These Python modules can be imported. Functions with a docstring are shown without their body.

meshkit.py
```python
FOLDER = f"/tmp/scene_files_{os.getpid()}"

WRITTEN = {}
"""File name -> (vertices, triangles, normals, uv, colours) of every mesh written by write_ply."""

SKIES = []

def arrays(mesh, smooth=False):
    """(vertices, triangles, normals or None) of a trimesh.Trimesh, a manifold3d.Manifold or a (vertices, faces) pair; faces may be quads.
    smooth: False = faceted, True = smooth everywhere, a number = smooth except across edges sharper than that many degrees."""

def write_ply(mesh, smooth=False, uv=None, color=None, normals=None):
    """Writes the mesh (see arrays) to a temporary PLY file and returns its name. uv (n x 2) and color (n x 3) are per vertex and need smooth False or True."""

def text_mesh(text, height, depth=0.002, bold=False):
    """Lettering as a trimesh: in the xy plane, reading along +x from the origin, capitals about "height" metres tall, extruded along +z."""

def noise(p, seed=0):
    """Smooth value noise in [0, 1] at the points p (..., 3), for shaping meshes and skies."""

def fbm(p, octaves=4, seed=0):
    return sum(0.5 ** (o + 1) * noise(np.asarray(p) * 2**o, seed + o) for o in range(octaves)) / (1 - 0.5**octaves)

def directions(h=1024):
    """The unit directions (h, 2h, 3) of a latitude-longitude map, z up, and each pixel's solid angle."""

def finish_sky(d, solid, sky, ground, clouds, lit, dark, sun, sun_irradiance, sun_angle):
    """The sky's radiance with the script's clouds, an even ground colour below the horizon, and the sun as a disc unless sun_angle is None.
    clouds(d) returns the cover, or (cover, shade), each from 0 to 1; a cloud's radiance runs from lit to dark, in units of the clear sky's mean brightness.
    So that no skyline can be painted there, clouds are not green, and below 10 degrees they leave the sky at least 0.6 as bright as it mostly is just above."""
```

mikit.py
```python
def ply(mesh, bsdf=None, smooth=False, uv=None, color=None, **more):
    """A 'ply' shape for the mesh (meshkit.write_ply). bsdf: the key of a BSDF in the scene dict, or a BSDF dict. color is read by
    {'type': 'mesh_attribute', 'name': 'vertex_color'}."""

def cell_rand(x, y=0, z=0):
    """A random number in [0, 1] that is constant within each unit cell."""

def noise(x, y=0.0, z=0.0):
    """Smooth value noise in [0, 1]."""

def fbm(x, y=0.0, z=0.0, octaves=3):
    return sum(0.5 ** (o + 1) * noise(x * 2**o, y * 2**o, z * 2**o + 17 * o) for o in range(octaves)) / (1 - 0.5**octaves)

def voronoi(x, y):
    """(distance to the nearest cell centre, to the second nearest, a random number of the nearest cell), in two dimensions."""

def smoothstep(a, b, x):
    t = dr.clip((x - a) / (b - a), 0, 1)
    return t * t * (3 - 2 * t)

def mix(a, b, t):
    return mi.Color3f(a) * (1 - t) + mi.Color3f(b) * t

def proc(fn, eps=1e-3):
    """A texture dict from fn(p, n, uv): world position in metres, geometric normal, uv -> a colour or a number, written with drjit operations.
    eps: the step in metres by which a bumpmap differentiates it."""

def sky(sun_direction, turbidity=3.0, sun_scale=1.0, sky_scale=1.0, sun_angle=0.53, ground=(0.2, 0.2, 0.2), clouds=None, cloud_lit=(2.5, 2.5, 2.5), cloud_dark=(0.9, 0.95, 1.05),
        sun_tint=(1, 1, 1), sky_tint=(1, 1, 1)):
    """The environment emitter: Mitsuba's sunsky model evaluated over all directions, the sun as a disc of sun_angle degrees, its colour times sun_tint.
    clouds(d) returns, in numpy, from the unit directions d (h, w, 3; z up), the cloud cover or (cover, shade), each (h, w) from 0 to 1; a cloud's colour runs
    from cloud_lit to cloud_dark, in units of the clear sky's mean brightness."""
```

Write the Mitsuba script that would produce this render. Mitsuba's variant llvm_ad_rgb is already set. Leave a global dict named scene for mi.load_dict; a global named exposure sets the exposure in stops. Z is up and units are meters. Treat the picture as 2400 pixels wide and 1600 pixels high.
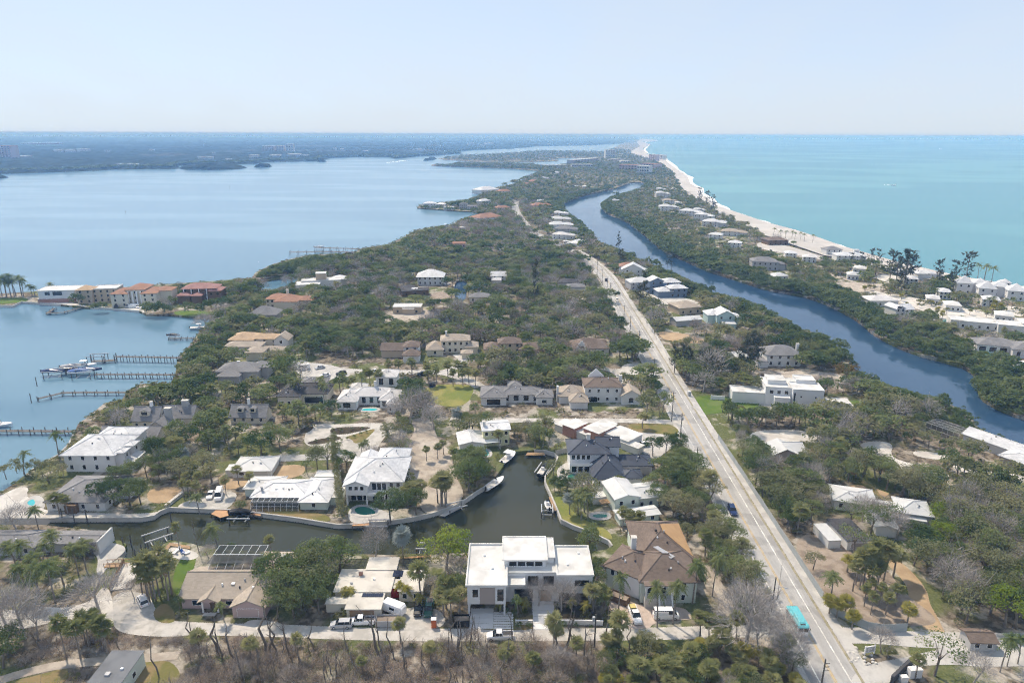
import math, random
import numpy as np, trimesh, mitsuba as mi, drjit as dr, mikit, meshkit
from shapely.geometry import Polygon, LineString, Point, box as sbox, MultiPolygon
from shapely.ops import unary_union
from shapely import affinity
from shapely.prepared import prep
T = mi.ScalarTransform4f
scene, labels = {}, {}

# ---------------------------------------------------------------- camera, sky, air, exposure
HAZE = 1.38e-4
scene['haze_air'] = {'type': 'homogeneous', 'albedo': {'type': 'rgb', 'value': [0.52, 0.77, 1.0]}, 'sigma_t': {'type': 'rgb', 'value': [HAZE*0.75, HAZE, HAZE*1.45]}}
scene['camera'] = {'type': 'perspective', 'fov': 73.74, 'fov_axis': 'x', 'near_clip': 1.0, 'far_clip': 90000.0,
    'to_world': T().look_at(origin=[0, 0, 105], target=[0, 95.69992, 75.99096], up=[-0.003750, 0.290088, 0.956993]),
    'medium': {'type': 'ref', 'id': 'haze_air'}}
SUN = (-0.36, 0.45, 0.82)
def cirrus(d):
    e = np.clip(d[..., 2], 0, 1)
    q = np.stack([d[..., 0] * 1.6 / (e + .25), d[..., 1] * .9 / (e + .25), d[..., 2] * 0 + .3], -1)
    n = meshkit.fbm(q * 1.7 + 5, 5)
    return np.clip(0.55 + 0.35 * (n - 0.5) + .34 * np.exp(-e * 8), 0, 0.9), 0.1 + 0 * e
scene['sky'] = mikit.sky(SUN, turbidity=3.0, sun_scale=.68, sun_tint=(.97, 1.0, 1.06), clouds=cirrus, cloud_lit=(1.70, 1.86, 2.04), cloud_dark=(1.52, 1.68, 1.88))
labels['sky'] = {'label': 'pale blue hazy sky with thin high cloud', 'kind': 'structure'}
exposure = 2.22
rng = np.random.default_rng(7)
proc, mix, noise, fbm, smoothstep = mikit.proc, mikit.mix, mikit.noise, mikit.fbm, mikit.smoothstep

# ---------------------------------------------------------------- helpers
used = {}
def key(name):
    n = used.get(name, 0); used[name] = n + 1
    return name if n == 0 else f'{name}_{n:03d}'
def tag(k, label, cat=None, group=None, kind=None):
    d = {'label': label}
    if cat: d['category'] = cat
    if group: d['group'] = group
    if kind: d['kind'] = kind
    labels[k] = d
    return k
def put(name, mesh, bsdf, parent=None, smooth=False, label=None, **more):
    k = key((parent + '__' if parent else '') + name)
    scene[k] = mikit.ply(mesh, 'mat_' + bsdf, smooth=smooth, **more)
    if label: labels[k] = {'label': label}
    return k
def thing(name, label, cat, group=None):
    return tag(key(name), label, cat, group)
def struct(name, mesh, bsdf, label, **more):
    return tag(put(name, mesh, bsdf, **more), label, kind='structure')

def rot(a):
    c, s = math.cos(a), math.sin(a)
    return np.array([[c, -s, 0], [s, c, 0], [0, 0, 1.0]])
class F:
    """A local frame: origin (x, y, z) and a turn about z (radians)."""
    def __init__(self, o, a=0.0, z=1.2):
        self.o, self.R, self.a = np.array([o[0], o[1], z if len(o) < 3 else o[2]], float), rot(a), a
    def __call__(self, v): return np.asarray(v, float) @ self.R.T + self.o
BOXF = np.array([[0, 2, 3], [0, 3, 1], [4, 5, 7], [4, 7, 6], [0, 1, 5], [0, 5, 4], [2, 6, 7], [2, 7, 3], [0, 4, 6], [0, 6, 2], [1, 3, 7], [1, 7, 5]])
class MB:
    def __init__(self): self.v, self.f, self.n = [], [], 0
    def add(self, v, f):
        v, f = np.asarray(v, float), np.asarray(f, int)
        self.v.append(v); self.f.append(f + self.n); self.n += len(v)
        return self
    def box(self, x0, x1, y0, y1, z0, z1):
        return self.add([[x, y, z] for z in (z0, z1) for y in (y0, y1) for x in (x0, x1)], BOXF)
    def poly(self, pts):
        """A flat convex polygon."""
        n = len(pts)
        return self.add(pts, [[0, i, i + 1] for i in range(1, n - 1)])
    def slab(self, pts, th):
        """A sheet of thickness th below a convex polygon that is counter-clockwise from above."""
        n = len(pts); p = np.asarray(pts, float); q = p - [0, 0, th]
        f = [[0, i, i + 1] for i in range(1, n - 1)] + [[n, n + i + 1, n + i] for i in range(1, n - 1)]
        for i in range(n):
            j = (i + 1) % n
            f += [[i, n + i, n + j], [i, n + j, j]]
        return self.add(np.vstack([p, q]), f)
    def tube(self, pts, rad, n=6, cap=True):
        pts = np.asarray(pts, float); rad = np.broadcast_to(rad, len(pts)); rings = []
        for i, p in enumerate(pts):
            d = pts[min(i + 1, len(pts) - 1)] - pts[max(i - 1, 0)]; d = d / (np.linalg.norm(d) + 1e-12)
            a = np.cross(d, [0, 0, 1] if abs(d[2]) < .9 else [1, 0, 0]); a /= np.linalg.norm(a); b = np.cross(d, a)
            t = np.arange(n) * 2 * np.pi / n
            rings.append(p + rad[i] * (np.cos(t)[:, None] * a + np.sin(t)[:, None] * b))
        f = []
        for i in range(len(pts) - 1):
            for j in range(n):
                k = (j + 1) % n
                f += [[i*n+j, i*n+k, (i+1)*n+k], [i*n+j, (i+1)*n+k, (i+1)*n+j]]
        if cap:
            m = (len(pts) - 1) * n
            f += [[0, j + 1, j] for j in range(1, n - 1)] + [[m, m + j, m + j + 1] for j in range(1, n - 1)]
        return self.add(np.vstack(rings), f)
    def beam(self, a, b, w=0.05):
        return self.tube([a, b], w * .707, 4)
    def mesh(self, frame=None):
        v = np.vstack(self.v)
        return (frame(v) if frame else v), np.vstack(self.f)
def sheet(poly, z):
    """A flat horizontal sheet of a shapely polygon."""
    vs, fs, n = [], [], 0
    for g in getattr(poly, 'geoms', [poly]):
        if g.area < .01: continue
        v, f = trimesh.creation.triangulate_polygon(g, engine='earcut')
        a, b, c = (v[f[:, i]] for i in range(3))
        flip = ((b - a)[:, 0] * (c - a)[:, 1] - (b - a)[:, 1] * (c - a)[:, 0]) < 0
        f[flip] = f[flip][:, ::-1]
        vs.append(np.c_[v, np.full(len(v), z)]); fs.append(f + n); n += len(v)
    return np.vstack(vs), np.vstack(fs)
def prism(poly, z0, z1):
    vs, fs, n = [], [], 0
    for g in getattr(poly, 'geoms', [poly]):
        if g.area < .01: continue
        m = trimesh.creation.extrude_polygon(g, z1 - z0, engine='earcut')
        vs.append(m.vertices + [0, 0, z0]); fs.append(m.faces + n); n += len(m.vertices)
    return np.vstack(vs), np.vstack(fs)
def smooth_line(pts, closed=False, it=2):
    p = np.asarray(pts, float)
    for _ in range(it):
        q = np.roll(p, -1, 0) if closed else p[1:]
        r = p if closed else p[:-1]
        s = np.empty((2 * len(r), 2)); s[0::2] = r * .75 + q * .25; s[1::2] = r * .25 + q * .75
        p = s if closed else np.vstack([p[:1], s, p[-1:]])
    return p
def blob(pts, it=2): return Polygon(smooth_line(pts, True, it)).buffer(0)
def band(pts, w, it=2): return LineString(smooth_line(pts, False, it)).buffer(w / 2, cap_style=2)

ORD = 'first second third fourth fifth sixth seventh eighth ninth tenth eleventh twelfth thirteenth fourteenth fifteenth sixteenth seventeenth eighteenth nineteenth twentieth'.split()
ORD += ['twenty-' + o for o in ORD[:9]] + ['thirtieth']
# ---------------------------------------------------------------- materials
def mat(name, color, rough=0.8, spec=0.3, **more):
    scene['mat_' + name] = {'type': 'twosided', 'bsdf': {'type': 'principled', 'base_color': color if isinstance(color, dict) else {'type': 'rgb', 'value': list(color)}, 'roughness': rough, 'specular': spec, **more}}
    return name
def stained(c, d, s=0.6, amount=0.5, z=0.6):
    """c with patches of d, patches about 1/s metres wide."""
    def fn(p, n, uv):
        a = fbm(p.x * s, p.y * s, p.z * s * z, 3); b = noise(p.x * 4.1, p.y * 4.1, p.z * 4.1)
        return mix(c, d, dr.clip(smoothstep(.35, .75, a) * amount + (b - .5) * .16, 0, 1))
    return proc(fn)
def streaked(c, d, s=2.6):
    """Roofing laid in courses: each strip and each course a slightly different tone, plus stains."""
    def fn(p, n, uv):
        a = mikit.cell_rand(p.x * s * .55, p.y * s * .55, p.z * s * 1.6); b = fbm(p.x * .35, p.y * .35, p.z * .3, 3)
        return mix(c, d, dr.clip(.5 * a + 1.5 * (b - .35), 0, 1))
    return proc(fn)
mat('white_wall', stained((.62, .62, .61), (.50, .50, .485), .3, .5)); mat('bright_white', stained((.68, .68, .68), (.58, .58, .57), .25, .4))
mat('cream_wall', (.62, .57, .47)); mat('tan_wall', (.48, .40, .30)); mat('pink_wall', (.52, .40, .38)); mat('yellow_wall', (.60, .58, .36))
mat('grey_wall', (.40, .40, .40)); mat('pale_green_wall', (.58, .64, .58)); mat('blue_wall', (.13, .17, .235)); mat('brown_wall', (.16, .11, .075)); mat('brick_wall', stained((.36, .20, .16), (.29, .155, .125), 2., .7))
mat('aqua_wall', (.42, .54, .53)); mat('taupe_wall', (.34, .29, .26))
mat('white_metal_roof', streaked((.66, .67, .68), (.44, .45, .465), 2.2), .5, .3); mat('flat_white_roof', stained((.64, .64, .625), (.42, .415, .39), .3, .7)); mat('flat_cream_roof', stained((.60, .575, .52), (.40, .375, .33), .35, .75))
mat('flat_grey_roof', stained((.17, .18, .195), (.115, .122, .132), .4, .7)); mat('pale_grey_roof', stained((.56, .57, .57), (.44, .45, .45), .25, .6), .55); mat('navy_roof', stained((.052, .062, .085), (.085, .095, .115), .3, .6), .5, .35)
mat('grey_shingle', streaked((.24, .24, .245), (.155, .155, .16))); mat('dark_shingle', streaked((.085, .085, .09), (.05, .05, .055))); mat('brown_shingle', streaked((.205, .160, .130), (.13, .10, .082)))
mat('tan_tile', streaked((.41, .355, .295), (.30, .26, .21))); mat('buff_tile', streaked((.50, .37, .24), (.38, .27, .17))); mat('terracotta_tile', streaked((.36, .20, .135), (.26, .145, .10))); mat('red_tile', streaked((.36, .20, .18), (.27, .145, .13)))
mat('white_tile', streaked((.64, .63, .625), (.46, .455, .45))); mat('underlay', stained((.44, .28, .14), (.35, .21, .11), .8, .6))
mat('dark_glass', (.012, .016, .02), .06, .6); mat('white_trim', (.78, .78, .78), .5); mat('dark_trim', (.05, .05, .055), .5); mat('garage_door', (.55, .53, .50), .6); mat('wood', stained((.36, .24, .14), (.26, .18, .11), 1.2, .6)); mat('old_wood', stained((.135, .125, .115), (.09, .082, .075), 1.2, .6))
mat('decking', stained((.50, .30, .16), (.42, .25, .14), 1., .6)); mat('pool_water', (.06, .42, .46), .08, .5); mat('green_pool_water', (.03, .17, .13), .08, .5); mat('concrete', stained((.55, .53, .49), (.42, .40, .37), .5, .6)); mat('metal_grey', (.35, .36, .38), .4, .5); mat('black_paint', (.012, .012, .015), .35, .5); mat('white_paint', (.78, .78, .79), .25, .5, clearcoat=.6); mat('silver_paint', (.42, .43, .45), .3, .5); mat('green_paint', (.02, .09, .07), .25, .5, clearcoat=.6); mat('navy_paint', (.02, .04, .12), .3, .5); mat('red_paint', (.35, .03, .025), .4); mat('turquoise_paint', (.13, .47, .52), .3, .5); mat('rubber', (.02, .02, .02), .8); mat('orange_plastic', (.50, .13, .05), .5); mat('blue_plastic', (.05, .12, .35), .5)
mat('solar_glass', (.02, .025, .05), .15, .5); mat('screen_mesh', (.12, .125, .13), .9); mat('gold_cloth', (.6, .5, .2)); mat('amber_lens', (.5, .2, .03), .3); mat('red_lens', (.35, .02, .02), .3)
# ---------------------------------------------------------------- ground and water
def water(name, c, d, s, rough, amp, period, stretch=1.0):
    def col(p, n, uv):
        return mix(c, d, smoothstep(.35, .7, fbm(p.x * s, p.y * s * stretch, 0, 3)))
    k, k2 = 2 * math.pi / period, 2 * math.pi / (period * 7)
    def wave(p, n, uv):
        return (fbm(p.x / period, p.y / period, 0, 3) - .5) + 1.6 * (noise(p.x / period * .23, p.y / period * .31, 4) - .5)
    scene['mat_' + name] = {'type': 'twosided', 'bsdf': {'type': 'bumpmap', 'scale': amp, 'arbitrary': proc(wave, eps=period * .2),
        'nested': {'type': 'principled', 'base_color': proc(col), 'roughness': rough, 'specular': .32}}}
water('bay_surface', (.090, .178, .255), (.125, .225, .30), .004, .16, .05, 2.2, 3.)
water('gulf_surface', (.048, .190, .216), (.075, .238, .246), .0025, .24, .03, 3., 2.)
water('lagoon_surface', (.018, .050, .105), (.028, .066, .125), .01, .09, .022, 1.6)
water('canal_surface', (.036, .040, .024), (.050, .050, .030), .03, .09, .016, 1.4)
water('pond_surface', (.05, .04, .02), (.08, .045, .012), .06, .08, .008, 1.2)

FAR = 26500.
canal = Polygon([(-179.95,168.95),(-144.10,169.20),(-104.43,169.69),(-101.39,170.83),(-100.81,173.34),(-99.13,175.21),(-81.75,174.17),(-73.18,172.62),(-59.86,169.78),(-48.34,166.58),(-43.77,166.83),(-34.10,168.63),(-27.64,170.45),(-22.69,172.74),(-17.94,175.79),(-14.35,179.40),(-10.23,185.69),(-7.36,189.12),(-4.61,196.01),(-2.78,201.83),(-2.14,207.94),(-0.58,212.42),(2.78,213.10),(7.64,213.80),(11.44,213.50),(14.69,211.26),(15.54,208.71),(14.16,202.26),(10.75,195.00),(10.45,191.41),(11.99,182.80),(13.29,174.84),(14.05,169.63),(17.17,166.60),(21.15,163.87),(26.03,159.22),(26.62,156.87),(24.83,155.32),(20.23,154.15),(-15.31,153.55),(-24.13,153.12),(-31.32,152.52),(-66.47,153.98),(-76.76,154.67),(-82.30,156.36),(-85.18,157.51),(-91.36,159.05),(-92.06,156.30),(-91.72,151.58),(-95.45,151.38),(-97.45,150.81),(-101.79,151.15),(-101.09,154.90),(-101.68,157.01),(-104.23,158.57),(-110.47,159.13),(-114.93,163.59),(-129.98,166.03),(-141.76,165.95),(-177.03,165.71)])
shore_bay = [(-451.9,167.07),(-186.70,176.48),(-158.77,179.09),(-154.27,183.35),(-153.82,189.35),(-154.58,197.11),(-153.57,203.32),(-152.77,208.91),(-154.26,217.11),(-159.19,228.80),(-161.71,234.48),(-162.31,244.98),(-163.73,254.98),(-158.88,259.61),(-162.05,269.69),(-160.82,277.37),(-148.45,278.56),(-150.84,288.33),(-159.86,309.17),(-162.58,318.97),(-164.73,332.98),(-168.18,348.13),(-171.99,362.03),(-173.56,377.94),(-178.33,392.17),(-174.15,396.21),(-179.67,394.13),(-183.28,390.13),(-194.20,391.94),(-205.17,395.76),(-218.87,395.55),(-227.43,403.6),(-254.21,411.7),(-262.10,411.6),(-268.13,413.7),(-285.05,418.9),(-315.01,426.4),(-312.61,415.2),(-321.60,416.1),(-372.68,413.1),(-479.7,413.7),(-508.1,440.0),(-399.86,445.6),(-345.23,449.0),(-323.30,457.1),(-282.94,465.9),(-259.07,477.5),(-219.83,492.8),(-195.70,504.1),(-200.75,527.0),(-199.01,561.6),(-190.37,590.2),(-182.51,605.6),(-144.05,617.8),(-144.55,641.7),(-121.01,673.5),(-113.79,726.4),(-109.77,769.7),(-95.93,799.2),(-72.97,827.2),(-65.17,883.3),(-45.52,942.4),(-38.78,963.8),(-68.65,973.7),(-104.51,995.0),(-140.05,1017.4),(-142.00,1061.3),(-109.45,1103.3),(-72.42,1164.2),(-59.52,1239.5),(-57.46,1334.4),(-20.10,1470.7),(-1.28,1522.7),(30.94,1717.1),(70.09,1903.8),(81.58,2082.6),(-2.05,2232.7),(-143.96,2338.8),(-217.15,2364.0),(-278.36,2423.6),(-290.03,2526),(-220.21,2569),(-125.49,2541),(-2.36,2516),(72.03,2453.2),(102.41,2298.4),(155.39,2363.2),(199.23,2464.0),(270.32,2651),(330.24,2779),(379.05,3228),(293.67,3277),(190.64,3207),(188.28,2899),(81.97,2798),(-53.20,2785),(-118.50,2736),(-252.48,2950),(-288.97,2995),(-332.29,3150),(-254.40,3465),(-159.54,3692),(-4.02,4044),(166.44,4581),(320.16,4492),(579.0,4422),(642.1,4775),(800.4,5679),(993.9,6743),(1190.9,7924),(1635.9,10164),(2338.4,14121),(3273,20371)]
shore_gulf = [(3853,20735),(3164,15609),(2344.5,11625),(1980.4,10851),(1556.7,8019),(1016.2,5551),(752.8,3972),(758.5,3587),(607.5,2763),(496.4,2088.1),(456.4,1831.2),(392.59,1543.6),(372.08,1386.3),(341.26,1256.9),(311.92,1046.0),(312.18,943.9),(313.31,842.7),(321.16,778.0),(322.32,731.4),(320.88,681.4),(320.88,657.6),(327.13,576.3),(342.62,514.0),(365.08,477.0),(397.10,410.9),(458.3,316.41)]
near_edge = [(600., -60.), (-700., -60.), (-700., 150.)]
island = Polygon(shore_bay + shore_gulf + near_edge).buffer(0)
lagoon = Polygon(smooth_line([(203.51,194.81),(186.11,211.07),(178.91,217.24),(176.40,225.55),(173.17,234.82),(177.98,244.03),(178.64,255.20),(173.35,264.36),(169.67,269.15),(157.09,281.81),(156.19,292.85),(164.91,316.23),(168.91,344.69),(167.03,361.53),(160.55,368.27),(158.83,384.50),(157.52,407.3),(157.66,421.3),(150.70,438.5),(142.43,454.5),(129.49,467.5),(129.20,502.2),(127.31,524.8),(120.69,547.4),(113.54,577.9),(104.50,605.2),(99.20,647.4),(90.07,681.4),(82.46,712.9),(84.70,768.0),(83.29,844.2),(79.27,936.3),(70.74,1007.1),(74.30,1069.4),(102.68,1179.2),(143.89,1284.9),(212.03,1423.1),(254.09,1549.7),(273.04,1606.7),(299.09,1593.8),(277.93,1473.7),(240.24,1369.3),(171.73,1223.4),(139.16,1071.8),(128.59,964.1),(143.36,876.2),(144.38,794.8),(143.60,720.6),(140.80,638.4),(147.51,601.7),(154.19,553.6),(160.23,530.5),(170.30,499.9),(180.35,471.1),(187.26,463.1),(200.40,449.1),(204.54,416.5),(203.29,383.25),(197.65,356.96),(199.64,328.19),(208.23,313.48),(213.89,302.31),(207.72,286.69),(197.79,271.42),(193.46,259.42),(197.07,242.57),(222.73,216.27)], True, 1)).buffer(0)
ponds = [blob([(-47.94,403.2),(-44.41,404.3),(-36.93,402.3),(-34.98,391.31),(-35.26,377.14),(-41.52,376.14),(-45.35,384.43)], 2), blob([(-42.23,493.0),(-37.87,502.3),(-32.50,493.2),(-31.10,456.8),(-30.69,433.3),(-35.42,429.7),(-39.33,450.3)], 2),
         blob([(111.43,207.31),(115.37,210.17),(114.38,203.36),(112.08,197.49),(108.79,196.32),(109.59,201.53)], 2), blob([(130.36,183.67),(135.57,181.71),(145.91,183.79),(156.11,181.86),(153.09,177.71),(143.22,179.81),(132.14,178.28),(128.01,180.18)], 2), blob([(-36.95,277.64),(-33.91,280.31),(-32.34,276.13),(-34.93,273.03)], 2), blob([(-187.58,490.4),(-178.21,499.7),(-166.27,512.6),(-161.11,506.3),(-157.81,485.0),(-161.56,468.0),(-174.74,459.7)], 1)]
land = island.difference(unary_union([canal, lagoon] + ponds))
def land_color(p, n, uv):
    a, b, c = fbm(p.x * .09, p.y * .09, 1, 4), fbm(p.x * .9, p.y * .9, 2, 4), noise(p.x * 2.7, p.y * 2.7, 3)
    litter = mix((.095, .080, .058), (.235, .20, .155), smoothstep(.3, .7, b))
    green = mix((.085, .105, .04), (.15, .16, .07), c)
    sand = (.44, .405, .35)
    out = mix(litter, green, smoothstep(.42, .60, a))
    return mix(out, sand, smoothstep(.54, .70, fbm(p.x * .22, p.y * .22, 9, 4)) * (.45 + .5 * c))
mat('earth', proc(land_color), .95, .1)
struct('ground', prism(land, -1.2, 1.2), 'earth', 'low island ground of leaf litter, sand and rough grass')
gulf = Polygon(shore_gulf + [(FAR, -400.), (FAR, FAR), (shore_gulf[0][0], FAR)]).buffer(0).buffer(1.0)
bay = sbox(-FAR, -400, FAR, FAR).difference(unary_union([gulf, island.buffer(-6)]))
struct('bay_water', sheet(bay, 0.0), 'bay_surface', 'calm pale blue bay water on the sheltered side of the island')
struct('gulf_water', sheet(gulf.difference(island.buffer(-30)), 0.004), 'gulf_surface', 'open turquoise sea off the sandy beach')
struct('lagoon_water', sheet(lagoon.buffer(1.5), 0.008), 'lagoon_surface', 'dark blue winding lagoon between mangrove banks')
struct('canal_water', sheet(canal.buffer(1.5).intersection(sbox(-130, 0, 120, 400)), 0.012), 'canal_surface', 'olive green canal water between seawalls')
for q, c in zip(ponds, ('small dark pond beside the pale dirt clearing', 'narrow blue pond between the palms', 'rust brown creek pool among dark trees', 'shaded creek under the dense oaks', 'little blue pond beside the yellow lawn', 'small bay inlet behind the mangrove spur')):
    struct('pond', sheet(q.buffer(1), 0.016), 'pond_surface' if 'creek' in c else 'bay_surface' if 'inlet' in c else 'lagoon_surface', c)

# ---------------------------------------------------------------- sheets on the ground
def speckle(c, d, s=.5, e=None):
    def fn(p, n, uv):
        a = fbm(p.x * s, p.y * s, 0, 4); b = noise(p.x * 3.3, p.y * 3.3, 1)
        return mix(c, d, dr.clip(smoothstep(.3, .7, a) + .5 * (b - .5), 0, 1))
    return proc(fn)
mat('white_sand', speckle((.58, .56, .52), (.46, .435, .395), .35), .95, .1); mat('beach_sand', speckle((.47, .45, .42), (.40, .38, .35), .05), .95, .1); mat('tan_sand', speckle((.45, .405, .345), (.34, .295, .245), .4), .95, .1); mat('orange_dirt', speckle((.42, .315, .20), (.35, .255, .16), .3), .95, .1); mat('brown_dirt', speckle((.24, .195, .155), (.34, .285, .23), .5), .95, .1)
mat('shell_drive', speckle((.52, .50, .465), (.40, .385, .35), .6), .95, .1); mat('lawn_green', speckle((.095, .155, .03), (.13, .17, .05), .3), .95, .1); mat('lawn_yellow', speckle((.27, .25, .085), (.16, .19, .05), .16), .95, .1); mat('lawn_olive', speckle((.16, .155, .055), (.25, .19, .10), .3), .95, .1); mat('verge', speckle((.27, .25, .17), (.36, .32, .24), .8), .95, .1); mat('mulch', speckle((.05, .042, .030), (.080, .068, .045), .8), .95, .1)
def asphalt(p, n, uv):
    a = fbm(p.x * .8, p.y * .06, 0, 4); b = noise(p.x * 6, p.y * 2.5, 2); c = fbm(p.x * .25, p.y * .25, 7, 3)
    return mix((.42, .415, .40), (.30, .296, .285), dr.clip(smoothstep(.3, .7, a) * .55 + smoothstep(.5, .66, c) * .6 + (b - .5) * .4, 0, 1))
mat('asphalt', proc(asphalt), .9, .2)
mat('pale_walk', speckle((.49, .48, .455), (.40, .39, .37), .4), .9, .15); mat('paver', speckle((.50, .42, .36), (.42, .35, .30), 1.2), .9, .15); mat('yellow_line', speckle((.55, .37, .10), (.42, .30, .12), 1.), .8); mat('white_line', speckle((.72, .71, .68), (.50, .48, .45), .8), .8)
open_ground = []          # everything where no tree of a wood may stand
sheets = [0]
def patch(name, poly, bsdf, label, grow=1.0, z=None, clip=True):
    if not isinstance(poly, (Polygon, MultiPolygon)): poly = blob(poly)
    if clip: poly = poly.intersection(land.buffer(-.4))
    sheets[0] += 1
    open_ground.append(poly.buffer(grow))
    far = abs(poly.centroid.y) / 300
    return struct(name, sheet(poly, 1.2 + (.03 + .002 * (sheets[0] % 40)) * max(1, far) if z is None else z), bsdf, label)
beach = Polygon(shore_gulf + [(415.0,283.49),(362.18,371.88),(345.91,450.3),(322.50,481.9),(299.38,524.7),(294.52,592.0),(278.54,606.7),(270.67,736.4),(275.58,829.4),(278.83,908.2),(301.42,1119.3),(314.90,1246.9),(350.56,1453.3),(416.3,1792.2),(529.0,2492.0),(602.9,3037),(664.6,3960),(758.7,4559),(1173.9,6548),(1778.3,10211),(3312,18538)]).buffer(0)
patch('beach', beach, 'beach_sand', 'long pale sand beach curving along the turquoise sea', clip=False)
surf = MB()
sg = np.array(smooth_line(shore_gulf, False, 3)); d = np.gradient(sg, axis=0); nn = np.c_[-d[:, 1], d[:, 0]] / np.linalg.norm(d, axis=1)[:, None]
w = 1.5 + 4.5 * meshkit.noise(np.c_[np.arange(len(sg)) * .31, np.zeros(len(sg)), np.zeros(len(sg))]); w *= np.clip(np.linalg.norm(sg, axis=1) / 500, .7, 3)
o = 2.0 * (meshkit.noise(np.c_[np.arange(len(sg)) * .5, np.ones(len(sg)), np.zeros(len(sg))]) - .3)
vv = np.vstack([np.c_[sg + nn * (o - 1)[:, None], np.full(len(sg), 1.32)], np.c_[sg + nn * (o + w)[:, None], np.full(len(sg), 0.10)]]); n_ = len(sg)
surf.add(vv, [[i, i + 1, n_ + i + 1] for i in range(n_ - 1)] + [[i, n_ + i + 1, n_ + i] for i in range(n_ - 1)])
mat('foam', (.75, .77, .77), .9)
struct('surf', surf.mesh(), 'foam', 'thin white line of breaking surf at the beach edge')

# the main road: straight, then bending away between the trees
road_line = [(62.0, -40.), (66.4, 215.), (71.2, 490.), (70.6, 530.), (64.8, 590.)] + [(54.61,643.9),(42.56,686.4),(30.60,731.3),(21.44,764.5),(15.49,832.5),(9.41,898.8),(5.34,976.2),(3.81,1067.7),(7.53,1138.8)]
rl = smooth_line(road_line, False, 2)
main_road = LineString(rl).buffer(5.1, cap_style=2)
patch('main_road', main_road, 'asphalt', 'long straight two lane coastal road of sun bleached asphalt', 1.5, 1.24)
rl_near = LineString([q for q in rl if q[1] < 640])
def offset(line, d): return line.parallel_offset(abs(d), 'left' if d < 0 else 'right')
patch('sidewalk', offset(rl_near, 6.9).buffer(1.25, cap_style=2), 'pale_walk', 'pale concrete sidewalk running beside the coastal road', 1.2, 1.33, False)
patch('grass_verge', offset(rl_near, 5.35).buffer(.28, cap_style=2), 'verge', 'thin grass strip between road and sidewalk', .2, 1.29, False)
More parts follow.
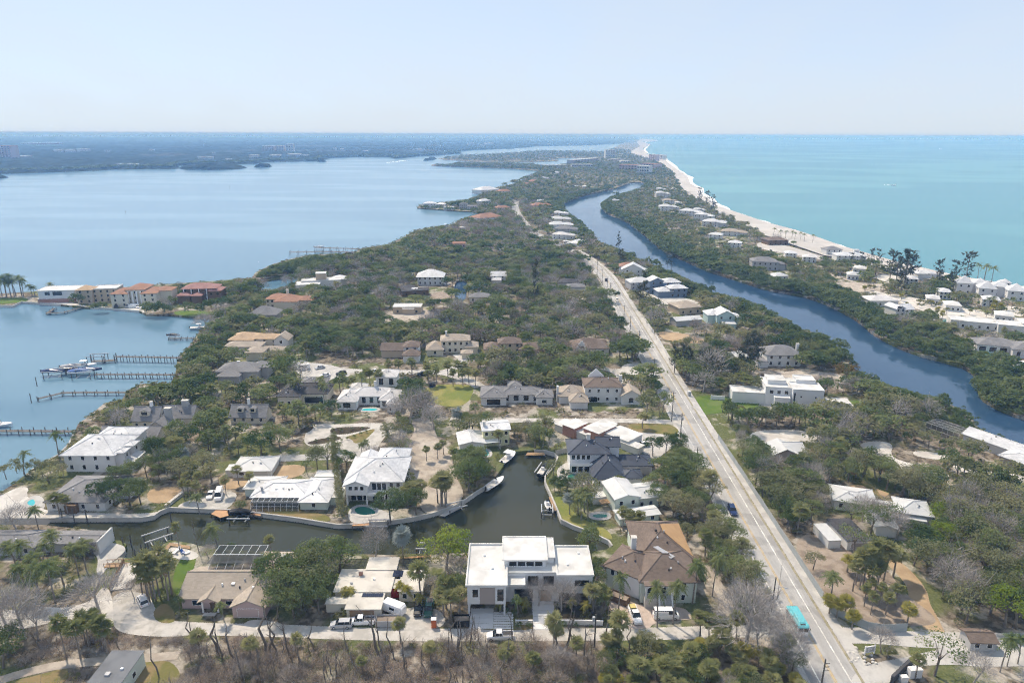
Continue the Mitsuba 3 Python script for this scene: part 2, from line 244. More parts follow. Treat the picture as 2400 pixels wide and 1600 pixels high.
struct('shoulder', sheet(LineString(rl_near.coords).buffer(6.3, cap_style=2).difference(main_road).intersection(sbox(-900, -60, 65, 700)), 1.222), 'white_sand', 'sandy road shoulder on the tree side of the road')
for nm, off, b, w_, lb in (('edge_line', 3.15, 'white_line', .13, 'white edge line beside the sidewalk'), ('edge_line', -3.2, 'white_line', .13, 'white edge line beside the sandy shoulder')):
    struct(nm, sheet(offset(rl_near, off).buffer(w_, cap_style=2), 1.25), b, lb)
struct('centre_line', sheet(unary_union([offset(rl_near, o_).buffer(.07, cap_style=2) for o_ in (.16, -.16)]), 1.25), 'yellow_line', 'double yellow centre line of the coastal road')

patch('shell_lane', unary_union([band([(-78.71,125.66),(-66.99,124.64),(-51.99,124.45),(-36.83,123.46),(-18.26,123.16),(0.24,123.26),(18.78,123.49),(37.43,123.99),(48.82,124.72),(59.11,124.78)], 3.9), blob([(-94.29,136.99),(-87.62,137.34),(-84.46,135.49),(-81.79,132.18),(-79.03,128.57),(-72.83,125.14),(-67.45,123.56),(-71.46,122.22),(-79.85,122.44),(-86.42,123.99),(-89.92,129.23)])]), 'shell_drive', 'white shell lane running past the driveways', 1.0)
patch('sandy_clearing', [(-118.49,131.24),(-110.05,130.26),(-108.32,132.03),(-101.04,131.33),(-96.97,134.34),(-97.96,139.52),(-94.64,137.62),(-86.27,123.73),(-90.73,125.32),(-99.25,128.46),(-102.47,126.07),(-107.82,124.28),(-111.94,122.27)], 'white_sand', 'white sandy clearing under bare trees')
patch('entrance_drive', unary_union([band([(71.15,123.51),(78.12,123.55),(86.68,122.28),(96.67,122.08),(115.84,121.92)], 5.0), blob([(69.56,113.38),(75.97,115.75),(80.91,116.74),(86.20,118.23),(94.95,120.78),(101.28,122.10),(111.87,121.51),(108.68,114.74),(96.24,114.44),(90.55,115.12),(83.25,114.61),(74.30,110.02),(70.83,105.73),(65.07,105.70)], 1)]), 'pale_walk', 'pale paved entrance drive branching off the coastal road')
patch('dirt_track', band([(97.92,158.07),(96.33,153.25),(97.32,149.94),(97.82,144.00),(97.30,139.38),(95.13,134.69),(94.25,130.25),(92.86,124.96)], 4.2), 'orange_dirt', 'orange dirt track curving through palms')
patch('bare_dirt', [(79.29,163.01),(84.68,162.01),(88.36,155.09),(94.26,151.38),(93.79,144.31),(93.49,136.21),(96.00,130.26),(94.39,126.74),(86.09,126.28),(78.94,127.07),(73.37,131.58),(72.20,139.23),(73.79,149.43),(74.80,156.94)], 'brown_dirt', 'brown cleared dirt around the scattered palms', .0)
patch('vacant_lot', [(-38.69,238.83),(-33.54,242.97),(-29.58,236.91),(-26.39,221.93),(-20.23,211.77),(-18.25,196.49),(-14.02,184.31),(-15.49,178.06),(-20.64,173.29),(-25.38,172.11),(-29.03,185.49),(-33.23,196.37),(-36.44,208.42),(-37.22,218.34),(-34.95,229.14)], 'tan_sand', 'sandy vacant lot sloping to the canal bend')
patch('circle_drive', [(-75.69,232.57),(-72.60,235.72),(-65.13,234.61),(-54.42,236.68),(-47.07,235.96),(-42.57,232.88),(-45.19,225.35),(-46.17,218.26),(-46.25,210.90),(-51.51,205.16),(-56.31,204.50),(-59.10,213.09),(-67.58,214.68),(-72.69,218.03),(-74.30,225.09)], 'shell_drive', 'curving shell driveway with planted islands')
for i, q in enumerate(([(-77.61,229.51),(-75.91,233.34),(-72.85,232.60),(-73.45,228.05),(-76.11,226.54)], [(-66.90,230.36),(-63.08,232.69),(-52.36,232.79),(-52.05,231.25),(-57.17,227.45),(-61.98,225.57),(-65.33,226.64)], [(-60.02,223.77),(-56.85,225.98),(-52.68,229.73),(-50.17,231.27),(-50.21,228.26),(-52.42,219.59),(-55.11,218.18),(-56.49,221.66)], [(-71.90,219.42),(-66.84,223.00),(-61.11,224.49),(-60.72,221.63),(-65.54,218.09),(-71.00,217.36)])):
    patch('planting_bed', q, 'lawn_olive' if i == 2 else 'mulch', ('dark mulch bed at the wooded end of the shell driveway', 'long oval mulch bed inside the shell driveway', 'mulch bed with a clipped hedge beside the shell driveway', 'narrow mulch bed on the house side of the shell driveway')[i])
patch('lawn', [(-36.65,275.50),(-29.57,278.20),(-16.18,277.29),(-16.18,270.60),(-17.46,256.20),(-23.61,251.65),(-32.58,256.05),(-36.50,265.44)], 'lawn_yellow', 'open yellow green lawn between the ranch houses', 2)
patch('lawn', [(42.93,235.61),(48.40,237.64),(58.08,237.73),(61.87,231.91),(60.11,227.02),(50.84,225.48),(43.51,227.61)], 'lawn_olive', 'dry lawn island with one round palm beside the coastal road')
patch('lawn', [(-84.57,150.25),(-82.42,151.74),(-80.83,152.12),(-79.18,146.71),(-78.08,140.77),(-77.40,135.99),(-79.77,136.76),(-82.86,143.24)], 'lawn_green', 'bright green lawn beside the pink house', .5)
patch('lawn', [(-81.40,130.42),(-80.28,133.68),(-77.25,131.47),(-74.46,127.61),(-75.69,126.22),(-78.99,127.17)], 'lawn_olive', 'small dry lawn beside the white clearing')
patch('lawn', [(-75.56,179.58),(-63.77,174.15),(-52.12,171.92),(-50.02,167.47),(-59.81,169.16),(-71.46,172.24)], 'lawn_olive', 'patchy canal bank lawn below the white ranch house', 0)
patch('lawn', [(12.43,181.97),(15.55,182.75),(16.93,175.90),(19.48,170.16),(26.60,164.76),(27.54,159.00),(23.37,162.22),(16.76,166.40),(14.17,170.12),(13.08,175.87)], 'lawn_yellow', 'curved canal bank lawn edged by a seawall', .5)
patch('lawn', [(-102.36,109.16),(-96.40,110.29),(-91.93,112.57),(-89.64,113.74),(-87.42,108.14),(-97.64,104.93)], 'lawn_olive', 'dry lawn below the palms at the sand path')
patch('lawn', [(-79.57,114.37),(-74.52,115.59),(-68.97,115.02),(-64.60,109.34),(-74.35,107.14)], 'lawn_olive', 'patchy lawn beside the flat grey roof')
patch('sand_path', band([(-102.36,109.16),(-97.55,111.97),(-91.31,114.32),(-78.90,115.56),(-68.94,116.82)], 2.5), 'tan_sand', 'sandy footpath by the flat grey roof')
patch('promontory', [(-157.19,180.72),(-152.50,181.25),(-151.51,186.40),(-147.64,187.22),(-144.57,180.81),(-134.61,173.41),(-126.72,172.54),(-105.45,171.55),(-98.95,173.67),(-100.50,171.35),(-101.29,169.32),(-103.71,168.19),(-142.61,167.48),(-149.71,167.43)], 'white_sand', 'pale sand promontory behind the seawall', .5)
patch('orange_yard', [(-111.13,186.18),(-102.27,188.10),(-98.07,182.41),(-101.03,177.44),(-106.88,177.89)], 'orange_dirt', 'orange dirt yard behind the dark oaks')
patch('orange_yard', [(-93.09,194.48),(-87.12,196.52),(-75.23,201.91),(-67.74,202.58),(-65.86,196.12),(-69.56,192.70),(-78.98,189.08),(-86.60,185.06),(-90.55,188.99)], 'orange_dirt', 'orange sandy yard around the small garage')
patch('shell_drive', [(-97.30,177.47),(-92.68,181.19),(-85.31,185.07),(-81.74,182.53),(-81.70,172.86),(-92.66,172.78),(-96.25,173.92)], 'shell_drive', 'shell parking area with two white cars')
patch('quiet_lane', band([(-79.55,206.48),(-68.47,207.52),(-58.64,208.23),(-50.59,210.87)], 4.5), 'asphalt', 'short grey lane behind the garages')
patch('side_lane', band([(-23.45,240.19),(-11.22,239.09),(5.78,239.25),(21.14,238.99),(37.39,239.54),(51.86,238.87),(66.15,237.80)], 4.2), 'shell_drive', 'shaded lane joining the coastal road')
patch('side_street', unary_union([band([(-103.76,308.82),(-91.21,300.22),(-78.19,295.57),(-62.13,293.40),(-46.61,293.58),(-31.07,293.75),(-20.74,284.78),(-13.68,275.23)], 5.5), band([(-31.07,293.75),(-24.90,302.21),(-22.46,310.42),(-27.33,320.32)], 4.5), blob([(-102.99,306.28),(-92.92,306.40),(-79.34,300.36),(-70.80,288.71),(-78.67,281.96),(-90.51,284.02),(-99.28,294.15)])]), 'pale_walk', 'white curved side street with palms and parked cars')
patch('driveway', unary_union([band([(41.35,300.53),(47.03,295.81),(49.62,287.22),(44.26,276.36)], 4), band([(47.03,295.81),(59.66,300.74),(66.63,300.82)], 5), blob([(50.34,304.94),(62.24,309.49),(61.74,295.97),(51.53,287.24)])]), 'shell_drive', 'shaded driveway of the two storey white house')
patch('driveway', [(44.07,229.10),(51.35,228.05),(60.39,225.56),(60.94,222.69),(52.65,212.39),(47.72,205.97),(44.61,212.32),(43.29,217.32)], 'pale_walk', 'curved white driveway beside the navy roofed house')
patch('driveway', band([(72.31,252.59),(85.35,253.61),(100.44,252.86)], 3.2), 'pale_walk', 'straight white driveway across the green lawn to the modern house')
patch('lawn', [(73.50,252.60),(75.24,264.16),(82.11,266.66),(92.09,264.34),(100.30,257.37),(101.35,250.67),(83.78,248.33),(72.60,243.98)], 'lawn_green', 'bright lawn around the straight white driveway', 0)
patch('lawn', [(136.53,259.12),(140.27,261.49),(146.31,257.83),(143.16,253.28),(137.17,253.22)], 'lawn_green', 'small green lawn behind the modern white house')
patch('driveway', [(87.00,230.24),(102.66,232.28),(112.12,228.60),(112.52,223.14),(105.24,219.57),(101.42,221.28),(97.04,217.78),(88.35,214.34),(84.16,219.39)], 'white_sand', 'white sand turning circle beside the grey roof cottage')
patch('lot', [(116.73,293.66),(127.64,296.72),(138.00,298.02),(152.51,291.18),(149.50,282.81),(134.90,277.33),(122.13,282.51)], 'tan_sand', 'bare sandy lot behind the modern white house')
patch('lot', [(80.37,363.85),(91.24,359.74),(100.81,351.64),(102.19,339.93),(88.82,339.75),(79.30,347.36)], 'orange_dirt', 'orange dirt lot behind the white roadside fence')
patch('lot', [(104.27,279.64),(118.36,282.47),(121.51,290.84),(107.96,290.69)], 'brown_dirt', 'brown dirt strip under the dark pines')
patch('clearing', [(-79.90,399.11),(-73.42,406.5),(-53.28,413.3),(-49.05,399.57),(-49.83,384.69),(-63.70,377.90),(-74.19,375.00)], 'tan_sand', 'pale dirt clearing among the green oaks')
patch('clearing', [(-57.85,451.1),(-44.64,464.6),(-40.62,438.9),(-46.46,424.6),(-54.91,426.8)], 'brown_dirt', 'brown dirt bank beside the narrow pond')
patch('driveway', [(85.14,460.1),(97.73,464.3),(104.38,453.9),(122.79,435.5),(116.80,412.6),(102.22,407.0),(92.40,423.3),(83.58,434.9)], 'shell_drive', 'pale driveway of the blue lagoon house')
patch('driveway', [(241.51,486.5),(254.46,475.3),(256.67,456.4),(269.99,448.9),(281.93,426.3),(290.31,409.9),(298.82,384.93),(292.12,375.58),(273.02,399.25),(248.92,389.00),(255.25,404.1),(253.87,420.2),(250.78,456.3),(236.33,472.2)], 'white_sand', 'white sand drives between the beach houses')
patch('driveway', [(249.27,393.89),(268.40,404.3),(269.25,387.37),(257.31,370.63),(245.77,379.50)], 'white_sand', 'white sand court beside the flat white beach house')
patch('sand_lot', [(232.57,490.8),(245.55,498.6),(275.14,491.6),(260.80,467.1),(241.61,461.4),(224.47,469.2)], 'tan_sand', 'tan sand lot behind the mangrove bank')
patch('sand_lot', [(315.14,426.8),(323.29,419.1),(305.84,394.72),(302.64,404.8)], 'white_sand', 'white sand strip beside the flat white beach house')
patch('drive', [(121.82,219.71),(129.29,222.58),(135.03,220.52),(127.85,209.78),(131.75,205.11),(137.59,200.64),(140.49,196.31),(137.57,194.87),(126.22,197.63),(122.60,206.59),(122.31,214.63)], 'white_sand', 'white winding driveway under the trees')
patch('drive', [(138.58,214.76),(146.47,213.18),(149.34,208.37),(143.01,207.38),(136.18,210.49)], 'white_sand', 'white patch of driveway before the long grey white house')
patch('drive', [(145.97,205.23),(150.29,203.13),(158.31,198.46),(164.40,197.36),(160.75,192.27),(154.97,195.57),(143.65,199.22)], 'white_sand', 'white sand court below the long grey white house')
patch('grass_bank', [(170.82,233.28),(172.82,231.02),(173.90,222.26),(178.38,212.79),(174.17,207.01),(169.35,216.70),(167.42,228.72)], 'lawn_green', 'green grass bank along the lagoon', 0)
patch('front_walk', band([(100.64,183.89),(105.73,189.14),(110.36,187.85),(113.57,183.98)], 3), 'orange_dirt', 'tan dirt yard above the pale roof under oaks')
patch('sandy_slope', [(110.95,178.98),(112.39,191.90),(109.04,193.26),(109.70,186.53),(112.18,176.58)], 'lawn_olive', 'dry grass slope by the creek')
patch('lawn', [(-350.77,433.8),(-335.13,435.3),(-318.82,438.0),(-309.71,425.0),(-324.26,420.2),(-338.59,417.7)], 'lawn_green', 'green lawn under coconut palms at the cove mouth', 0)
patch('sandbar', [(-308.23,420.4),(-293.90,427.6),(-274.76,421.0),(-260.21,410.1),(-266.75,410.0),(-283.98,416.3)], 'white_sand', 'sand strip before the white box house', 0)
patch('parking', [(-247.30,409.2),(-230.08,410.5),(-220.76,400.1),(-224.07,399.00),(-248.62,406.0)], 'concrete', 'concrete parking before the columned house', 0)
patch('lawn', [(-206.15,400.3),(-201.37,405.6),(-187.48,403.7),(-179.71,394.57),(-186.81,390.48),(-197.30,391.31)], 'lawn_green', 'green lawn before the red roofed house')

pools = [('kidney pool beside the house on the sandy point', [(-142.15,177.63),(-141.96,179.59),(-140.63,179.11),(-138.69,176.21),(-139.86,175.73)]), ('dark green pool behind the canal mansion', [(-45.75,174.98),(-43.34,176.42),(-40.33,175.02),(-38.32,172.25),(-41.10,171.54),(-43.82,171.75)], 'green_pool_water'), ('small turquoise pool of the yellow house', [(-10.98,213.17),(-8.69,214.51),(-7.36,209.94),(-9.05,208.65),(-10.86,210.55)]), ('teal pool on the white terrace of the navy roofed house', [(17.86,196.20),(20.91,196.80),(21.68,193.41),(19.47,191.19),(17.60,192.82)], 'green_pool_water'),
    ('small pool of the dark grey roofed house', [(-78.36,252.44),(-75.21,253.37),(-74.50,250.71),(-77.62,249.80)]), ('narrow pool of the white tile roofed villa', [(-59.16,249.98),(-53.19,250.48),(-52.69,247.87),(-59.03,247.81)]), ('turquoise pool at the grey hip roofed beach house', [(234.54,326.29),(241.80,332.07),(245.54,329.24),(241.18,322.22),(233.88,320.76)]), ('round spa pool of the pale grey house', [(22.80,171.76),(24.85,172.69),(27.48,172.25),(27.03,170.66),(23.85,170.41)], 'green_pool_water'), ('pool beside the cubic white house', [(132.19,257.23),(136.09,258.19),(136.53,253.66),(131.93,251.84)], 'lagoon_surface'), ('pool of the sand court beach house', [(252.98,389.06),(265.89,391.19),(264.45,387.30),(251.09,384.25)])]
open_ground.append(blob([(-112.17,158.68),(-108.65,158.10),(-102.93,156.56),(-100.31,154.84),(-97.57,150.17),(-95.64,146.60),(-90.88,135.92),(-95.76,137.45),(-102.64,143.12),(-110.06,153.82)]).buffer(2)); open_ground.append(blob([(-89.11,152.44),(-89.44,155.87),(-83.60,154.37),(-79.96,152.13),(-80.61,149.91),(-83.86,149.89),(-86.37,150.61)]).buffer(2))
for a in pools: open_ground.append(blob(a[1]).buffer(4))
patch('terrace', [(14.76,201.14),(20.86,207.31),(26.40,205.80),(25.47,191.23),(19.90,188.49),(15.97,192.54),(14.32,193.91)], 'pale_walk', 'white pool terrace of the navy roofed house', .5)
patch('terrace', [(-47.09,175.44),(-43.64,177.86),(-36.75,174.34),(-32.32,169.80),(-35.64,168.22),(-43.70,166.86),(-46.14,169.70)], 'pale_walk', 'white pool terrace of the canal mansion', .0)
patch('terrace', [(-142.57,175.71),(-143.81,181.57),(-140.34,182.10),(-134.55,174.82),(-135.83,173.40)], 'pale_walk', 'white pool terrace on the sandy point', .5)
patch('terrace', [(232.60,331.95),(244.06,339.47),(248.15,329.28),(240.51,318.15),(229.97,318.02)], 'pale_walk', 'pool terrace of the grey hip roofed beach house', .5)
patch('brick_drive', [(22.44,137.35),(24.57,138.16),(28.72,132.81),(39.54,132.87),(40.78,129.95),(42.34,128.54),(34.53,127.80),(31.47,126.81),(30.21,125.16),(24.78,125.13),(24.34,128.44),(22.33,132.77)], 'paver', 'brick paved drive around the shingle house', .6)
patch('side_drive', band([(47.78,149.27),(48.97,145.75),(49.98,138.30),(50.11,133.68),(47.13,128.57)], 3), 'tan_sand', 'narrow sandy drive beside the shingle house', .3)
patch('mulch_bed', [(8.49,130.93),(10.05,132.70),(12.10,133.91),(18.33,133.05),(17.90,129.11),(12.68,128.66),(9.81,128.64)], 'mulch', 'dark mulch bed with a bare oak by the modern house', -1)
patch('forecourt', [(-9.49,127.97),(5.01,128.33),(10.67,136.50),(9.96,124.78),(-9.29,124.68)], 'lawn_olive', 'planted court before the modern house', .6)
patch('parking_court', [(-28.94,128.43),(-23.31,132.51),(-15.89,131.81),(-13.77,124.65),(-29.58,124.30)], 'shell_drive', 'shell parking court beside the cream house', .8)
patch('drive', [(-58.90,127.98),(-52.00,127.32),(-48.26,124.47),(-59.33,124.14)], 'shell_drive', 'pale drive before the pink garage', .6)
patch('white_court', [(98.96,255.99),(102.84,259.71),(111.20,254.31),(108.98,248.57),(97.06,248.03)], 'pale_walk', 'white court before the cubic house', .3)

patch('sand_flat', [(252.44,697.3),(267.98,680.7),(276.41,629.5),(282.00,597.8),(270.67,584.8),(260.84,610.6),(240.04,638.3),(236.65,663.7)], 'beach_sand', 'open pale sand around the brown beach pavilion')
patch('sand_flat', [(289.68,532.1),(300.78,515.5),(299.86,496.5),(282.18,487.3),(273.55,506.9)], 'white_sand', 'sandy gap between the beach pines')
patch('beach_lane', band([(222.66,714.4),(230.27,633.2),(242.02,564.2),(249.49,517.8),(257.70,469.8)], 3), 'tan_sand', 'sandy lane running behind the beach houses')
# far mainland: rolling canopy too far to tell the trees apart
main_shore = [(-2042.6,1593.3),(-1352.0,1849.5),(-1281.7,1917.1),(-1225.4,2011.9),(-1198.0,2113.7),(-1036.8,2152.6),(-1136.6,2350.8),(-1073.9,2422.5),(-926.3,2543),(-949.8,2699),(-784.1,2802),(-838.6,3150),(-749.6,3341),(-563.2,3300),(-515.5,3130),(-487.8,3372),(-288.87,4005),(-384.43,4178),(-275.20,4880),(-5.63,5526),(234.20,6573),(772.3,7211),(1276.7,8671),(1963.2,12205),(2853,16750),(4090,23208)]
mainland = Polygon(main_shore + [(main_shore[-1][0] + 900, FAR), (-FAR, FAR), (-FAR, main_shore[0][1])]).buffer(0)
isl = [blob(s, 2) for s in ([(-1010.9,2128.0),(-1059.6,2294.5),(-1031.4,2426.2),(-861.0,2280.4),(-833.9,2141.5),(-913.0,2083.9)], [(-843.4,2312.3),(-818.0,2377.8),(-787.0,2286.5),(-817.1,2254.3)], [(-370.45,2937),(-367.61,3262),(-330.23,3042),(-352.45,2891)], [(-770.5,2759),(-749.4,2805),(-726.9,2720)], [(-1293.8,1739.2),(-1235.5,1707.7),(-1214.9,1658.8),(-1234.2,1657.6)])]
def heightfield(poly, step, hmax, seed, z=1.0):
    """Uneven canopy of a far wood: a grid of points on the ground, raised at random, trimmed to the outline."""
    x0, y0, x1, y1 = poly.bounds
    xs, ys = np.arange(x0, x1 + step, step), np.arange(y0, y1 + step, step)
    r = np.random.default_rng(seed)
    X, Y = np.meshgrid(xs, ys); X = X + r.uniform(-.35, .35, X.shape) * step; Y = Y + r.uniform(-.35, .35, Y.shape) * step
    from shapely import contains_xy
    inside = contains_xy(poly, X.ravel(), Y.ravel()).reshape(X.shape)
    Z = np.where(inside, z + hmax * (.35 + .65 * r.random(X.shape)) * (.5 + meshkit.noise(np.c_[X.ravel(), Y.ravel(), 0 * X.ravel()] / (step * 6), seed).reshape(X.shape)), -.5)
    ny, nx = X.shape; idx = np.arange(ny * nx).reshape(ny, nx)
    a, b, c, d = idx[:-1, :-1], idx[:-1, 1:], idx[1:, 1:], idx[1:, :-1]
    keep = (inside[:-1, :-1] | inside[:-1, 1:] | inside[1:, 1:] | inside[1:, :-1]).ravel()
    f = np.vstack([np.c_[a.ravel(), b.ravel(), c.ravel()][keep], np.c_[a.ravel(), c.ravel(), d.ravel()][keep]])
    used_ = np.unique(f); m = np.full(ny * nx, -1); m[used_] = np.arange(len(used_))
    return np.c_[X.ravel(), Y.ravel(), Z.ravel()][used_], m[f]
def far_green(p, n, uv):
    a = fbm(p.x * .004, p.y * .004, 3, 3); b = noise(p.x * .03, p.y * .03, 5)
    return mix(mix((.020, .034, .022), (.040, .052, .032), b), (.12, .115, .10), smoothstep(.64, .76, a) * .45)
mat('far_canopy', proc(far_green), .95, .05)
def union_mesh(ms):
    m = MB()
    for v, f in ms: m.add(v, f)
    return m.mesh()
near_m = mainland.intersection(sbox(-5200, 0, 3000, 5200)); far_m = mainland.difference(near_m)
tag(put('mainland_woods', union_mesh([heightfield(near_m, 24, 9, 1), heightfield(far_m.intersection(sbox(-14000, 0, 3500, 10000)), 75, 11, 2), heightfield(mainland.difference(sbox(-14000, 0, 3500, 10000)), 280, 7, 3)]), 'far_canopy'), 'hazy blue green mainland woods beyond the bay', 'woods', kind='stuff')
for i, q in enumerate(isl):
    tag(put('mangrove_islet', heightfield(q, 9, 8, 20 + i), 'far_canopy'), ('long low mangrove islet off the mainland dock', 'small mangrove islet in the far bay', 'mangrove islet at the tip of the far channel', 'tiny mangrove islet near the mainland shore', 'mangrove islet at the near bay shore edge')[i], 'islet', kind='stuff')
struct('mainland_ground', sheet(mainland.buffer(-8), .4), 'earth', 'flat mainland ground under the far woods')

# the air: one closed box round the whole place
scene['haze'] = {'type': 'cube', 'to_world': T().translate([0, FAR / 2 - 300, 54.5]).scale([FAR + 400, FAR / 2 + 900, 57.5]), 'bsdf': {'type': 'null'}, 'interior': {'type': 'ref', 'id': 'haze_air'}}
tag('haze', 'pale blue air that veils far things', kind='stuff')
# ---------------------------------------------------------------- houses
footprints, marks = [], []
def fr(A, B, z=1.2):
    return F(A, math.atan2(B[1] - A[1], B[0] - A[0]), z), math.hypot(B[0] - A[0], B[1] - A[1])
def roof_mesh(kind, x0, x1, y0, y1, h, pitch, ov, th=.22):
    m = MB()
    if kind == 'flat':
        pr = pitch
        X0, X1, Y0, Y1 = x0 - ov, x1 + ov, y0 - ov, y1 + ov
        t = min(.3, (X1 - X0) * .2)
        m.box(X0, X1, Y0, Y1, h, h + .12)
        if pr > 0:          # a parapet standing round the roof
            o = np.array([[X0, Y0], [X1, Y0], [X1, Y1], [X0, Y1]]); i = np.array([[X0 + t, Y0 + t], [X1 - t, Y0 + t], [X1 - t, Y1 - t], [X0 + t, Y1 - t]])
            v = np.vstack([np.c_[o, [h + .06] * 4], np.c_[o, [h + pr] * 4], np.c_[i, [h + .06] * 4], np.c_[i, [h + pr] * 4]]) 
            v[:4, :2] += np.sign(o - o.mean(0)) * .03; v[4:8, :2] += np.sign(o - o.mean(0)) * .03
            f = []
            for k in range(4):
                j = (k + 1) % 4
                f += [[k, j, 4 + j], [k, 4 + j, 4 + k], [4 + k, 4 + j, 12 + j], [4 + k, 12 + j, 12 + k], [12 + k, 12 + j, 8 + j], [12 + k, 8 + j, 8 + k]]
            m.add(v, f)
        return m, []
    X0, X1, Y0, Y1 = x0 - ov, x1 + ov, y0 - ov, y1 + ov
    e = h - ov * pitch
    if kind == 'hip':
        if X1 - X0 >= Y1 - Y0:
            r = (Y1 - Y0) / 2; yc = (Y0 + Y1) / 2; R0, R1 = [X0 + r, yc], [X1 - r, yc]; ax = 0
        else:
            r = (X1 - X0) / 2; xc = (X0 + X1) / 2; R0, R1 = [xc, Y0 + r], [xc, Y1 - r]; ax = 1
        top = e + r * pitch
        c = [[X0, Y0, e], [X1, Y0, e], [X1, Y1, e], [X0, Y1, e]]
        v = c + [[*q[:2], e - th] for q in c] + [[*R0, top], [*R1, top]]
        f = [[0, 1, 9], [0, 9, 8], [1, 2, 9], [2, 3, 8], [2, 8, 9], [3, 0, 8]] if ax == 0 else [[0, 1, 8], [1, 2, 9], [1, 9, 8], [2, 3, 9], [3, 0, 8], [3, 8, 9]]
        for i in range(4):
            j = (i + 1) % 4; f += [[i, 4 + i, 4 + j], [i, 4 + j, j]]
        f += [[4, 6, 5], [4, 7, 6]]
        m.add(v, f)
        cr = [v[8], v[9]]
        caps = [(c[0], cr[0]), (c[1], cr[1] if ax == 0 else cr[0]), (c[2], cr[1]), (c[3], cr[0] if ax == 0 else cr[1])]
        if np.linalg.norm(np.subtract(*cr)) > .5: caps.append((cr[0], cr[1]))
        return m, caps
    if kind in ('gx', 'gy'):
        if kind == 'gx':
            r = (Y1 - Y0) / 2; yc = (Y0 + Y1) / 2; top = e + r * pitch
            m.slab([[X0, Y0, e], [X1, Y0, e], [X1, yc, top], [X0, yc, top]], th); m.slab([[X1, Y1, e], [X0, Y1, e], [X0, yc, top], [X1, yc, top]], th)
            return m, [([X0, yc, top], [X1, yc, top])]
        r = (X1 - X0) / 2; xc = (X0 + X1) / 2; top = e + r * pitch
        m.slab([[X0, Y1, e], [X0, Y0, e], [xc, Y0, top], [xc, Y1, top]], th); m.slab([[X1, Y0, e], [X1, Y1, e], [xc, Y1, top], [xc, Y0, top]], th)
        return m, [([xc, Y0, top], [xc, Y1, top])]
    raise ValueError(kind)
def wall_mesh(kind, x0, x1, y0, y1, h, pitch, z0):
    m = MB()
    if kind == 'gx':
        r = (y1 - y0) / 2
        m.add([[x0, y0, z0], [x0, y1, z0], [x0, y1, h], [x0, (y0 + y1) / 2, h + r * pitch], [x0, y0, h], [x1, y0, z0], [x1, y1, z0], [x1, y1, h], [x1, (y0 + y1) / 2, h + r * pitch], [x1, y0, h]],
              [[0, 2, 1], [0, 4, 2], [4, 3, 2], [5, 6, 7], [5, 7, 9], [9, 7, 8], [0, 5, 9], [0, 9, 4], [1, 2, 7], [1, 7, 6]])
    elif kind == 'gy':
        r = (x1 - x0) / 2; xc = (x0 + x1) / 2
        m.add([[x0, y0, z0], [x1, y0, z0], [x1, y0, h], [xc, y0, h + r * pitch], [x0, y0, h], [x0, y1, z0], [x1, y1, z0], [x1, y1, h], [xc, y1, h + r * pitch], [x0, y1, h]],
              [[0, 1, 2], [0, 2, 4], [4, 2, 3], [5, 7, 6], [5, 9, 7], [9, 8, 7], [0, 4, 9], [0, 9, 5], [1, 6, 7], [1, 7, 2]])
    else:
        m.box(x0, x1, y0, y1, z0, h)
    return m
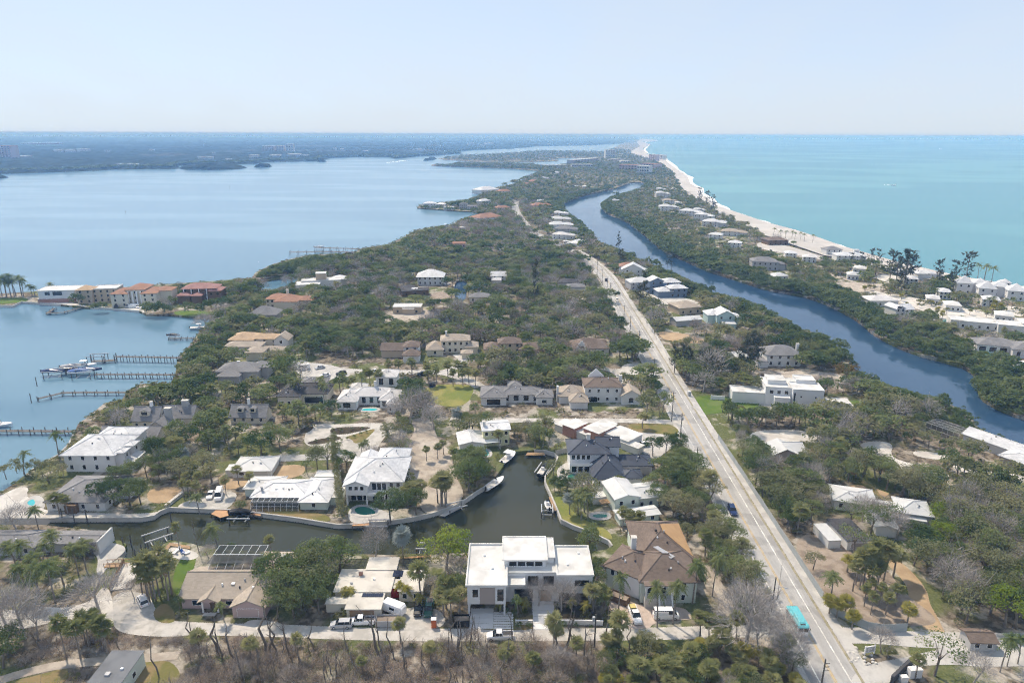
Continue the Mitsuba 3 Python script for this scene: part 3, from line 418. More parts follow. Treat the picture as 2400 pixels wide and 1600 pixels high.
class House:
    def __init__(s, name, label, A, B, z=1.2, cat='house', group=None, wall='white_wall', roof='grey_shingle', detail=None):
        s.k = thing(name, label, cat, group); s.f, s.w = fr(A, B, z); s.wall, s.roof = wall, roof
        marks.append((s.k, (A[0] + B[0]) / 2, (A[1] + B[1]) / 2)); s.dist = math.hypot(*A); s.near = s.dist < 290 if detail is None else detail
        s.side = 0 if s.f.o[0] > 0 else 1
    def part(s, name, m, bsdf, label=None): return put(name, m.mesh(s.f), bsdf, s.k, label=label)
    def box(s, name, bsdf, x0, x1, y0, y1, z0, z1, label=None): return s.part(name, MB().box(x0, x1, y0, y1, z0, z1), bsdf, label)
    def opening(s, face, at, z, w, h, off, name='window', glass='dark_glass', frame='white_trim'):
        """face: f(ront), b(ack), l, r; off: the plane of the wall."""
        t = .07; fr_ = MB()
        def q(a, b, c):      # along the wall, outwards, up
            return {'f': (a, off - b, c), 'b': (a, off + b, c), 'l': (off - b, a, c), 'r': (off + b, a, c)}[face]
        def bx(m, a0, a1, b0, b1, c0, c1):
            P0, P1 = q(a0, b0, c0), q(a1, b1, c1)
            m.box(*[f_(u, v) for u, v in zip(P0, P1) for f_ in (min, max)])
        if s.near and frame:
            o, i = [(at, z), (at + w, z), (at + w, z + h), (at, z + h)], [(at + t, z + t), (at + w - t, z + t), (at + w - t, z + h - t), (at + t, z + h - t)]
            v = [q(a, .07, c) for a, c in o] + [q(a, .07, c) for a, c in i] + [q(a, 0, c) for a, c in o] + [q(a, .0, c) for a, c in i]
            f = []
            for k in range(4):
                j = (k + 1) % 4; f += [[k, j, 4 + j], [k, 4 + j, 4 + k], [8 + k, 8 + j, j], [8 + k, j, k], [4 + k, 4 + j, 12 + j], [4 + k, 12 + j, 12 + k]]
            fr_.add(v, f); k = s.part(name, fr_, frame)
            m = MB(); bx(m, at + t, at + w - t, .005, .03, z + t, z + h - t)
            put('pane', m.mesh(s.f), glass, k)
        else:
            m = MB(); bx(m, at, at + w, .005, .05, z, z + h); s.part(name, m, glass)
    def row(s, face, a0, a1, n, z, w, h, off, **kw):
        for i in range(n):
            c = a0 + (a1 - a0) * (i + .5) / n
            s.opening(face, c - w / 2, z, w, h, off, **kw)
    def vol(s, x0, x1, y0, y1, h, kind='hip', pitch=.4, wall=None, roof=None, nf=0, ns=0, ov=None, z0=0.0, ww=1.1, wh=1.4, rows=None, low=None):
        wall, roof = wall or s.wall, roof or s.roof
        ov = (.12 if kind == 'flat' else .55) if ov is None else ov
        s.part('wall', wall_mesh(kind, x0, x1, y0, y1, h, 0 if kind == 'flat' else pitch, z0 - .3 if z0 == 0 else z0), wall)
        m, caps = roof_mesh(kind, x0, x1, y0, y1, h, pitch, ov)
        k = s.part('roof', m, roof)
        if s.near:
            for a, b in caps: put('ridge_cap', MB().beam(np.add(a, [0, 0, .02]), np.add(b, [0, 0, .02]), .22).mesh(s.f), roof, k)
        if s.near and kind in ('hip', 'gx') and x1 - x0 > 6:
            for q in range(3):
                t, xx = rng.uniform(.3, .8), rng.uniform(x0 + .3 * (x1 - x0), x1 - .3 * (x1 - x0)); z = h + t * (y1 - y0) / 2 * pitch; yy = y0 + t * (y1 - y0) / 2
                if kind == 'hip': z = min(z, h + pitch * (min(xx - x0, x1 - xx)))
                s.box('roof_vent', ('metal_grey', 'white_trim', 'dark_trim')[q], xx, xx + .3, yy, yy + .3, z - .1, z + rng.uniform(.35, .6))
        pts = s.f(np.array([[x0 - ov, y0 - ov, 0], [x1 + ov, y0 - ov, 0], [x1 + ov, y1 + ov, 0], [x0 - ov, y1 + ov, 0]]))[:, :2]
        footprints.append((Polygon(pts), h + (0 if kind == 'flat' else min(x1 - x0, y1 - y0) / 2 * pitch)))
        nr = rows or (1 if h - z0 < 5 else 2 if h - z0 < 8.2 else 3)
        for r in range(nr):
            z = z0 + (h - z0) / nr * r + (.8 if low is None else low)
            hh = min(wh, (h - z0) / nr - 1.0 if low is None else wh)
            if nf: s.row('f', x0, x1, nf, z, ww, hh, y0)
            if ns: s.row('r' if s.side else 'l', y0, y1, ns, z, ww, hh, x1 if s.side else x0)
        return s
    def cage(s, x0, x1, y0, y1, z0, z1, nx, ny, top=True, frame='white_trim', lean=0.0):
        """A screened enclosure: bars and one screen to each bay."""
        xs, ys = np.linspace(x0, x1, nx + 1), np.linspace(y0, y1, ny + 1); m = MB(); b = .09
        for x in xs:
            m.beam([x, y0, z0], [x, y0 + lean, z1], b)
            if top: m.beam([x, y0 + lean, z1], [x, y1, z1], b)
        m.beam([x0, y0 + lean, z1], [x1, y0 + lean, z1], b); m.beam([x0, y0 + lean / 2, (z0 + z1) / 2], [x1, y0 + lean / 2, (z0 + z1) / 2], b)
        if top:
            for y in ys[1:]: m.beam([x0, y, z1], [x1, y, z1], b)
        k = s.part('screen_frame', m, frame)
        for i in range(nx):
            put('screen', MB().poly([[xs[i], y0 + .02, z0], [xs[i + 1], y0 + .02, z0], [xs[i + 1], y0 + lean + .02, z1], [xs[i], y0 + lean + .02, z1]]).mesh(s.f), 'screen', k)
            for j in range(ny if top else 0):
                put('screen', MB().poly([[xs[i], ys[j], z1 - .01], [xs[i + 1], ys[j], z1 - .01], [xs[i + 1], ys[j + 1], z1 - .01], [xs[i], ys[j + 1], z1 - .01]]).mesh(s.f), 'screen', k)
        footprints.append((Polygon(s.f(np.array([[x0, y0, 0], [x1, y0, 0], [x1, y1, 0], [x0, y1, 0]]))[:, :2]), z1))
    def dormer(s, xc, y, z, w=2.0, d=2.6, h=1.3, roof=None):
        k = s.part('dormer', wall_mesh('gy', xc - w / 2, xc + w / 2, y, y + d, z + h, .5, z), s.wall)
        put('roof', roof_mesh('gy', xc - w / 2, xc + w / 2, y, y + d, z + h, .5, .2, .12)[0].mesh(s.f), roof or s.roof, k)
        put('window', MB().box(xc - w * .3, xc + w * .3, y - .05, y - .01, z + .3, z + h - .1).mesh(s.f), 'dark_glass', k)
    def chimney(s, x, y, z0, z1, w=.9, d=.9, bsdf='brick_wall'):
        k = s.box('chimney', bsdf, x, x + w, y, y + d, z0, z1)
        put('cap', MB().box(x - .1, x + w + .1, y - .1, y + d + .1, z1 + .002, z1 + .18).mesh(s.f), 'concrete', k)
    def vent(s, x, y, z, bsdf='white_trim', w=.5, h=.35): s.box('roof_vent', bsdf, x, x + w, y, y + w, z, z + h)
scene['mat_screen'] = {'type': 'mask', 'opacity': .55, 'bsdf': {'type': 'twosided', 'bsdf': {'type': 'diffuse', 'reflectance': {'type': 'rgb', 'value': [.07, .075, .08]}}}}

# -- south bank of the canal
h = House('modern_house', 'bright white flat roofed modern house with raised middle roof beside the canal', (-9.56,129.10), (17.92,129.25), wall='bright_white', roof='flat_white_roof')
h.vol(-.2, 8.4, 0, 15.5, 8.0, 'flat', .55, ov=.35, z0=3.3)
h.vol(8.4, 20.2, 5.2, 15.5, 7.6, 'flat', .4, ov=.1); h.vol(20.2, 28.2, 4.2, 15.5, 7.6, 'flat', .5, ov=.25, z0=3.0)
h.vol(8, 17.6, 7.5, 16.4, 9.6, 'flat', .3, ov=.5, z0=7.7); h.vol(15.5, 19.6, 9.0, 16.6, 9.2, 'flat', .25, ov=.3, z0=7.7)
h.vol(7, 12.5, 2.2, 5.1, 6.7, 'flat', .25, ov=.25, z0=6.3)
h.box('wall', 'taupe_wall', 2.6, 6.0, -.12, -.01, 3.4, 7.6, 'taupe panel between the upper windows'); h.opening('f', 1.0, 5.2, 1.2, 1.9, 0, frame='dark_trim'); h.opening('f', 6.5, 4.2, 1.4, 3.0, 0, frame='dark_trim')
h.box('wall', 'bright_white', -.1, .3, .2, 12, -.3, 3.3); h.box('wall', 'bright_white', 7.9, 8.3, .2, 12, -.3, 3.3); h.box('wall', 'white_wall', .3, 7.9, 6.6, 12, -.3, 3.3)
h.part('garage_door', MB().box(.8, 7.4, 6.5, 6.58, 0, 2.7), 'garage_door')
h.box('wall', 'bright_white', 20.3, 20.7, 5, 15, -.3, 3.0); h.box('wall', 'bright_white', 27.6, 28.1, 4.4, 15, -.3, 3.0); h.box('wall', 'brown_wall', 20.7, 27.6, 9.2, 15, -.3, 3.0, 'dark wood wall under the raised wing')
h.row('f', 9.3, 20, 3, 4.4, 2.4, 2.5, 5.2, frame='dark_trim'); h.opening('f', 10.4, .2, 4.2, 3.2, 5.2, name='glass_door', frame='dark_trim'); h.opening('f', 16, .2, 3.0, 3.0, 5.2, name='garage_door', glass='wood', frame='dark_trim'); h.row('f', 23.5, 28, 1, 5.0, 3.2, 1.5, 4.2, frame='dark_trim'); h.row('f', 9, 17, 4, 8.0, 1.7, 1.1, 7.5, frame='dark_trim')
h.row('l', 2, 14, 3, 4.5, 1.6, 1.6, -.2, frame='dark_trim')
for x_, y_ in ((25.5, 12.5), (12, 12.2), (3, 11), (5, 6), (22.5, 8)): h.vent(x_, y_, 7.72 if x_ > 8 else 8.13)
h.box('ceiling', 'wood', 20.7, 27.6, 4.4, 9.2, 2.86, 2.98, 'warm wood ceiling over the open garage')

h = House('flat_roof_house', 'low cream house with stepped flat white roofs and black solar panels', (-40.63,133.91), (-21.05,134.02), wall='cream_wall', roof='flat_cream_roof')
h.vol(0, 12.6, 0, 8, 2.9, 'flat', .12, nf=3, ov=.35); h.vol(5.8, 12.7, 8, 12.6, 3.1, 'flat', .12, ov=.3); h.vol(3.9, 11.4, -5.8, -.4, 2.7, 'flat', .1, ov=.3)
h.vol(14.7, 19.9, .2, 7.6, 2.9, 'flat', .12, nf=2, ov=.3); h.vol(-1.2, 3.6, -3.6, -1.4, 2.3, 'flat', .05, ov=.2); h.vol(12.6, 14.6, 1.5, 5, 2.5, 'flat', .05, wall='red_paint', ov=0)
h.opening('f', 4.6, .05, 5.4, 2.2, -5.8, name='garage_door', glass='wood', frame='brick_wall'); h.chimney(4.4, 5.6, 3, 4.2, .8, .7)
h.cage(-.2, 6.0, 8.3, 12.6, 0, 2.9, 5, 3, frame='dark_trim'); h.cage(12.9, 19.4, 7.9, 12.4, 0, 2.9, 5, 3, frame='dark_trim')
for i in range(5): h.box('solar_panel', 'solar_glass', 6.6 + i * .95, 7.5 + i * .95, -1.9, -.7, 2.88, 2.96)
for i in range(3): h.box('solar_panel', 'solar_glass', 12.4 + i * .8, 13.14 + i * .8, 5.3, 7.6, 3.0, 3.1)
h.vent(8, 4, 3.02); h.vent(3, 2.4, 3.02, 'metal_grey'); h.vent(17.5, 5, 3.02)

h = House('pink_house', 'pink stucco house with tan tile gables and a brick chimney', (-74.62,131.48), (-56.34,131.59), wall='pink_wall', roof='tan_tile')
h.vol(-.4, 19.8, 0, 11, 3.3, 'gx', .46, nf=0, ov=.6); h.vol(12.4, 19.6, -3.2, 5.2, 3.3, 'gy', .46, ov=.5); h.vol(4.6, 8.6, -1.6, 4.5, 3.4, 'gy', .5, ov=.5, z0=2.9); h.vol(13.5, 22.5, 8, 17, 3.4, 'hip', .48, ov=.6)
h.opening('f', 2.0, .9, 2.2, 1.3, 0); h.opening('f', 13.4, .1, 4.8, 2.4, -3.2, name='garage_door', glass='pink_wall'); h.box('door', 'brown_wall', 6.0, 7.2, -.06, -.01, 0, 2.3); h.opening('f', 9.6, .8, 1.6, 1.3, 0)
for x_ in (4.8, 8.2): h.box('column', 'white_trim', x_, x_ + .3, -1.5, -1.2, -.2, 2.9)
h.box('steps', 'concrete', 5.2, 8, -2.6, -1.5, -.2, .12); h.chimney(19.6, 9.2, 4.5, 7.4, 1.0, .8, 'pink_wall')
h.part('skylight', MB().box(10.2, 11, 2.4, 3.2, 4.55, 4.75), 'white_trim'); h.vent(15.6, .8, 4.75)
h.cage(2.6, 14.6, 8.0, 15.6, 4.75, 6.3, 6, 2, lean=3.6)

h = House('shingle_house', 'weathered brown shingle house under re-roofing with arched white porch', (29.92,134.01), (42.41,134.08), wall='pale_green_wall', roof='brown_shingle')
h.vol(0, 12.8, 0, 11.5, 6.4, 'hip', .5, nf=0, ov=.7); h.vol(1.2, 13.6, 9, 25, 6.2, 'hip', .52, ov=.7)
q = F(h.f([[-7.2, 6.2, 0]])[0][:2], math.radians(-34)); f0 = h.f; h.f = q; h.vol(0, 9.2, 0, 9.5, 6.2, 'hip', .5, ov=.7)
h.box('tarp', 'white_paint', 4.2, 8.6, -.12, -.03, .2, 6.0, 'white plastic tarp hanging over the wall'); h.opening('f', 1.2, 3.7, 1.0, 1.7, 0); h.opening('f', 2.8, 3.7, 1.0, 1.7, 0); h.f = f0
o = MB(); o.slab([[14.32, 9.6, 5.93], [14.32, 24.3, 5.93], [8.0, 18.6, 9.28], [8.0, 15.4, 9.28]], .04); h.part('underlay', o, 'underlay', 'orange roofing underlay on the stripped slope')
h.opening('f', 1.5, 2.7, 1.5, 2.3, 0); h.opening('f', 4.5, 2.62, 1.3, 2.5, 0, name='glass_door'); h.box('porch_floor', 'concrete', .7, 7.1, -1.8, -.01, -.3, 2.56); h.box('porch_roof', 'brown_shingle', .3, 7.5, -2.2, -.05, 6.06, 6.24)
arch = sbox(.7, 2.57, 7.1, 6.05)
for x_ in (1.0, 4.1): arch = arch.difference(unary_union([sbox(x_, 2.5, x_ + 2.5, 4.4), Point(x_ + 1.25, 4.4).buffer(1.25)]))
av, af = prism(arch, 0, .28); h.part('arcade', MB().add(np.c_[av[:, 0], -1.5 - av[:, 2], av[:, 1]], af), 'bright_white', 'white arcade of two round arches')
for x_ in (7.6, 9.4): h.opening('f', x_, 3.7, .95, 1.9, 0); h.opening('f', x_, .8, .95, 1.5, 0)
st = MB()
for i in range(8): st.box(4.0, 6.6, -1.8 - .25 * (8 - i), -1.8 - .25 * (7 - i) - .003, -.2, .32 * (i + 1))
h.part('stair', st, 'concrete')
for x_ in (3.7, 6.62): h.part('balustrade', MB().slab([[x_, -4.0, .9], [x_ + .25, -4.0, .9], [x_ + .25, -1.82, 3.5], [x_, -1.82, 3.5]], .9), 'white_trim')
h.chimney(-.6, 10.6, 6, 10.2, 1.2, 1.2, 'white_wall'); h.part('shingle_bundle', MB().slab([[4.2, 8.7, 9.2], [5.4, 9.0, 9.25], [8.6, 5.0, 9.1], [7.6, 4.4, 8.9]], .1), 'metal_grey', 'stack of grey roofing sheets')
h.part('roof_vent', MB().box(6, 6.5, 15.2, 15.6, 9.2, 9.7), 'dark_trim')
h.opening('l', 10.4, 3.0, 4.5, 2.4, 1.2, glass='dark_glass')

h = House('grey_roof_house', 'grey shingle canal house with a screened end wall behind coconut palms', (-138.69,151.38), (-121.70,151.49), wall='grey_wall', roof='grey_shingle')
h.vol(0, 16.6, 0, 7.4, 2.8, 'hip', .28, nf=4); h.vol(16.6, 31, 1.6, 6.8, 2.9, 'gx', .14, nf=3); h.box('wall', 'white_wall', 32.6, 33.0, .4, 7.2, -.3, 3.9, 'tall white end wall')
h.cage(26.8, 32.5, -1.4, 1.5, 0, 3.0, 4, 2, frame='dark_trim')
h = House('utility_building', 'grey flat roofed building with a pale blue side wall beside a dry lawn', (-81.70,105.01), (-76.32,105.03), wall='pale_green_wall', roof='grey_shingle', cat='building')
h.f = F((h.f.o[0], h.f.o[1] - 7), 0); h.vol(1.2, 7.4, -6, 15.8, 3.6, 'flat', 0, roof='flat_grey_roof', ov=.2); h.vent(3.4, 9, 3.72, 'metal_grey', .9); h.vent(5.6, 10.6, 3.72); h.vent(4.6, 4, 3.72, 'metal_grey', .35, .6); h.row('r', 0, 14, 3, 1.1, 1.2, 1.2, 7.4)

# -- north bank of the canal
h = House('point_house', 'low white house with a grey hip roof on the sandy point', (-133.00,173.19), (-116.54,173.31), roof='grey_shingle')
h.vol(0, 16.6, 0, 15, 3.3, 'hip', .36, nf=4, ns=3); h.vol(13, 20, 7, 14, 3.1, 'hip', .3); h.box('shed', 'brown_wall', 6, 9.2, -1.6, -.2, -.2, 2.6)
h = House('white_hip_house', 'tall three storey white house with a broad white hip roof by the bay', (-142.47,196.95), (-126.42,197.08), wall='bright_white', roof='white_metal_roof')
h.vol(0, 16.0, 0, 14, 6.5, 'hip', .47, nf=4, ns=3, ov=.9, wh=1.7); h.vol(3, 15.5, 12, 21, 6.3, 'hip', .42, ov=.9)
h.vol(16.0, 18.6, 1.0, 4.2, 6.6, 'hip', .4, ns=1); h.vol(16.0, 19.0, 6.2, 9.4, 6.6, 'hip', .4, ns=1); h.vol(17.0, 21, 1.5, 9, 3.0, 'hip', .3, ov=.4)
h = House('shingled_cottage', 'grey shingled cottage with dormers and two broad chimneys', (-139.00,230.46), (-119.03,230.65), wall='cream_wall', roof='grey_shingle')
h.vol(0, 9.2, 0, 8.4, 3.5, 'gx', .85, nf=3, ov=.5); h.dormer(4.4, 1.0, 4.6, 3.6, 3.2, 1.6); h.vol(9.2, 20.5, 3.4, 11, 3.3, 'gx', .8); h.vol(-5, 15, -12.5, -5.2, 2.9, 'gx', .55, nf=4); h.vol(8.5, 14.5, -5.2, 2.8, 3.2, 'gy', .7)
h.chimney(15.6, 6.6, 4, 8.2, 2.4, 1.4, 'grey_wall'); h.chimney(12.0, .4, 3, 7.6, 2.2, 1.6, 'grey_wall'); h.chimney(5.2, 4.0, 7, 8.8, .9, .9, 'white_trim')
h = House('dormered_cottage', 'small grey cottage with twin dormers under an oak', (-105.08,235.42), (-92.19,235.54), wall='cream_wall', roof='grey_shingle')
h.vol(0, 13, 0, 7.5, 3.0, 'gx', .85, nf=4); h.dormer(3.6, .9, 4.1, 2.2, 2.8, 1.4); h.dormer(8.2, .9, 4.1, 2.2, 2.8, 1.4); h.chimney(5.6, 3.6, 6, 8.2, .8, .8, 'white_trim')
h = House('garage_house', 'small white garage with a pale grey hip roof in an orange yard', (-87.69,193.12), (-76.09,193.77), roof='pale_grey_roof')
h.vol(0, 11.8, 0, 9.5, 2.7, 'hip', .32); h.opening('f', 6.4, .05, 4.6, 2.2, 0, name='garage_door', glass='garage_door'); h.vol(-2.4, -.1, 1, 5, 2.2, 'flat', .08, roof='flat_white_roof'); h.opening('f', 2, .9, 1.6, 1.1, 0)
h = House('ranch_house', 'long white ranch house with a white framed screened porch facing the canal', (-75.50,175.95), (-53.33,176.11), wall='pale_green_wall', roof='white_metal_roof')
h.vol(0, 16, 1.2, 11, 2.9, 'hip', .30, ov=.7); h.vol(14.6, 22.4, -1.6, 12, 2.9, 'hip', .30, ov=.7, nf=1); h.vol(-4, 6, 6, 13, 2.8, 'hip', .22, roof='flat_white_roof'); h.vol(15, 22, 13, 17, 2.8, 'flat', .06, roof='flat_white_roof'); h.vol(22.6, 25.6, 1, 7, 2.4, 'flat', .06, roof='flat_white_roof')
h.cage(.6, 14.2, -2.6, .6, 0, 2.6, 8, 1, lean=1.0); h.vent(6, 3.6, 3.6); h.chimney(2, 3, 3, 4.6, .5, .5, 'metal_grey')
h = House('canal_mansion', 'large white canal mansion with a white metal roof between bamboo hedges', (-48.28,177.34), (-32.06,177.46), wall='bright_white', roof='white_metal_roof')
h.vol(0, 16.2, 2.2, 17, 7.0, 'hip', .42, ov=.8); h.vol(6.5, 15.4, 14.5, 24, 6.6, 'hip', .5, ov=.7); h.vol(.2, 6.4, -.6, 6, 7.0, 'gy', .42, ov=.7, z0=3.35); h.box('wall', 'bright_white', .21, .5, -.3, 2.19, -.3, 3.34); h.vol(1, 6, 14, 21, 6.4, 'gy', .45, ov=.6)
h.row('f', .8, 5.8, 3, 5.0, 1.1, 1.3, -.6); h.row('f', .8, 6.2, 3, .15, 1.5, 2.4, 2.2, name='glass_door'); h.row('f', 7.2, 11.6, 3, 3.6, 1.3, 2.3, 2.2, name='glass_door'); h.row('f', 7.2, 11.8, 3, .15, 1.35, 2.4, 2.2, name='glass_door'); h.row('f', 12, 16, 2, 4.5, 1.1, 1.5, 2.2)
h.box('balcony', 'white_trim', 6.45, 11.6, -.6, 2.18, 3.15, 3.33); h.box('railing', 'white_trim', 6.45, 11.6, -.6, -.52, 3.34, 4.2); h.vent(5, 9, 9.1)
for x_ in (.25, 6.0): h.box('column', 'white_trim', x_, x_ + .38, -.58, -.31, -.2, 3.34)
h.box('column', 'white_trim', 11.2, 11.55, -.58, -.24, -.2, 3.14)
h = House('yellow_house', 'pale yellow two storey house with a plain white roof and small pool', (-17.61,211.80), (-0.16,214.59), wall='yellow_wall', roof='white_metal_roof')
h.vol(0, 8.4, 0, 9.5, 3.2, 'gy', .2, nf=1, wall='white_wall'); h.vol(8.4, 17.6, 3.4, 11, 6.2, 'gx', .2, nf=4, rows=2); h.chimney(8.6, 5.5, 6, 8.2, .9, 1.2, 'white_wall'); h.box('pergola', 'white_trim', 9, 14, .4, 3.2, 2.6, 2.75)
for x_, y_ in ((9, .5), (13.8, .5)): h.box('post', 'white_trim', x_, x_ + .15, y_, y_ + .15, -.2, 2.6)
h = House('pavilion_house', 'cluster of white flat roofs over pink brick set at a slant', (18.39,227.39), (21.47,223.42), wall='brick_wall', roof='flat_white_roof')
a45 = math.radians(-45)
for px, w_, d_, hh in (((18.34,226.65), 5.4, 7.2, 4.0), ((25.56,223.09), 6.8, 9.8, 4.2), ((33.01,220.68), 9.6, 8.5, 3.4), ((15.78,230.35), 5, 6, 2.6), ((22.48,224.50), 5, 6.5, 2.6), ((30.50,222.43), 6, 6, 2.7), ((37.37,215.58), 7.5, 3.5, 2.5), ((31.46,230.49), 5, 5, 2.6)):
    h.f = F(px, a45); h.vol(0, w_, 0, d_, hh, 'flat', .12, wall='brick_wall' if hh > 3.9 else 'white_wall', ov=.3)
h = House('navy_roof_house', 'white house with steep navy blue metal roofs by the boat basin', (25.31,187.47), (38.95,187.58), wall='bright_white', roof='navy_roof')
h.vol(0, 9.2, 0, 14, 4.0, 'hip', .72, ov=.7); h.vol(-6.6, 5.5, 9.5, 19, 7.6, 'hip', .45, ov=.8); h.vol(2.5, 9.5, 13.2, 19.5, 8.2, 'gx', .5, ov=.5); h.vol(8.4, 19.6, 9.2, 16, 3.5, 'hip', .5, ov=.6); h.vol(9.2, 14.6, .4, 5.4, 3.7, 'hip', .5, ov=.5)
h.row('f', .6, 6.5, 3, .9, .7, 1.7, 0); h.row('f', -6.4, 0, 4, 5.0, 1.1, 1.6, 9.5); h.row('f', -6.2, -.2, 3, .5, 1.6, 2.1, 9.5); h.box('balcony', 'white_trim', -6.8, .4, 7.6, 9.4, 3.6, 3.8); h.box('railing', 'white_trim', -6.8, .4, 7.6, 7.7, 3.82, 4.7); h.opening('f', 10, .05, 4.2, 2.3, 9.2, name='garage_door', glass='garage_door'); h.opening('f', 14.8, .05, 4.2, 2.3, 9.2, name='garage_door', glass='garage_door'); h.chimney(-1, 14, 8.5, 11.4, 1.2, 1.2, 'white_wall'); h.box('garden_wall', 'white_wall', -.5, 9, -2.2, -2.0, -.3, 1.4)
h.row('l', 10, 18.5, 3, 4.9, 1.3, 1.7, -6.6)
h = House('grey_gable_house', 'pale grey house with a low gable and wooden stair beside the curved lawn', (29.65,172.96), (45.23,176.58), wall='pale_green_wall', roof='pale_grey_roof')
h.vol(0, 7.2, 0, 10, 4.9, 'gy', .26, nf=2, rows=1, low=2.4); h.vol(7.2, 15.6, 1, 9, 3.6, 'gx', .24, nf=3); h.vol(-1, 10.5, -6.5, -2.4, 2.6, 'gx', .14, nf=3); h.box('stair', 'wood', -3.0, -.3, 3, 5.4, 1.6, 1.8); h.box('wall', 'white_wall', -4.4, -.3, 6, 9.5, -.3, 2.2)
# -- across the road and up the lagoon
h = House('cubist_house', 'large cubic bright white modern house with stacked flat roofs by the lagoon', (89.06,256.81), (124.79,251.77), wall='bright_white', roof='flat_white_roof')
h.vol(0, 13, 1.5, 9, 4.3, 'flat', .5, ov=.05); h.vol(12.6, 28, 1, 13, 7.4, 'flat', .4, ov=.05); h.vol(22.5, 34.2, -1.2, 8, 7.6, 'flat', .5, ov=.05); h.vol(14, 21, 5, 12, 9.0, 'flat', .3, ov=.05); h.vol(25.5, 33, 7.2, 13.6, 8.8, 'flat', .4, ov=.05); h.vol(33.5, 45, -1, 5, 2.9, 'flat', .2, ov=.05); h.vol(15.6, 21.5, -2.4, 1.2, 4.4, 'flat', .3, ov=.05)
h.row('f', 13.5, 22, 3, 4.9, 1.5, 1.5, 1); h.row('f', 23, 34, 2, 4.6, .8, .8, -1.2); h.row('f', 16, 21, 2, .3, 1.7, 2.3, -2.4); h.row('l', 3, 12, 2, 4.9, 1.2, 1.2, 12.6); h.opening('f', 22.9, .4, .8, 6.2, -1.2); h.box('garden_wall', 'bright_white', -8, -2.5, 3.5, 3.8, -.2, 1.8)
h = House('grey_roof_villa', 'grey roofed white villa with chimney among dark pines by the lagoon', (119.59,303.88), (135.71,304.06)); h.vol(0, 16, 0, 12, 5.8, 'hip', .5, nf=4); h.chimney(15.8, 6, 5, 9, 1.2, 1.2, 'white_wall'); h.vol(-5, 0, -2, 5, 2.8, 'flat', .1)
h = House('dark_roof_house', 'dark grey roofed house with slender palms and a small pool', (-92.70,253.20), (-74.87,253.37), wall='cream_wall', roof='dark_shingle'); h.vol(0, 18.5, 2, 13, 4.6, 'hip', .42, nf=0); h.vol(0, 8.5, -1, 6, 4.6, 'hip', .4, nf=3); h.vol(5, 15, 12, 20, 4.6, 'hip', .4, roof='grey_shingle'); h.opening('f', 9.5, .2, 7.5, 2.8, 2)
h = House('white_tile_house', 'sprawling white tile roofed villa with tall glass doors and a pool terrace', (-68.51,249.02), (-44.56,249.25), wall='bright_white', roof='white_tile')
h.vol(0, 7.5, 0, 12, 3.8, 'hip', .5, nf=1, ww=3, wh=2.2); h.vol(5, 20, 5, 13, 4.2, 'hip', .5, nf=5, ww=1.6, wh=2.6); h.vol(16.5, 23.5, 1.5, 12, 3.8, 'hip', .5, nf=2, ww=1.8, wh=2.3); h.vol(20, 25, -2.6, 2.5, 3.8, 'hip', .6, nf=2, ww=.8); h.vol(2, 8, 12, 20, 3.6, 'hip', .5); h.chimney(13, 9, 6, 8.4, .9, .9, 'white_wall')
h = House('white_pavilion', 'white square pavilion with open arches behind the tile roofed villa', (-58.17,274.75), (-49.39,274.85), wall='bright_white', roof='white_tile', cat='pavilion'); h.vol(0, 8.6, 0, 8.6, 4.8, 'hip', .4, nf=2, ww=2, wh=3); 
h = House('grey_ranch_house', 'long white ranch house with a blue grey hip roof and dark sliding doors', (-12.20,253.99), (16.16,254.27), roof='grey_shingle'); h.vol(0, 10, 0, 12, 3.8, 'hip', .42, nf=0); h.vol(8, 24, 3, 11, 3.8, 'hip', .42, nf=4, ww=2.2, wh=2.4); h.vol(22, 28.5, .6, 9, 3.6, 'hip', .42, nf=1, ww=2); h.vol(11, 16, 9, 16, 4.6, 'hip', .42); h.opening('f', 2.2, .2, 5.5, 2.5, 0)
h = House('tan_gable_house', 'two storey white house with tan roof and curved white gables', (29.60,255.31), (45.06,255.46), wall='white_wall', roof='tan_tile'); h.vol(0, 14.6, 2.5, 12, 7.0, 'hip', .45, nf=4, roof='brown_shingle'); h.vol(-10.5, 0, 1, 11, 3.6, 'hip', .55); h.vol(-6.5, .4, -4.5, 3, 3.4, 'hip', .6); h.vol(14.6, 22, 0, 9, 4.2, 'gy', .6, nf=1, ww=2, wh=2.2); h.chimney(14.6, 9, 6, 9, 1.2, 1.2, 'white_wall'); h.opening('f', 1.8, .1, 3.4, 2.4, 2.5); h.part('gable', wall_mesh('gy', 2.2, 8.6, 11.2, 12.3, 8.2, .95, 6.0), 'white_trim'); h.box('chimney', 'white_wall', -11.4, -10.6, 3, 4.5, -.3, 6.6)
h = House('dutch_gable_house', 'brown hip roofed house with a tall white curved entrance gable', (29.73,318.30), (47.75,318.52), roof='brown_shingle'); h.vol(0, 18, 2, 15, 3.6, 'hip', .5, nf=3); h.part('gable', MB().box(2.2, 6.4, .4, .9, -.3, 5.0).box(2.9, 5.7, .42, .88, 5.0, 6.4).box(3.7, 4.9, .44, .86, 6.4, 7.4), 'bright_white'); h.opening('f', 3.4, .1, 1.8, 2.8, .4, name='door'); h.opening('f', 3.2, 3.9, 2.2, .9, .4)
h = House('brown_cottage', 'brown tile roofed cottage with twin hips by the side street', (-13.34,317.78), (15.14,319.47), wall='tan_wall', roof='brown_shingle'); h.vol(0, 8, 0, 10, 3.6, 'hip', .5, nf=2); h.vol(7, 18, 3, 11, 5.6, 'hip', .5, nf=3); h.vol(17, 28, 0, 9, 3.4, 'hip', .45, nf=3)
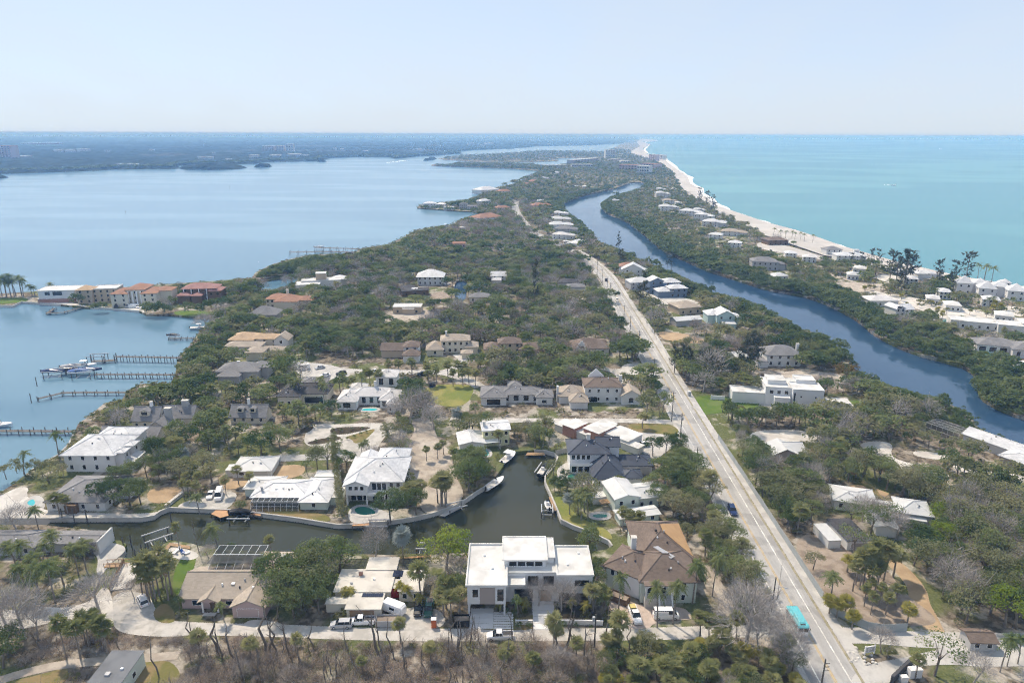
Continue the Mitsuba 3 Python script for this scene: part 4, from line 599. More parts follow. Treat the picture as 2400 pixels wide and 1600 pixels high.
h = House('tan_manor', 'two storey cream manor with a tan hip roof facing the palm lined street', (-38.73,318.82), (-18.50,320.43), wall='cream_wall', roof='tan_tile'); h.vol(4, 18, 3, 12, 6.6, 'hip', .45, nf=5); h.vol(-3, 5, -1, 10, 3.4, 'hip', .6, nf=1); h.vol(16, 22, 1, 9, 3.8, 'hip', .5, nf=1); h.vol(14, 19, -7, -2, 3, 'hip', .4); h.chimney(6, 7, 8, 10, 1, 1, 'white_wall')
h = House('brown_manor', 'brown roofed house with a pale gabled wing hidden in palms', (-63.22,311.88), (-44.35,312.11), roof='brown_shingle'); h.vol(0, 11, 3, 11, 4, 'gx', .6, wall='tan_wall'); h.vol(11, 18, 2, 10, 6, 'hip', .5, nf=2); h.vol(11.5, 19, -4.5, 2, 3.8, 'hip', .6, wall='white_wall', nf=1)
h = House('buff_villa', 'buff tile roofed villa with white loggias on the bay shore', (-140.85,314.90), (-113.61,315.23), wall='cream_wall', roof='buff_tile'); h.vol(0, 12, 10, 22, 5.8, 'hip', .4, nf=4); h.vol(10, 24, 12, 20, 5.8, 'hip', .38, nf=3); h.vol(1, 18, 2, 10, 4.8, 'hip', .36, roof='tan_tile', nf=3); h.vol(22, 29, 11, 19, 5.4, 'gy', .7, roof='tan_tile', wall='white_wall', nf=1); h.vol(18, 29, 1, 7, 3.2, 'hip', .4, roof='tan_tile'); h.vol(14, 22, -6, 2, 4.4, 'hip', .4, roof='tan_tile')
h = House('slate_villa', 'grey slate roofed villa below the buff villa on the bay', (-129.32,279.79), (-110.59,280.00), wall='grey_wall', roof='grey_shingle'); h.vol(0, 18, 2, 13, 4.4, 'hip', .45, nf=3); h.vol(2, 11, -2, 4, 3.6, 'hip', .45); h.vol(14, 21, 6, 13, 5, 'hip', .5); h.part('skylight', MB().box(7, 8.2, 8, 9, 6.6, 6.9), 'white_trim')
h = House('orange_roof_house', 'large cream house with orange clay tile hips beyond the oaks', (-152.37,405.3), (-124.02,405.7), wall='cream_wall', roof='terracotta_tile'); h.vol(0, 13, 6, 18, 6.0, 'hip', .4, nf=5); h.vol(7, 21, 0, 14, 6.0, 'hip', .45); h.vol(19, 29, 5, 14, 5.6, 'hip', .4); h.chimney(12, 9, 8, 11, 1.4, 1.4, 'cream_wall')
h = House('slate_house', 'dark slate roofed house below the orange tile house', (-152.38,381.32), (-136.40,381.55), wall='grey_wall', roof='grey_shingle'); h.vol(0, 16, 0, 12, 4, 'hip', .6, nf=2)
h = House('flat_modern_house', 'white flat roofed modern house with a tan tower beside the mangroves', (-148.90,460.1), (-120.94,466.0), wall='white_wall', roof='flat_white_roof'); h.vol(0, 16, 0, 12, 4, 'flat', .3); h.vol(3, 30, 8, 18, 5, 'flat', .3); h.vol(13, 20, 10, 17, 9.5, 'flat', .3, wall='tan_wall'); h.vol(24, 34, 12, 22, 5.0, 'hip', .4, roof='white_metal_roof')
h = House('white_roof_house', 'raised white house with a single broad white pyramid roof', (-67.90,481.0), (-49.84,481.4), roof='white_metal_roof'); h.vol(0, 18, 0, 15, 6.5, 'hip', .5, nf=5, ov=1.2)
h = House('solar_house', 'dark flat roofed house with skylights near the narrow pond', (-75.35,443.3), (-55.82,448.6), wall='brown_wall', roof='dark_shingle'); h.vol(0, 12, 8, 17, 4, 'hip', .3); h.vol(2, 20, 0, 8, 4, 'gx', .25, nf=3); h.part('skylight', MB().slab([[9, 2, 4.62], [13, 2, 4.62], [13, 3.6, 5.02], [9, 3.6, 5.02]], .05), 'white_trim')
h = House('stone_house', 'pale stone house with a white flat roof beside the dirt clearing', (-71.93,399.22), (-55.22,399.47), wall='tan_wall', roof='flat_white_roof'); h.vol(0, 17, 0, 9, 4, 'flat', .3, nf=3); h.vol(6, 13, -2, 2, 3.4, 'flat', .2)
h = House('white_gable_cottage', 'small white cottage with a steep white roof in the oak wood', (-15.38,487.9), (-4.82,488.0), roof='white_metal_roof'); h.vol(0, 11, 3, 11, 5.2, 'gx', .6, nf=2); h.vol(1, 7, -2, 3, 3, 'gx', .5)
h = House('grey_wood_house', 'grey roofed house half hidden in the oak wood by the coastal road', (32.95,471.4), (48.01,471.7), wall='grey_wall', roof='dark_shingle'); h.vol(0, 14, 0, 9, 4.5, 'hip', .4, nf=2); h.vol(5, 17, -12, -4, 4, 'hip', .4, roof='grey_shingle')
h = House('beige_wood_house', 'beige roofed house behind brown trees west of the narrow pond', (-27.67,429.5), (-13.89,429.7), wall='cream_wall', roof='grey_shingle'); h.vol(0, 14, 0, 9, 3.6, 'hip', .4, nf=3)
# -- the cove peninsula
h = House('white_box_house', 'white two storey flat roofed house on the cove peninsula', (-301.66,424.0), (-280.41,426.7), roof='flat_white_roof'); h.vol(0, 22, 0, 13, 7.6, 'flat', .3, ov=.8); h.row('f', 3, 8, 1, 4.6, 3, 2, 0); h.row('f', 8, 15, 1, 4.4, 5.6, 2.4, 0); h.vol(0, 22, -1.5, -.05, 2.6, 'flat', 0, wall='brick_wall')
h = House('tan_tower_house', 'tan house with a pyramid roofed tower and white flat wing', (-275.30,421.0), (-255.49,424.7), wall='tan_wall', roof='buff_tile'); h.vol(0, 9, 0, 9, 9, 'hip', .5, nf=2); h.vol(8, 23, 2, 14, 8.5, 'flat', .5, roof='flat_white_roof', nf=4)
h = House('columned_house', 'grand cream house with tall white columns and terracotta hips', (-248.86,412.4), (-223.88,415.0), wall='cream_wall', roof='terracotta_tile'); h.vol(0, 10, 0, 14, 8.6, 'hip', .4, nf=2); h.vol(8, 19, 3, 18, 10.5, 'hip', .4, nf=3); h.vol(18, 27, 0, 16, 8.6, 'hip', .4, nf=2); h.vol(24, 34, 6, 16, 9.0, 'hip', .35)
for x_ in (9.6, 12, 14.6, 17): h.box('column', 'white_trim', x_, x_ + .7, 1.2, 1.9, -.3, 9.4)
h.box('stair', 'white_trim', 11, 16, -3.2, 1.1, -.3, 2.0)
h = House('red_roof_house', 'red tile roofed house with dark verandas on the cove peninsula', (-212.44,422.0), (-189.14,424.6), wall='brown_wall', roof='red_tile'); h.vol(2, 23, 4, 16, 9, 'hip', .4, nf=5); h.vol(0, 8, 0, 7, 5.5, 'hip', .4); h.vol(9, 15, -1, 6, 5.5, 'hip', .4); h.vol(18, 26, 3, 14, 7.6, 'hip', .4, nf=2)
for x_ in (3, 7.6, 12.2, 17): h.box('column', 'white_trim', x_, x_ + .5, 3.2, 3.7, -.3, 8.6)
# -- beyond the bend of the road
def simple(name, label, A, B, *vols, **kw):
    h = House(name, label, A, B, **kw)
    for v in vols: h.vol(*v)
    return h
simple('lagoon_house', 'white and orange roofed house on the lagoon side of the road', (80.99,511.4), (99.94,508.5), (0, 14, 12, 22, 6.5, 'hip', .5, 'white_wall', 'terracotta_tile'), (2, 19, 2, 12, 6, 'gy', .5, None, None, 2), (14, 22, 4, 12, 5.2, 'hip', .4), roof='white_metal_roof')
simple('lagoon_house', 'grey house with a pale hip roof below the white and orange one', (82.71,466.8), (98.80,469.8), (0, 16, 0, 12, 5.6, 'hip', .4, None, None, 4), wall='grey_wall', roof='pale_grey_roof')
simple('lagoon_house', 'navy blue house with layered white gables on the lagoon bank', (95.43,441.1), (115.90,443.9), (0, 10, 14, 23, 9, 'gy', .45, None, None, 2), (9, 21, 12, 22, 8.4, 'hip', .4, None, None, 2), (2, 12, 2, 12, 4.6, 'hip', .4), (10, 22, 2, 11, 6.4, 'hip', .4, None, None, 3), wall='blue_wall', roof='white_metal_roof')
simple('lagoon_house', 'broad tan roofed house by the navy blue lagoon house', (100.81,398.73), (115.59,403.1), (0, 15, 0, 14, 4.4, 'hip', .35, None, None, 3), wall='tan_wall', roof='tan_tile')
simple('lagoon_house', 'low grey roofed house behind a palm hedge', (93.06,372.81), (110.06,377.59), (0, 16, 0, 8, 3.4, 'gx', .3), wall='grey_wall', roof='pale_grey_roof')
simple('lagoon_house', 'aqua house with white metal gables on the lagoon bank', (116.32,370.46), (126.46,370.60), (0, 10, 4, 15, 6.4, 'gy', .5, None, None, 2), (-4, 4, 8, 18, 5.6, 'hip', .5), (8, 14, 6, 14, 5, 'hip', .4), (2, 9, -3, 3, 3, 'flat', .1), wall='aqua_wall', roof='white_metal_roof')
simple('shed_house', 'white shed roof between dark pines', (106.87,308.74), (111.37,310.07), (0, 6, 0, 8, 3, 'gx', .3), roof='flat_white_roof')
for (a, b, lb, w_, rf, hh) in (((41.28,709.8), (62.98,704.3), 'long white tile house on the lagoon inside bend', 'white_wall', 'white_tile', 5), ((42.77,790.3), (70.85,791.1), 'white house with a wide pale roof above the lagoon bend', 'white_wall', 'white_metal_roof', 5), ((46.69,846.0), (72.99,846.8), 'grey roofed house above the wide pale roof', 'cream_wall', 'pale_grey_roof', 5), ((46.58,754.8), (72.36,748.8), 'dark grey roofed house beside the lagoon bend', 'grey_wall', 'grey_shingle', 5), ((52.58,914.7), (72.63,910.5), 'small white house at the top of the lagoon bend', 'white_wall', 'white_metal_roof', 5), ((63.72,659.6), (74.69,681.5), 'white shed with a skylit roof near the lagoon palms', 'white_wall', 'white_metal_roof', 3), ((30.30,1005.9), (60.84,1019.0), 'orange roofed house under the far oaks', 'tan_wall', 'terracotta_tile', 5), ((51.22,675.4), (58.00,675.6), 'tiny white cottage roof at the end of the lagoon houses', 'white_wall', 'white_metal_roof', 3),
        ((118.76,1380.1), (135.72,1380.9), 'cream flat house on the far lagoon head', 'cream_wall', 'flat_white_roof', 6), ((138.27,1381.0), (154.41,1381.8), 'white flat house on the far lagoon head', 'white_wall', 'flat_white_roof', 6), ((66.42,1636.1), (86.42,1637.2), 'white pyramid roofed house at the far bay shore', 'white_wall', 'white_metal_roof', 7), ((92.77,1824.9), (111.72,1826.1), 'pale flat house above the far bay docks', 'white_wall', 'flat_white_roof', 6), ((116.32,1865.1), (132.52,1886.2), 'white house with two roofs above the far bay docks', 'white_wall', 'white_metal_roof', 7), ((27.05,1444.3), (48.66,1457.5), 'terracotta roofed house near the far bay shore', 'cream_wall', 'terracotta_tile', 6), ((43.28,1520.8), (64.86,1549.0), 'second terracotta roof under the white pyramid house', 'cream_wall', 'terracotta_tile', 6), ((19.77,1117.1), (26.64,1117.3), 'small teal roofed house in the far wood', 'white_wall', 'pale_grey_roof', 5), ((41.01,1096.5), (53.51,1104.0), 'small pale house near the far bend of the road', 'white_wall', 'pale_grey_roof', 4)):
    wd = math.hypot(b[0] - a[0], b[1] - a[1]); simple('far_house', lb, a, b, (0, wd * .68, 0, wd * .5, hh, 'hip', .4, None, None, 3), (wd * .5, wd, wd * .1, wd * .5, hh * .85, 'hip', .4, None, None, 2), wall=w_, roof=rf)
# -- the bay point and the bay shore
for (a, b, lb, w_, rf, hh, kd) in (((-129.93,1012.0), (-111.90,1012.7), 'white gabled house at the tip of the bay point', 'white_wall', 'white_metal_roof', 7, 'hip'), ((-113.21,1024.9), (-100.03,1019.2), 'second white roof on the bay point beside the tip house', 'white_wall', 'white_metal_roof', 5, 'hip'), ((-98.42,989.6), (-83.80,990.1), 'low white house on the seawall of the bay point', 'white_wall', 'flat_white_roof', 4, 'flat'), ((-77.37,1002.0), (-65.03,1002.4), 'grey two storey house in the middle of the bay point', 'grey_wall', 'grey_shingle', 7, 'gy'), ((-64.30,990.8), (-50.87,991.3), 'slate roofed house near the root of the bay point', 'grey_wall', 'grey_shingle', 5, 'gx'), ((-47.46,1052.6), (-33.62,1066.3), 'white hip roofed house at the root of the bay point', 'white_wall', 'white_metal_roof', 7, 'hip'), ((-56.67,1261.3), (-24.76,1291.1), 'wide white roofed house on the upper bay shore', 'white_wall', 'white_metal_roof', 7, 'hip'), ((-24.05,1253.6), (-2.55,1263.7), 'terracotta house beside the wide white roofed house', 'cream_wall', 'terracotta_tile', 6, 'hip'), ((-21.76,975.2), (-3.12,981.5), 'salmon roofed house inland of the bay point', 'cream_wall', 'terracotta_tile', 5, 'hip'), ((-40.12,839.2), (-12.31,861.5), 'broad salmon tile roof with a white arched gable', 'white_wall', 'terracotta_tile', 6, 'hip'), ((-56.71,651.5), (-45.29,651.8), 'salmon house with a dark doorway in the bare oaks', 'pink_wall', 'terracotta_tile', 4, 'gx'), ((-58.90,769.3), (-53.16,769.5), 'small white gazebo roof near the upper bay shore', 'white_wall', 'white_tile', 4, 'hip')):
    wd = math.hypot(b[0] - a[0], b[1] - a[1]); simple('bay_house', lb, a, b, (0, wd, 0, wd * .6, hh, kd, .4, None, None, 4), wall=w_, roof=rf)
# -- the beach side
simple('beach_house', 'grey roofed two storey house on the mangrove bank', (193.36,544.4), (214.90,541.2), (0, 20, 0, 14, 7, 'hip', .4, None, None, 5), (18, 26, 2, 10, 5, 'hip', .4), wall='grey_wall', roof='grey_shingle')
simple('beach_house', 'small white house on the lagoon lawn below the grey roof', (195.30,500.8), (208.06,504.2), (0, 12, 0, 9, 3.6, 'hip', .4, None, None, 2), roof='white_metal_roof')
simple('beach_house', 'dark brown pavilion roof on the open beach', (252.13,672.1), (275.28,675.4), (0, 21, 0, 14, 5, 'hip', .35, None, None, 4), wall='brown_wall', roof='brown_shingle')
simple('beach_house', 'white house with a grey hip roof facing the surf', (282.55,611.0), (298.08,611.4), (0, 14, 0, 11, 6, 'hip', .4, None, None, 3), roof='grey_shingle')
simple('beach_house', 'blue white metal roofed house behind the beach pines', (279.98,585.0), (303.25,581.4), (0, 24, 0, 14, 5, 'hip', .3, None, None, 5), (16, 20, 8, 11, 9, 'flat', .2), roof='white_metal_roof')
simple('beach_house', 'white roofed house seen between the tall beach pines', (305.19,505.9), (318.18,506.2), (0, 14, 0, 10, 5, 'hip', .35), roof='white_metal_roof')
for (a, b, lb, rf, hh) in (((204.69,713.9), (216.39,708.2), 'pale house inland of the beach lane bend', 'pale_grey_roof', 5), ((207.84,657.8), (218.64,652.9), 'white roof in the scrub beside the beach lane', 'white_metal_roof', 5), ((247.70,578.2), (257.75,574.4), 'white house between the beach lane and the open sand', 'white_tile', 5), ((269.27,531.7), (277.75,528.4), 'low pale house on the beach lane under the pines', 'flat_white_roof', 4), ((285.32,487.3), (293.04,484.5), 'white roof under the tall beach pines', 'white_metal_roof', 5), ((267.37,429.5), (273.64,426.2), 'white bungalow between the sand drives', 'white_tile', 4), ((268.97,411.7), (276.31,408.6), 'low white house beside the sand court', 'flat_white_roof', 4), ((299.03,423.2), (306.95,418.8), 'pale house in the palms below the pyramid roofs', 'white_metal_roof', 5), ((252.43,506.5), (259.66,503.5), 'pale roof at the tan sand lot', 'pale_grey_roof', 4), ((240.25,596.9), (249.25,594.9), 'white roof by the brown beach pavilion', 'white_metal_roof', 5), ((284.39,444.2), (290.91,441.8), 'small white roof beside the pyramid roofs', 'white_metal_roof', 5), ((283.17,387.56), (290.45,382.93), 'white flat garage above the sand court', 'flat_white_roof', 4)): simple('beach_house', lb, a, b, (0, math.hypot(b[0]-a[0], b[1]-a[1]), 0, 11, hh, 'hip', .35, None, None, 3), roof=rf)
h = House('pyramid_roof_house', 'white beach mansion of many steep pyramid roofs and pale towers', (307.04,452.1), (342.33,437.8), wall='bright_white', roof='white_metal_roof')
for x_, y_, w_, hh, pt_ in ((-4, 8, 9, 8, .9), (6, 12, 9, 7.6, .6), (7, -1, 10, 7, .8), (16, 6, 10, 7.5, .6), (23, -3, 10, 7, .8), (22, 14, 6, 9, .6), (33, 2, 10, 7, .6), (40, -4, 9, 7, .8)): h.vol(x_, x_ + w_, y_, y_ + w_, hh, 'hip', pt_, nf=2, ns=1)
simple('beach_house', 'low house with a broad white tile roof above the mangroves', (227.23,422.0), (245.28,422.3), (0, 18, 0, 13, 4, 'hip', .3, None, None, 4), roof='white_tile')
h = simple('beach_house', 'small white gabled house with solar panels above the mangroves', (228.78,394.58), (240.70,396.75), (0, 6, 0, 10, 5.6, 'gy', .5, None, None, 2), (5, 11, -1, 8, 5.2, 'gx', .5, None, None, 2), roof='white_metal_roof')
for i in range(3): h.box('solar_panel', 'solar_glass', .3 + i * 1.0, 1.2 + i * 1.0, -.4, -.2, 5.6, 7.0)
h = House('flat_beach_house', 'sprawling white flat roofed house above the lagoon mangroves', (247.00,368.73), (282.48,355.66), wall='white_wall', roof='flat_white_roof'); h.vol(0, 6, 6, 16, 4.2, 'flat', .2); h.vol(4, 24, 5, 17, 4, 'flat', .3, nf=5); h.vol(22, 44, 2, 14, 4.4, 'flat', .3, nf=4); h.vol(34, 50, 6, 20, 5, 'flat', .3)
h = House('pool_house', 'grey hip roofed house with a turquoise pool above the mangroves', (233.25,326.27), (257.39,318.35), wall='white_wall', roof='grey_shingle'); h.vol(0, 18, 1, 13, 4.4, 'hip', .4, nf=4, ww=3, wh=2.4); h.vol(14, 34, -3, 10, 4.4, 'hip', .42, nf=4, ww=1.5, wh=2.2)
simple('beach_house', 'white tent like roof at the mangrove edge below the pool house', (234.35,299.11), (239.59,296.80), (0, 8, 0, 7, 2.8, 'hip', .4), roof='white_metal_roof')
for (a, b, lb, rf, hh) in (((270.66,1304.6), (288.42,1305.4), 'white house with a pointed roof above the dunes', 'white_metal_roof', 8), ((247.23,1196.0), (272.42,1197.1), 'dark columned house below the pointed roof', 'white_metal_roof', 9), ((238.03,1090.2), (261.05,1091.1), 'tan roofed house beside the beach wood', 'tan_tile', 6), ((210.53,983.3), (237.46,984.3), 'grey flat house with a blue wall near the beach', 'pale_grey_roof', 7), ((250.12,1063.8), (262.68,1064.3), 'small white house at the dune edge', 'flat_white_roof', 5), ((223.72,930.4), (248.78,916.2), 'long white roofed house on the beach road', 'white_metal_roof', 7), ((230.59,877.9), (250.42,865.2), 'white two storey house facing the beach', 'white_metal_roof', 8), ((225.73,818.6), (252.45,807.6), 'cluster of white gables behind the beach', 'white_metal_roof', 6), ((225.57,739.7), (250.30,730.7), 'tan tile roofed house beside the open beach', 'tan_tile', 5), ((161.05,1115.4), (172.09,1115.8), 'small white roof in the lagoon mangroves', 'white_metal_roof', 4), ((307.99,1346.5), (320.49,1347.1), 'pale roof at the narrow beach', 'flat_white_roof', 5), ((252.46,957.3), (268.58,957.9), 'white roof close to the surf', 'white_metal_roof', 6)):
    wd = math.hypot(b[0] - a[0], b[1] - a[1]); simple('dune_house', lb, a, b, (0, wd * .65, 0, wd * .5, hh, 'hip', .4, None, None, 3), (wd * .5, wd, wd * .1, wd * .5, hh * .8, 'hip', .4, None, None, 2), roof=rf)
# -- the wooded right bank
h = House('long_grey_house', 'long pale grey metal roofed house on the wooded lagoon bank', (156.13,219.32), (166.92,200.87), wall='taupe_wall', roof='pale_grey_roof'); h.vol(0, 22, 4, 12, 3.6, 'gx', .35, nf=4, wall='white_wall', roof='white_metal_roof'); h.vol(15, 34, -3, 5, 3.4, 'hip', .3, roof='white_metal_roof'); h.vol(28, 44, -2, 9, 3.4, 'hip', .35)
h.cage(-12, -.5, 2, 9, 0, 3.6, 6, 3, frame='metal_grey')
h = House('cottage', 'weathered pale grey cottage beside the white sand circle', (86.95,205.67), (97.20,205.76), roof='pale_grey_roof', wall='taupe_wall'); h.vol(0, 8, 0, 8, 3, 'gy', .45); h.vol(5, 11, 2, 9, 3.2, 'gx', .4)
h = House('oak_house', 'pale grey roofed house under overhanging oaks', (93.01,174.10), (104.20,170.75), roof='pale_grey_roof'); h.vol(0, 11, 2, 11, 3.2, 'hip', .2, nf=3); h.vol(8, 22, -3, 5, 3.2, 'gx', .3, nf=2); h.vol(9, 14, -9.5, -3, 3, 'gy', .3); h.vol(16, 24, -2, 6, 4.4, 'hip', .4, wall='grey_wall')
h = House('flat_workshop', 'low workshop with a dark flat roof and white edge beside the palms', (87.98,155.47), (93.44,155.89), wall='white_wall', roof='dark_shingle', cat='building'); h.f = F((87.77,155.28), math.radians(4)); h.vol(0, 6.2, 0, 10.5, 2.7, 'flat', .12, roof='dark_shingle', ov=.25); h.row('f', .5, 5.8, 1, .2, 4.4, 2.0, 0, glass='taupe_wall'); h.vol(-4.6, -1.2, 1, 9, 2.4, 'flat', .05, roof='pale_grey_roof')
h = House('guard_hut', 'small brown gabled hut beside the entrance drive', (96.74,119.03), (101.81,118.81), wall='grey_wall', roof='brown_shingle', cat='hut'); h.vol(0, 5.2, 0, 3.8, 2.5, 'gx', .4, nf=2, ov=.4)
# -- condominiums far along the island
def block(name, label, A, B, d, hgt, nf, rows, wall, roof='flat_white_roof', balc=True):
    h = House(name, label, A, B, wall=wall, roof=roof, cat='apartment building'); w_ = h.w
    h.part('wall', MB().box(0, w_, 0, d, -.3, hgt), wall); h.part('roof', MB().box(-.5, w_ + .5, -.5, d + .5, hgt + .003, hgt + .8), roof)
    for r in range(rows):
        z = hgt / rows * r + hgt / rows * .25
        for i in range(nf): h.opening('f', w_ * (i + .18) / nf, z, w_ / nf * .64, hgt / rows * .5, 0)
    footprints.append((Polygon(h.f(np.array([[0, 0, 0], [w_, 0, 0], [w_, d, 0], [0, d, 0]]))[:, :2]), hgt))
    return h
block('condo_block', 'white apartment tower between the channel and the beach', (427.3,3255), (471.2,3260), 30, 38, 4, 5, 'white_wall')
block('condo_block', 'white pillared apartment block beside the red roofs', (335.57,1899.6), (364.44,1881.4), 26, 24, 5, 3, 'white_wall')
block('condo_block', 'long low grey apartment row on the channel shore', (186.64,2221.8), (253.26,2227.0), 24, 13, 9, 2, 'grey_wall', 'pale_grey_roof')
block('condo_block', 'long brown apartment row below the grey row', (222.37,2542), (333.19,2748), 30, 16, 8, 3, 'taupe_wall', 'pale_grey_roof')
block('condo_block', 'pale apartment row at the channel edge with flat roof', (98.47,2271.9), (177.48,2278.2), 22, 9, 8, 2, 'taupe_wall', 'pale_grey_roof')
block('condo_block', 'red brown apartment block with a terracotta roof', (309.59,2051.3), (358.45,2031.4), 40, 20, 6, 3, 'pink_wall', 'terracotta_tile')
block('condo_block', 'second red roofed apartment block near the beach', (400.3,2210.7), (433.2,2159.8), 34, 18, 5, 3, 'pink_wall', 'terracotta_tile')
block('condo_block', 'cream low apartment block inland of the beach', (398.13,2595), (431.6,2598), 30, 12, 4, 2, 'cream_wall')
block('condo_block', 'pink beach tower standing by the narrow sand', (568.0,2951), (583.9,2905), 22, 26, 3, 5, 'pink_wall')
block('condo_block', 'pale beach tower beside the pink one', (628.1,3109), (647.7,3059), 22, 20, 3, 4, 'cream_wall')
block('condo_block', 'cream resort block on the narrow spit', (385.42,2840), (406.9,2798), 26, 12, 4, 2, 'tan_wall')
# -- mainland buildings across the bay
block('mainland_tower', 'rose red apartment tower on the mainland shore', (-2107.7,2867), (-2040.0,2875), 60, 52, 6, 7, 'pink_wall', 'terracotta_tile')
block('mainland_tower', 'pale apartment tower, westernmost of the mainland row', (-1439.7,4072), (-1374.3,4081), 60, 33, 5, 4, 'tan_wall')
block('mainland_tower', 'pale apartment tower in the middle of the mainland row', (-1362.6,4083), (-1320.3,4089), 60, 36, 3, 4, 'tan_wall')
block('mainland_tower', 'pale apartment tower closing the mainland row', (-1308.5,4091), (-1268.4,4097), 60, 44, 3, 5, 'cream_wall')
for i, (a, b, hh) in enumerate(sorted((((-2482.8,3824), (-2446.9,3829), 14), ((-2423.7,3833), (-2387.6,3838), 14), ((-2418.0,3926), (-2368.0,3933), 16), ((-2129.5,3702), (-2112.9,3704), 11), ((-2138.8,4167), (-2115.5,4171), 10), ((-1274.7,2858), (-1251.5,2860), 10), ((-1239.9,2861), (-1218.4,2864), 10), ((-1095.1,2695), (-1077.8,2697), 9), ((-1129.4,3026), (-1094.2,3030), 13), ((-1079.5,3143), (-1037.4,3148), 11), ((-1022.4,3208), (-969.9,3214), 14), ((-954.9,3216), (-932.3,3219), 9), ((-426.4,6841), (-369.55,6855), 20), ((-273.11,6163), (-243.72,6170), 14), ((-273.89,7154), (-188.49,7176), 22), ((323.53,12196), (442.3,12245), 26), ((351.68,7029), (381.63,7036), 14), ((567.0,7081), (606.1,7090), 14), ((-2649,6071), (-2635,6074), 16), ((-1507.2,3550), (-1497.1,3551), 10), ((-1180.2,4670), (-1158.6,4674), 12), ((-1108.2,4558), (-1087.0,4562), 12), ((-880.6,4155), (-851.4,4159), 9), ((-614.9,4406), (-562.8,4414), 11), ((-552.4,4416), (-526.3,4420), 11), ((-4267,6153), (-3974,6226), 14), ((-2104.2,2971), (-2054.2,2977), 8), ((-1248.8,2222.0), (-1221.7,2224.2), 9), ((-1220.4,2224.3), (-1193.3,2226.5), 9)), key=lambda q: q[0][0] / q[0][1])):
    w_ = math.hypot(b[0] - a[0], b[1] - a[1]); h = House('mainland_building', f'{ORD[i]} pale speck of a mainland building, counted out from the rose red tower', a, b, wall='white_wall', roof='flat_white_roof', cat='building', group='pale buildings in the mainland woods')
    h.part('wall', MB().box(0, w_, 0, min(w_, 70), -.3, hh), 'white_wall'); h.part('roof', MB().box(-2, w_ + 2, -2, min(w_, 70) + 2, hh + .003, hh + 1.5), 'flat_white_roof')
# ---------------------------------------------------------------- trees: one of each kind with its parts, then copies
R = np.random.default_rng(11)
def leaf(name, c, d, s=.12, trans=1.0):
    def fn(p, n, uv):
        return mix(c, d, dr.clip(smoothstep(.25, .75, fbm(p.x * s, p.y * s, p.z * s, 2)) * .8 + (noise(p.x * 2.3, p.y * 2.3, p.z * 2.3) - .5) * .5 + .1, 0, 1))
    scene['mat_' + name] = {'type': 'principledthin', 'base_color': proc(fn), 'roughness': .55, 'diff_trans': trans, 'spec_trans': 0.0, 'eta': 1.4}
leaf('oak_leaf', (0.122, 0.178, 0.066), (0.277, 0.314, 0.146)); leaf('olive_leaf', (0.178, 0.206, 0.099), (0.348, 0.339, 0.199)); leaf('lime_leaf', (.20, .28, .04), (.31, .37, .08)); leaf('deep_leaf', (0.075, 0.122, 0.049), (0.168, 0.215, 0.094)); leaf('mangrove_leaf', (0.106, 0.158, 0.064), (0.220, 0.262, 0.117))
leaf('rust_leaf', (.16, .11, .045), (.20, .15, .06)); leaf('palm_leaf', (0.198, 0.226, 0.091), (0.352, 0.347, 0.175)); leaf('yellow_palm_leaf', (0.286, 0.275, 0.072), (0.390, 0.362, 0.108)); leaf('feather_leaf', (0.137, 0.189, 0.077), (0.260, 0.284, 0.134)); leaf('silver_leaf', (.27, .32, .31), (.36, .40, .39)); leaf('pine_leaf', (0.056, 0.073, 0.050), (0.106, 0.119, 0.081)); leaf('scrub_leaf', (0.146, 0.169, 0.071), (0.311, 0.297, 0.161), .3)
mat('bark', stained((.20, .175, .15), (.13, .11, .095), 1.5, .7)); mat('palm_bark', stained((.27, .24, .21), (.17, .15, .13), 1.5, .7)); mat('twig', stained((.40, .37, .345), (.28, .25, .23), .4, .7)); mat('dead_frond', (.26, .19, .11)); mat('dry_brush', stained((.48, .40, .33), (.26, .205, .165), .5, .8)); mat('brown_twig', stained((.34, .285, .235), (.22, .18, .15), .4, .7))

def unit(n):
    v = R.normal(size=(n, 3)); return v / np.linalg.norm(v, axis=1)[:, None]
def cards(c, nrm, size, aspect=.62):
    """Small bent leaf sprays at the points c, facing nrm."""
    n = len(c); t = np.cross(nrm, unit(n)); t /= np.linalg.norm(t, axis=1)[:, None] + 1e-9; b = np.cross(nrm, t)
    s = np.broadcast_to(size, n)[:, None]
    v = np.stack([c - t * s * .5, c + b * s * aspect * .5 + nrm * s * .1, c + t * s * .5, c - b * s * aspect * .5 + nrm * s * .1], 1).reshape(-1, 3)
    i = np.arange(n)[:, None] * 4
    return v, np.vstack([i + [0, 1, 2], i + [0, 2, 3]])
def slivers(a, b, w):
    n = len(a); d = b - a; s = np.cross(d, unit(n)); s /= np.linalg.norm(s, axis=1)[:, None] + 1e-9; w = np.broadcast_to(w, n)[:, None]
    v = np.stack([a - s * w / 2, a + s * w / 2, b], 1).reshape(-1, 3)
    return v, np.arange(n * 3).reshape(-1, 3)
def trunk_mesh(h, r, spread, limbs, n=6, lean=.06):
    m = MB(); top = np.array([R.normal() * lean * h, R.normal() * lean * h, h * .55])
    m.tube([[0, 0, -.3], top * [.4, .4, .45], top], [r, r * .8, r * .62], n)
    ends = []
    for k in range(limbs):
        a = 2 * np.pi * (k + R.random() * .7) / limbs; e = np.array([math.cos(a) * spread * R.uniform(.5, .9), math.sin(a) * spread * R.uniform(.5, .9), h * R.uniform(.72, .95)])
        st = top * R.uniform(.7, 1.0); m.tube([st, st * .5 + e * .5 + [0, 0, .06 * h], e], [r * .42, r * .3, r * .12], max(3, n - 2)); ends.append(e)
    return m, ends
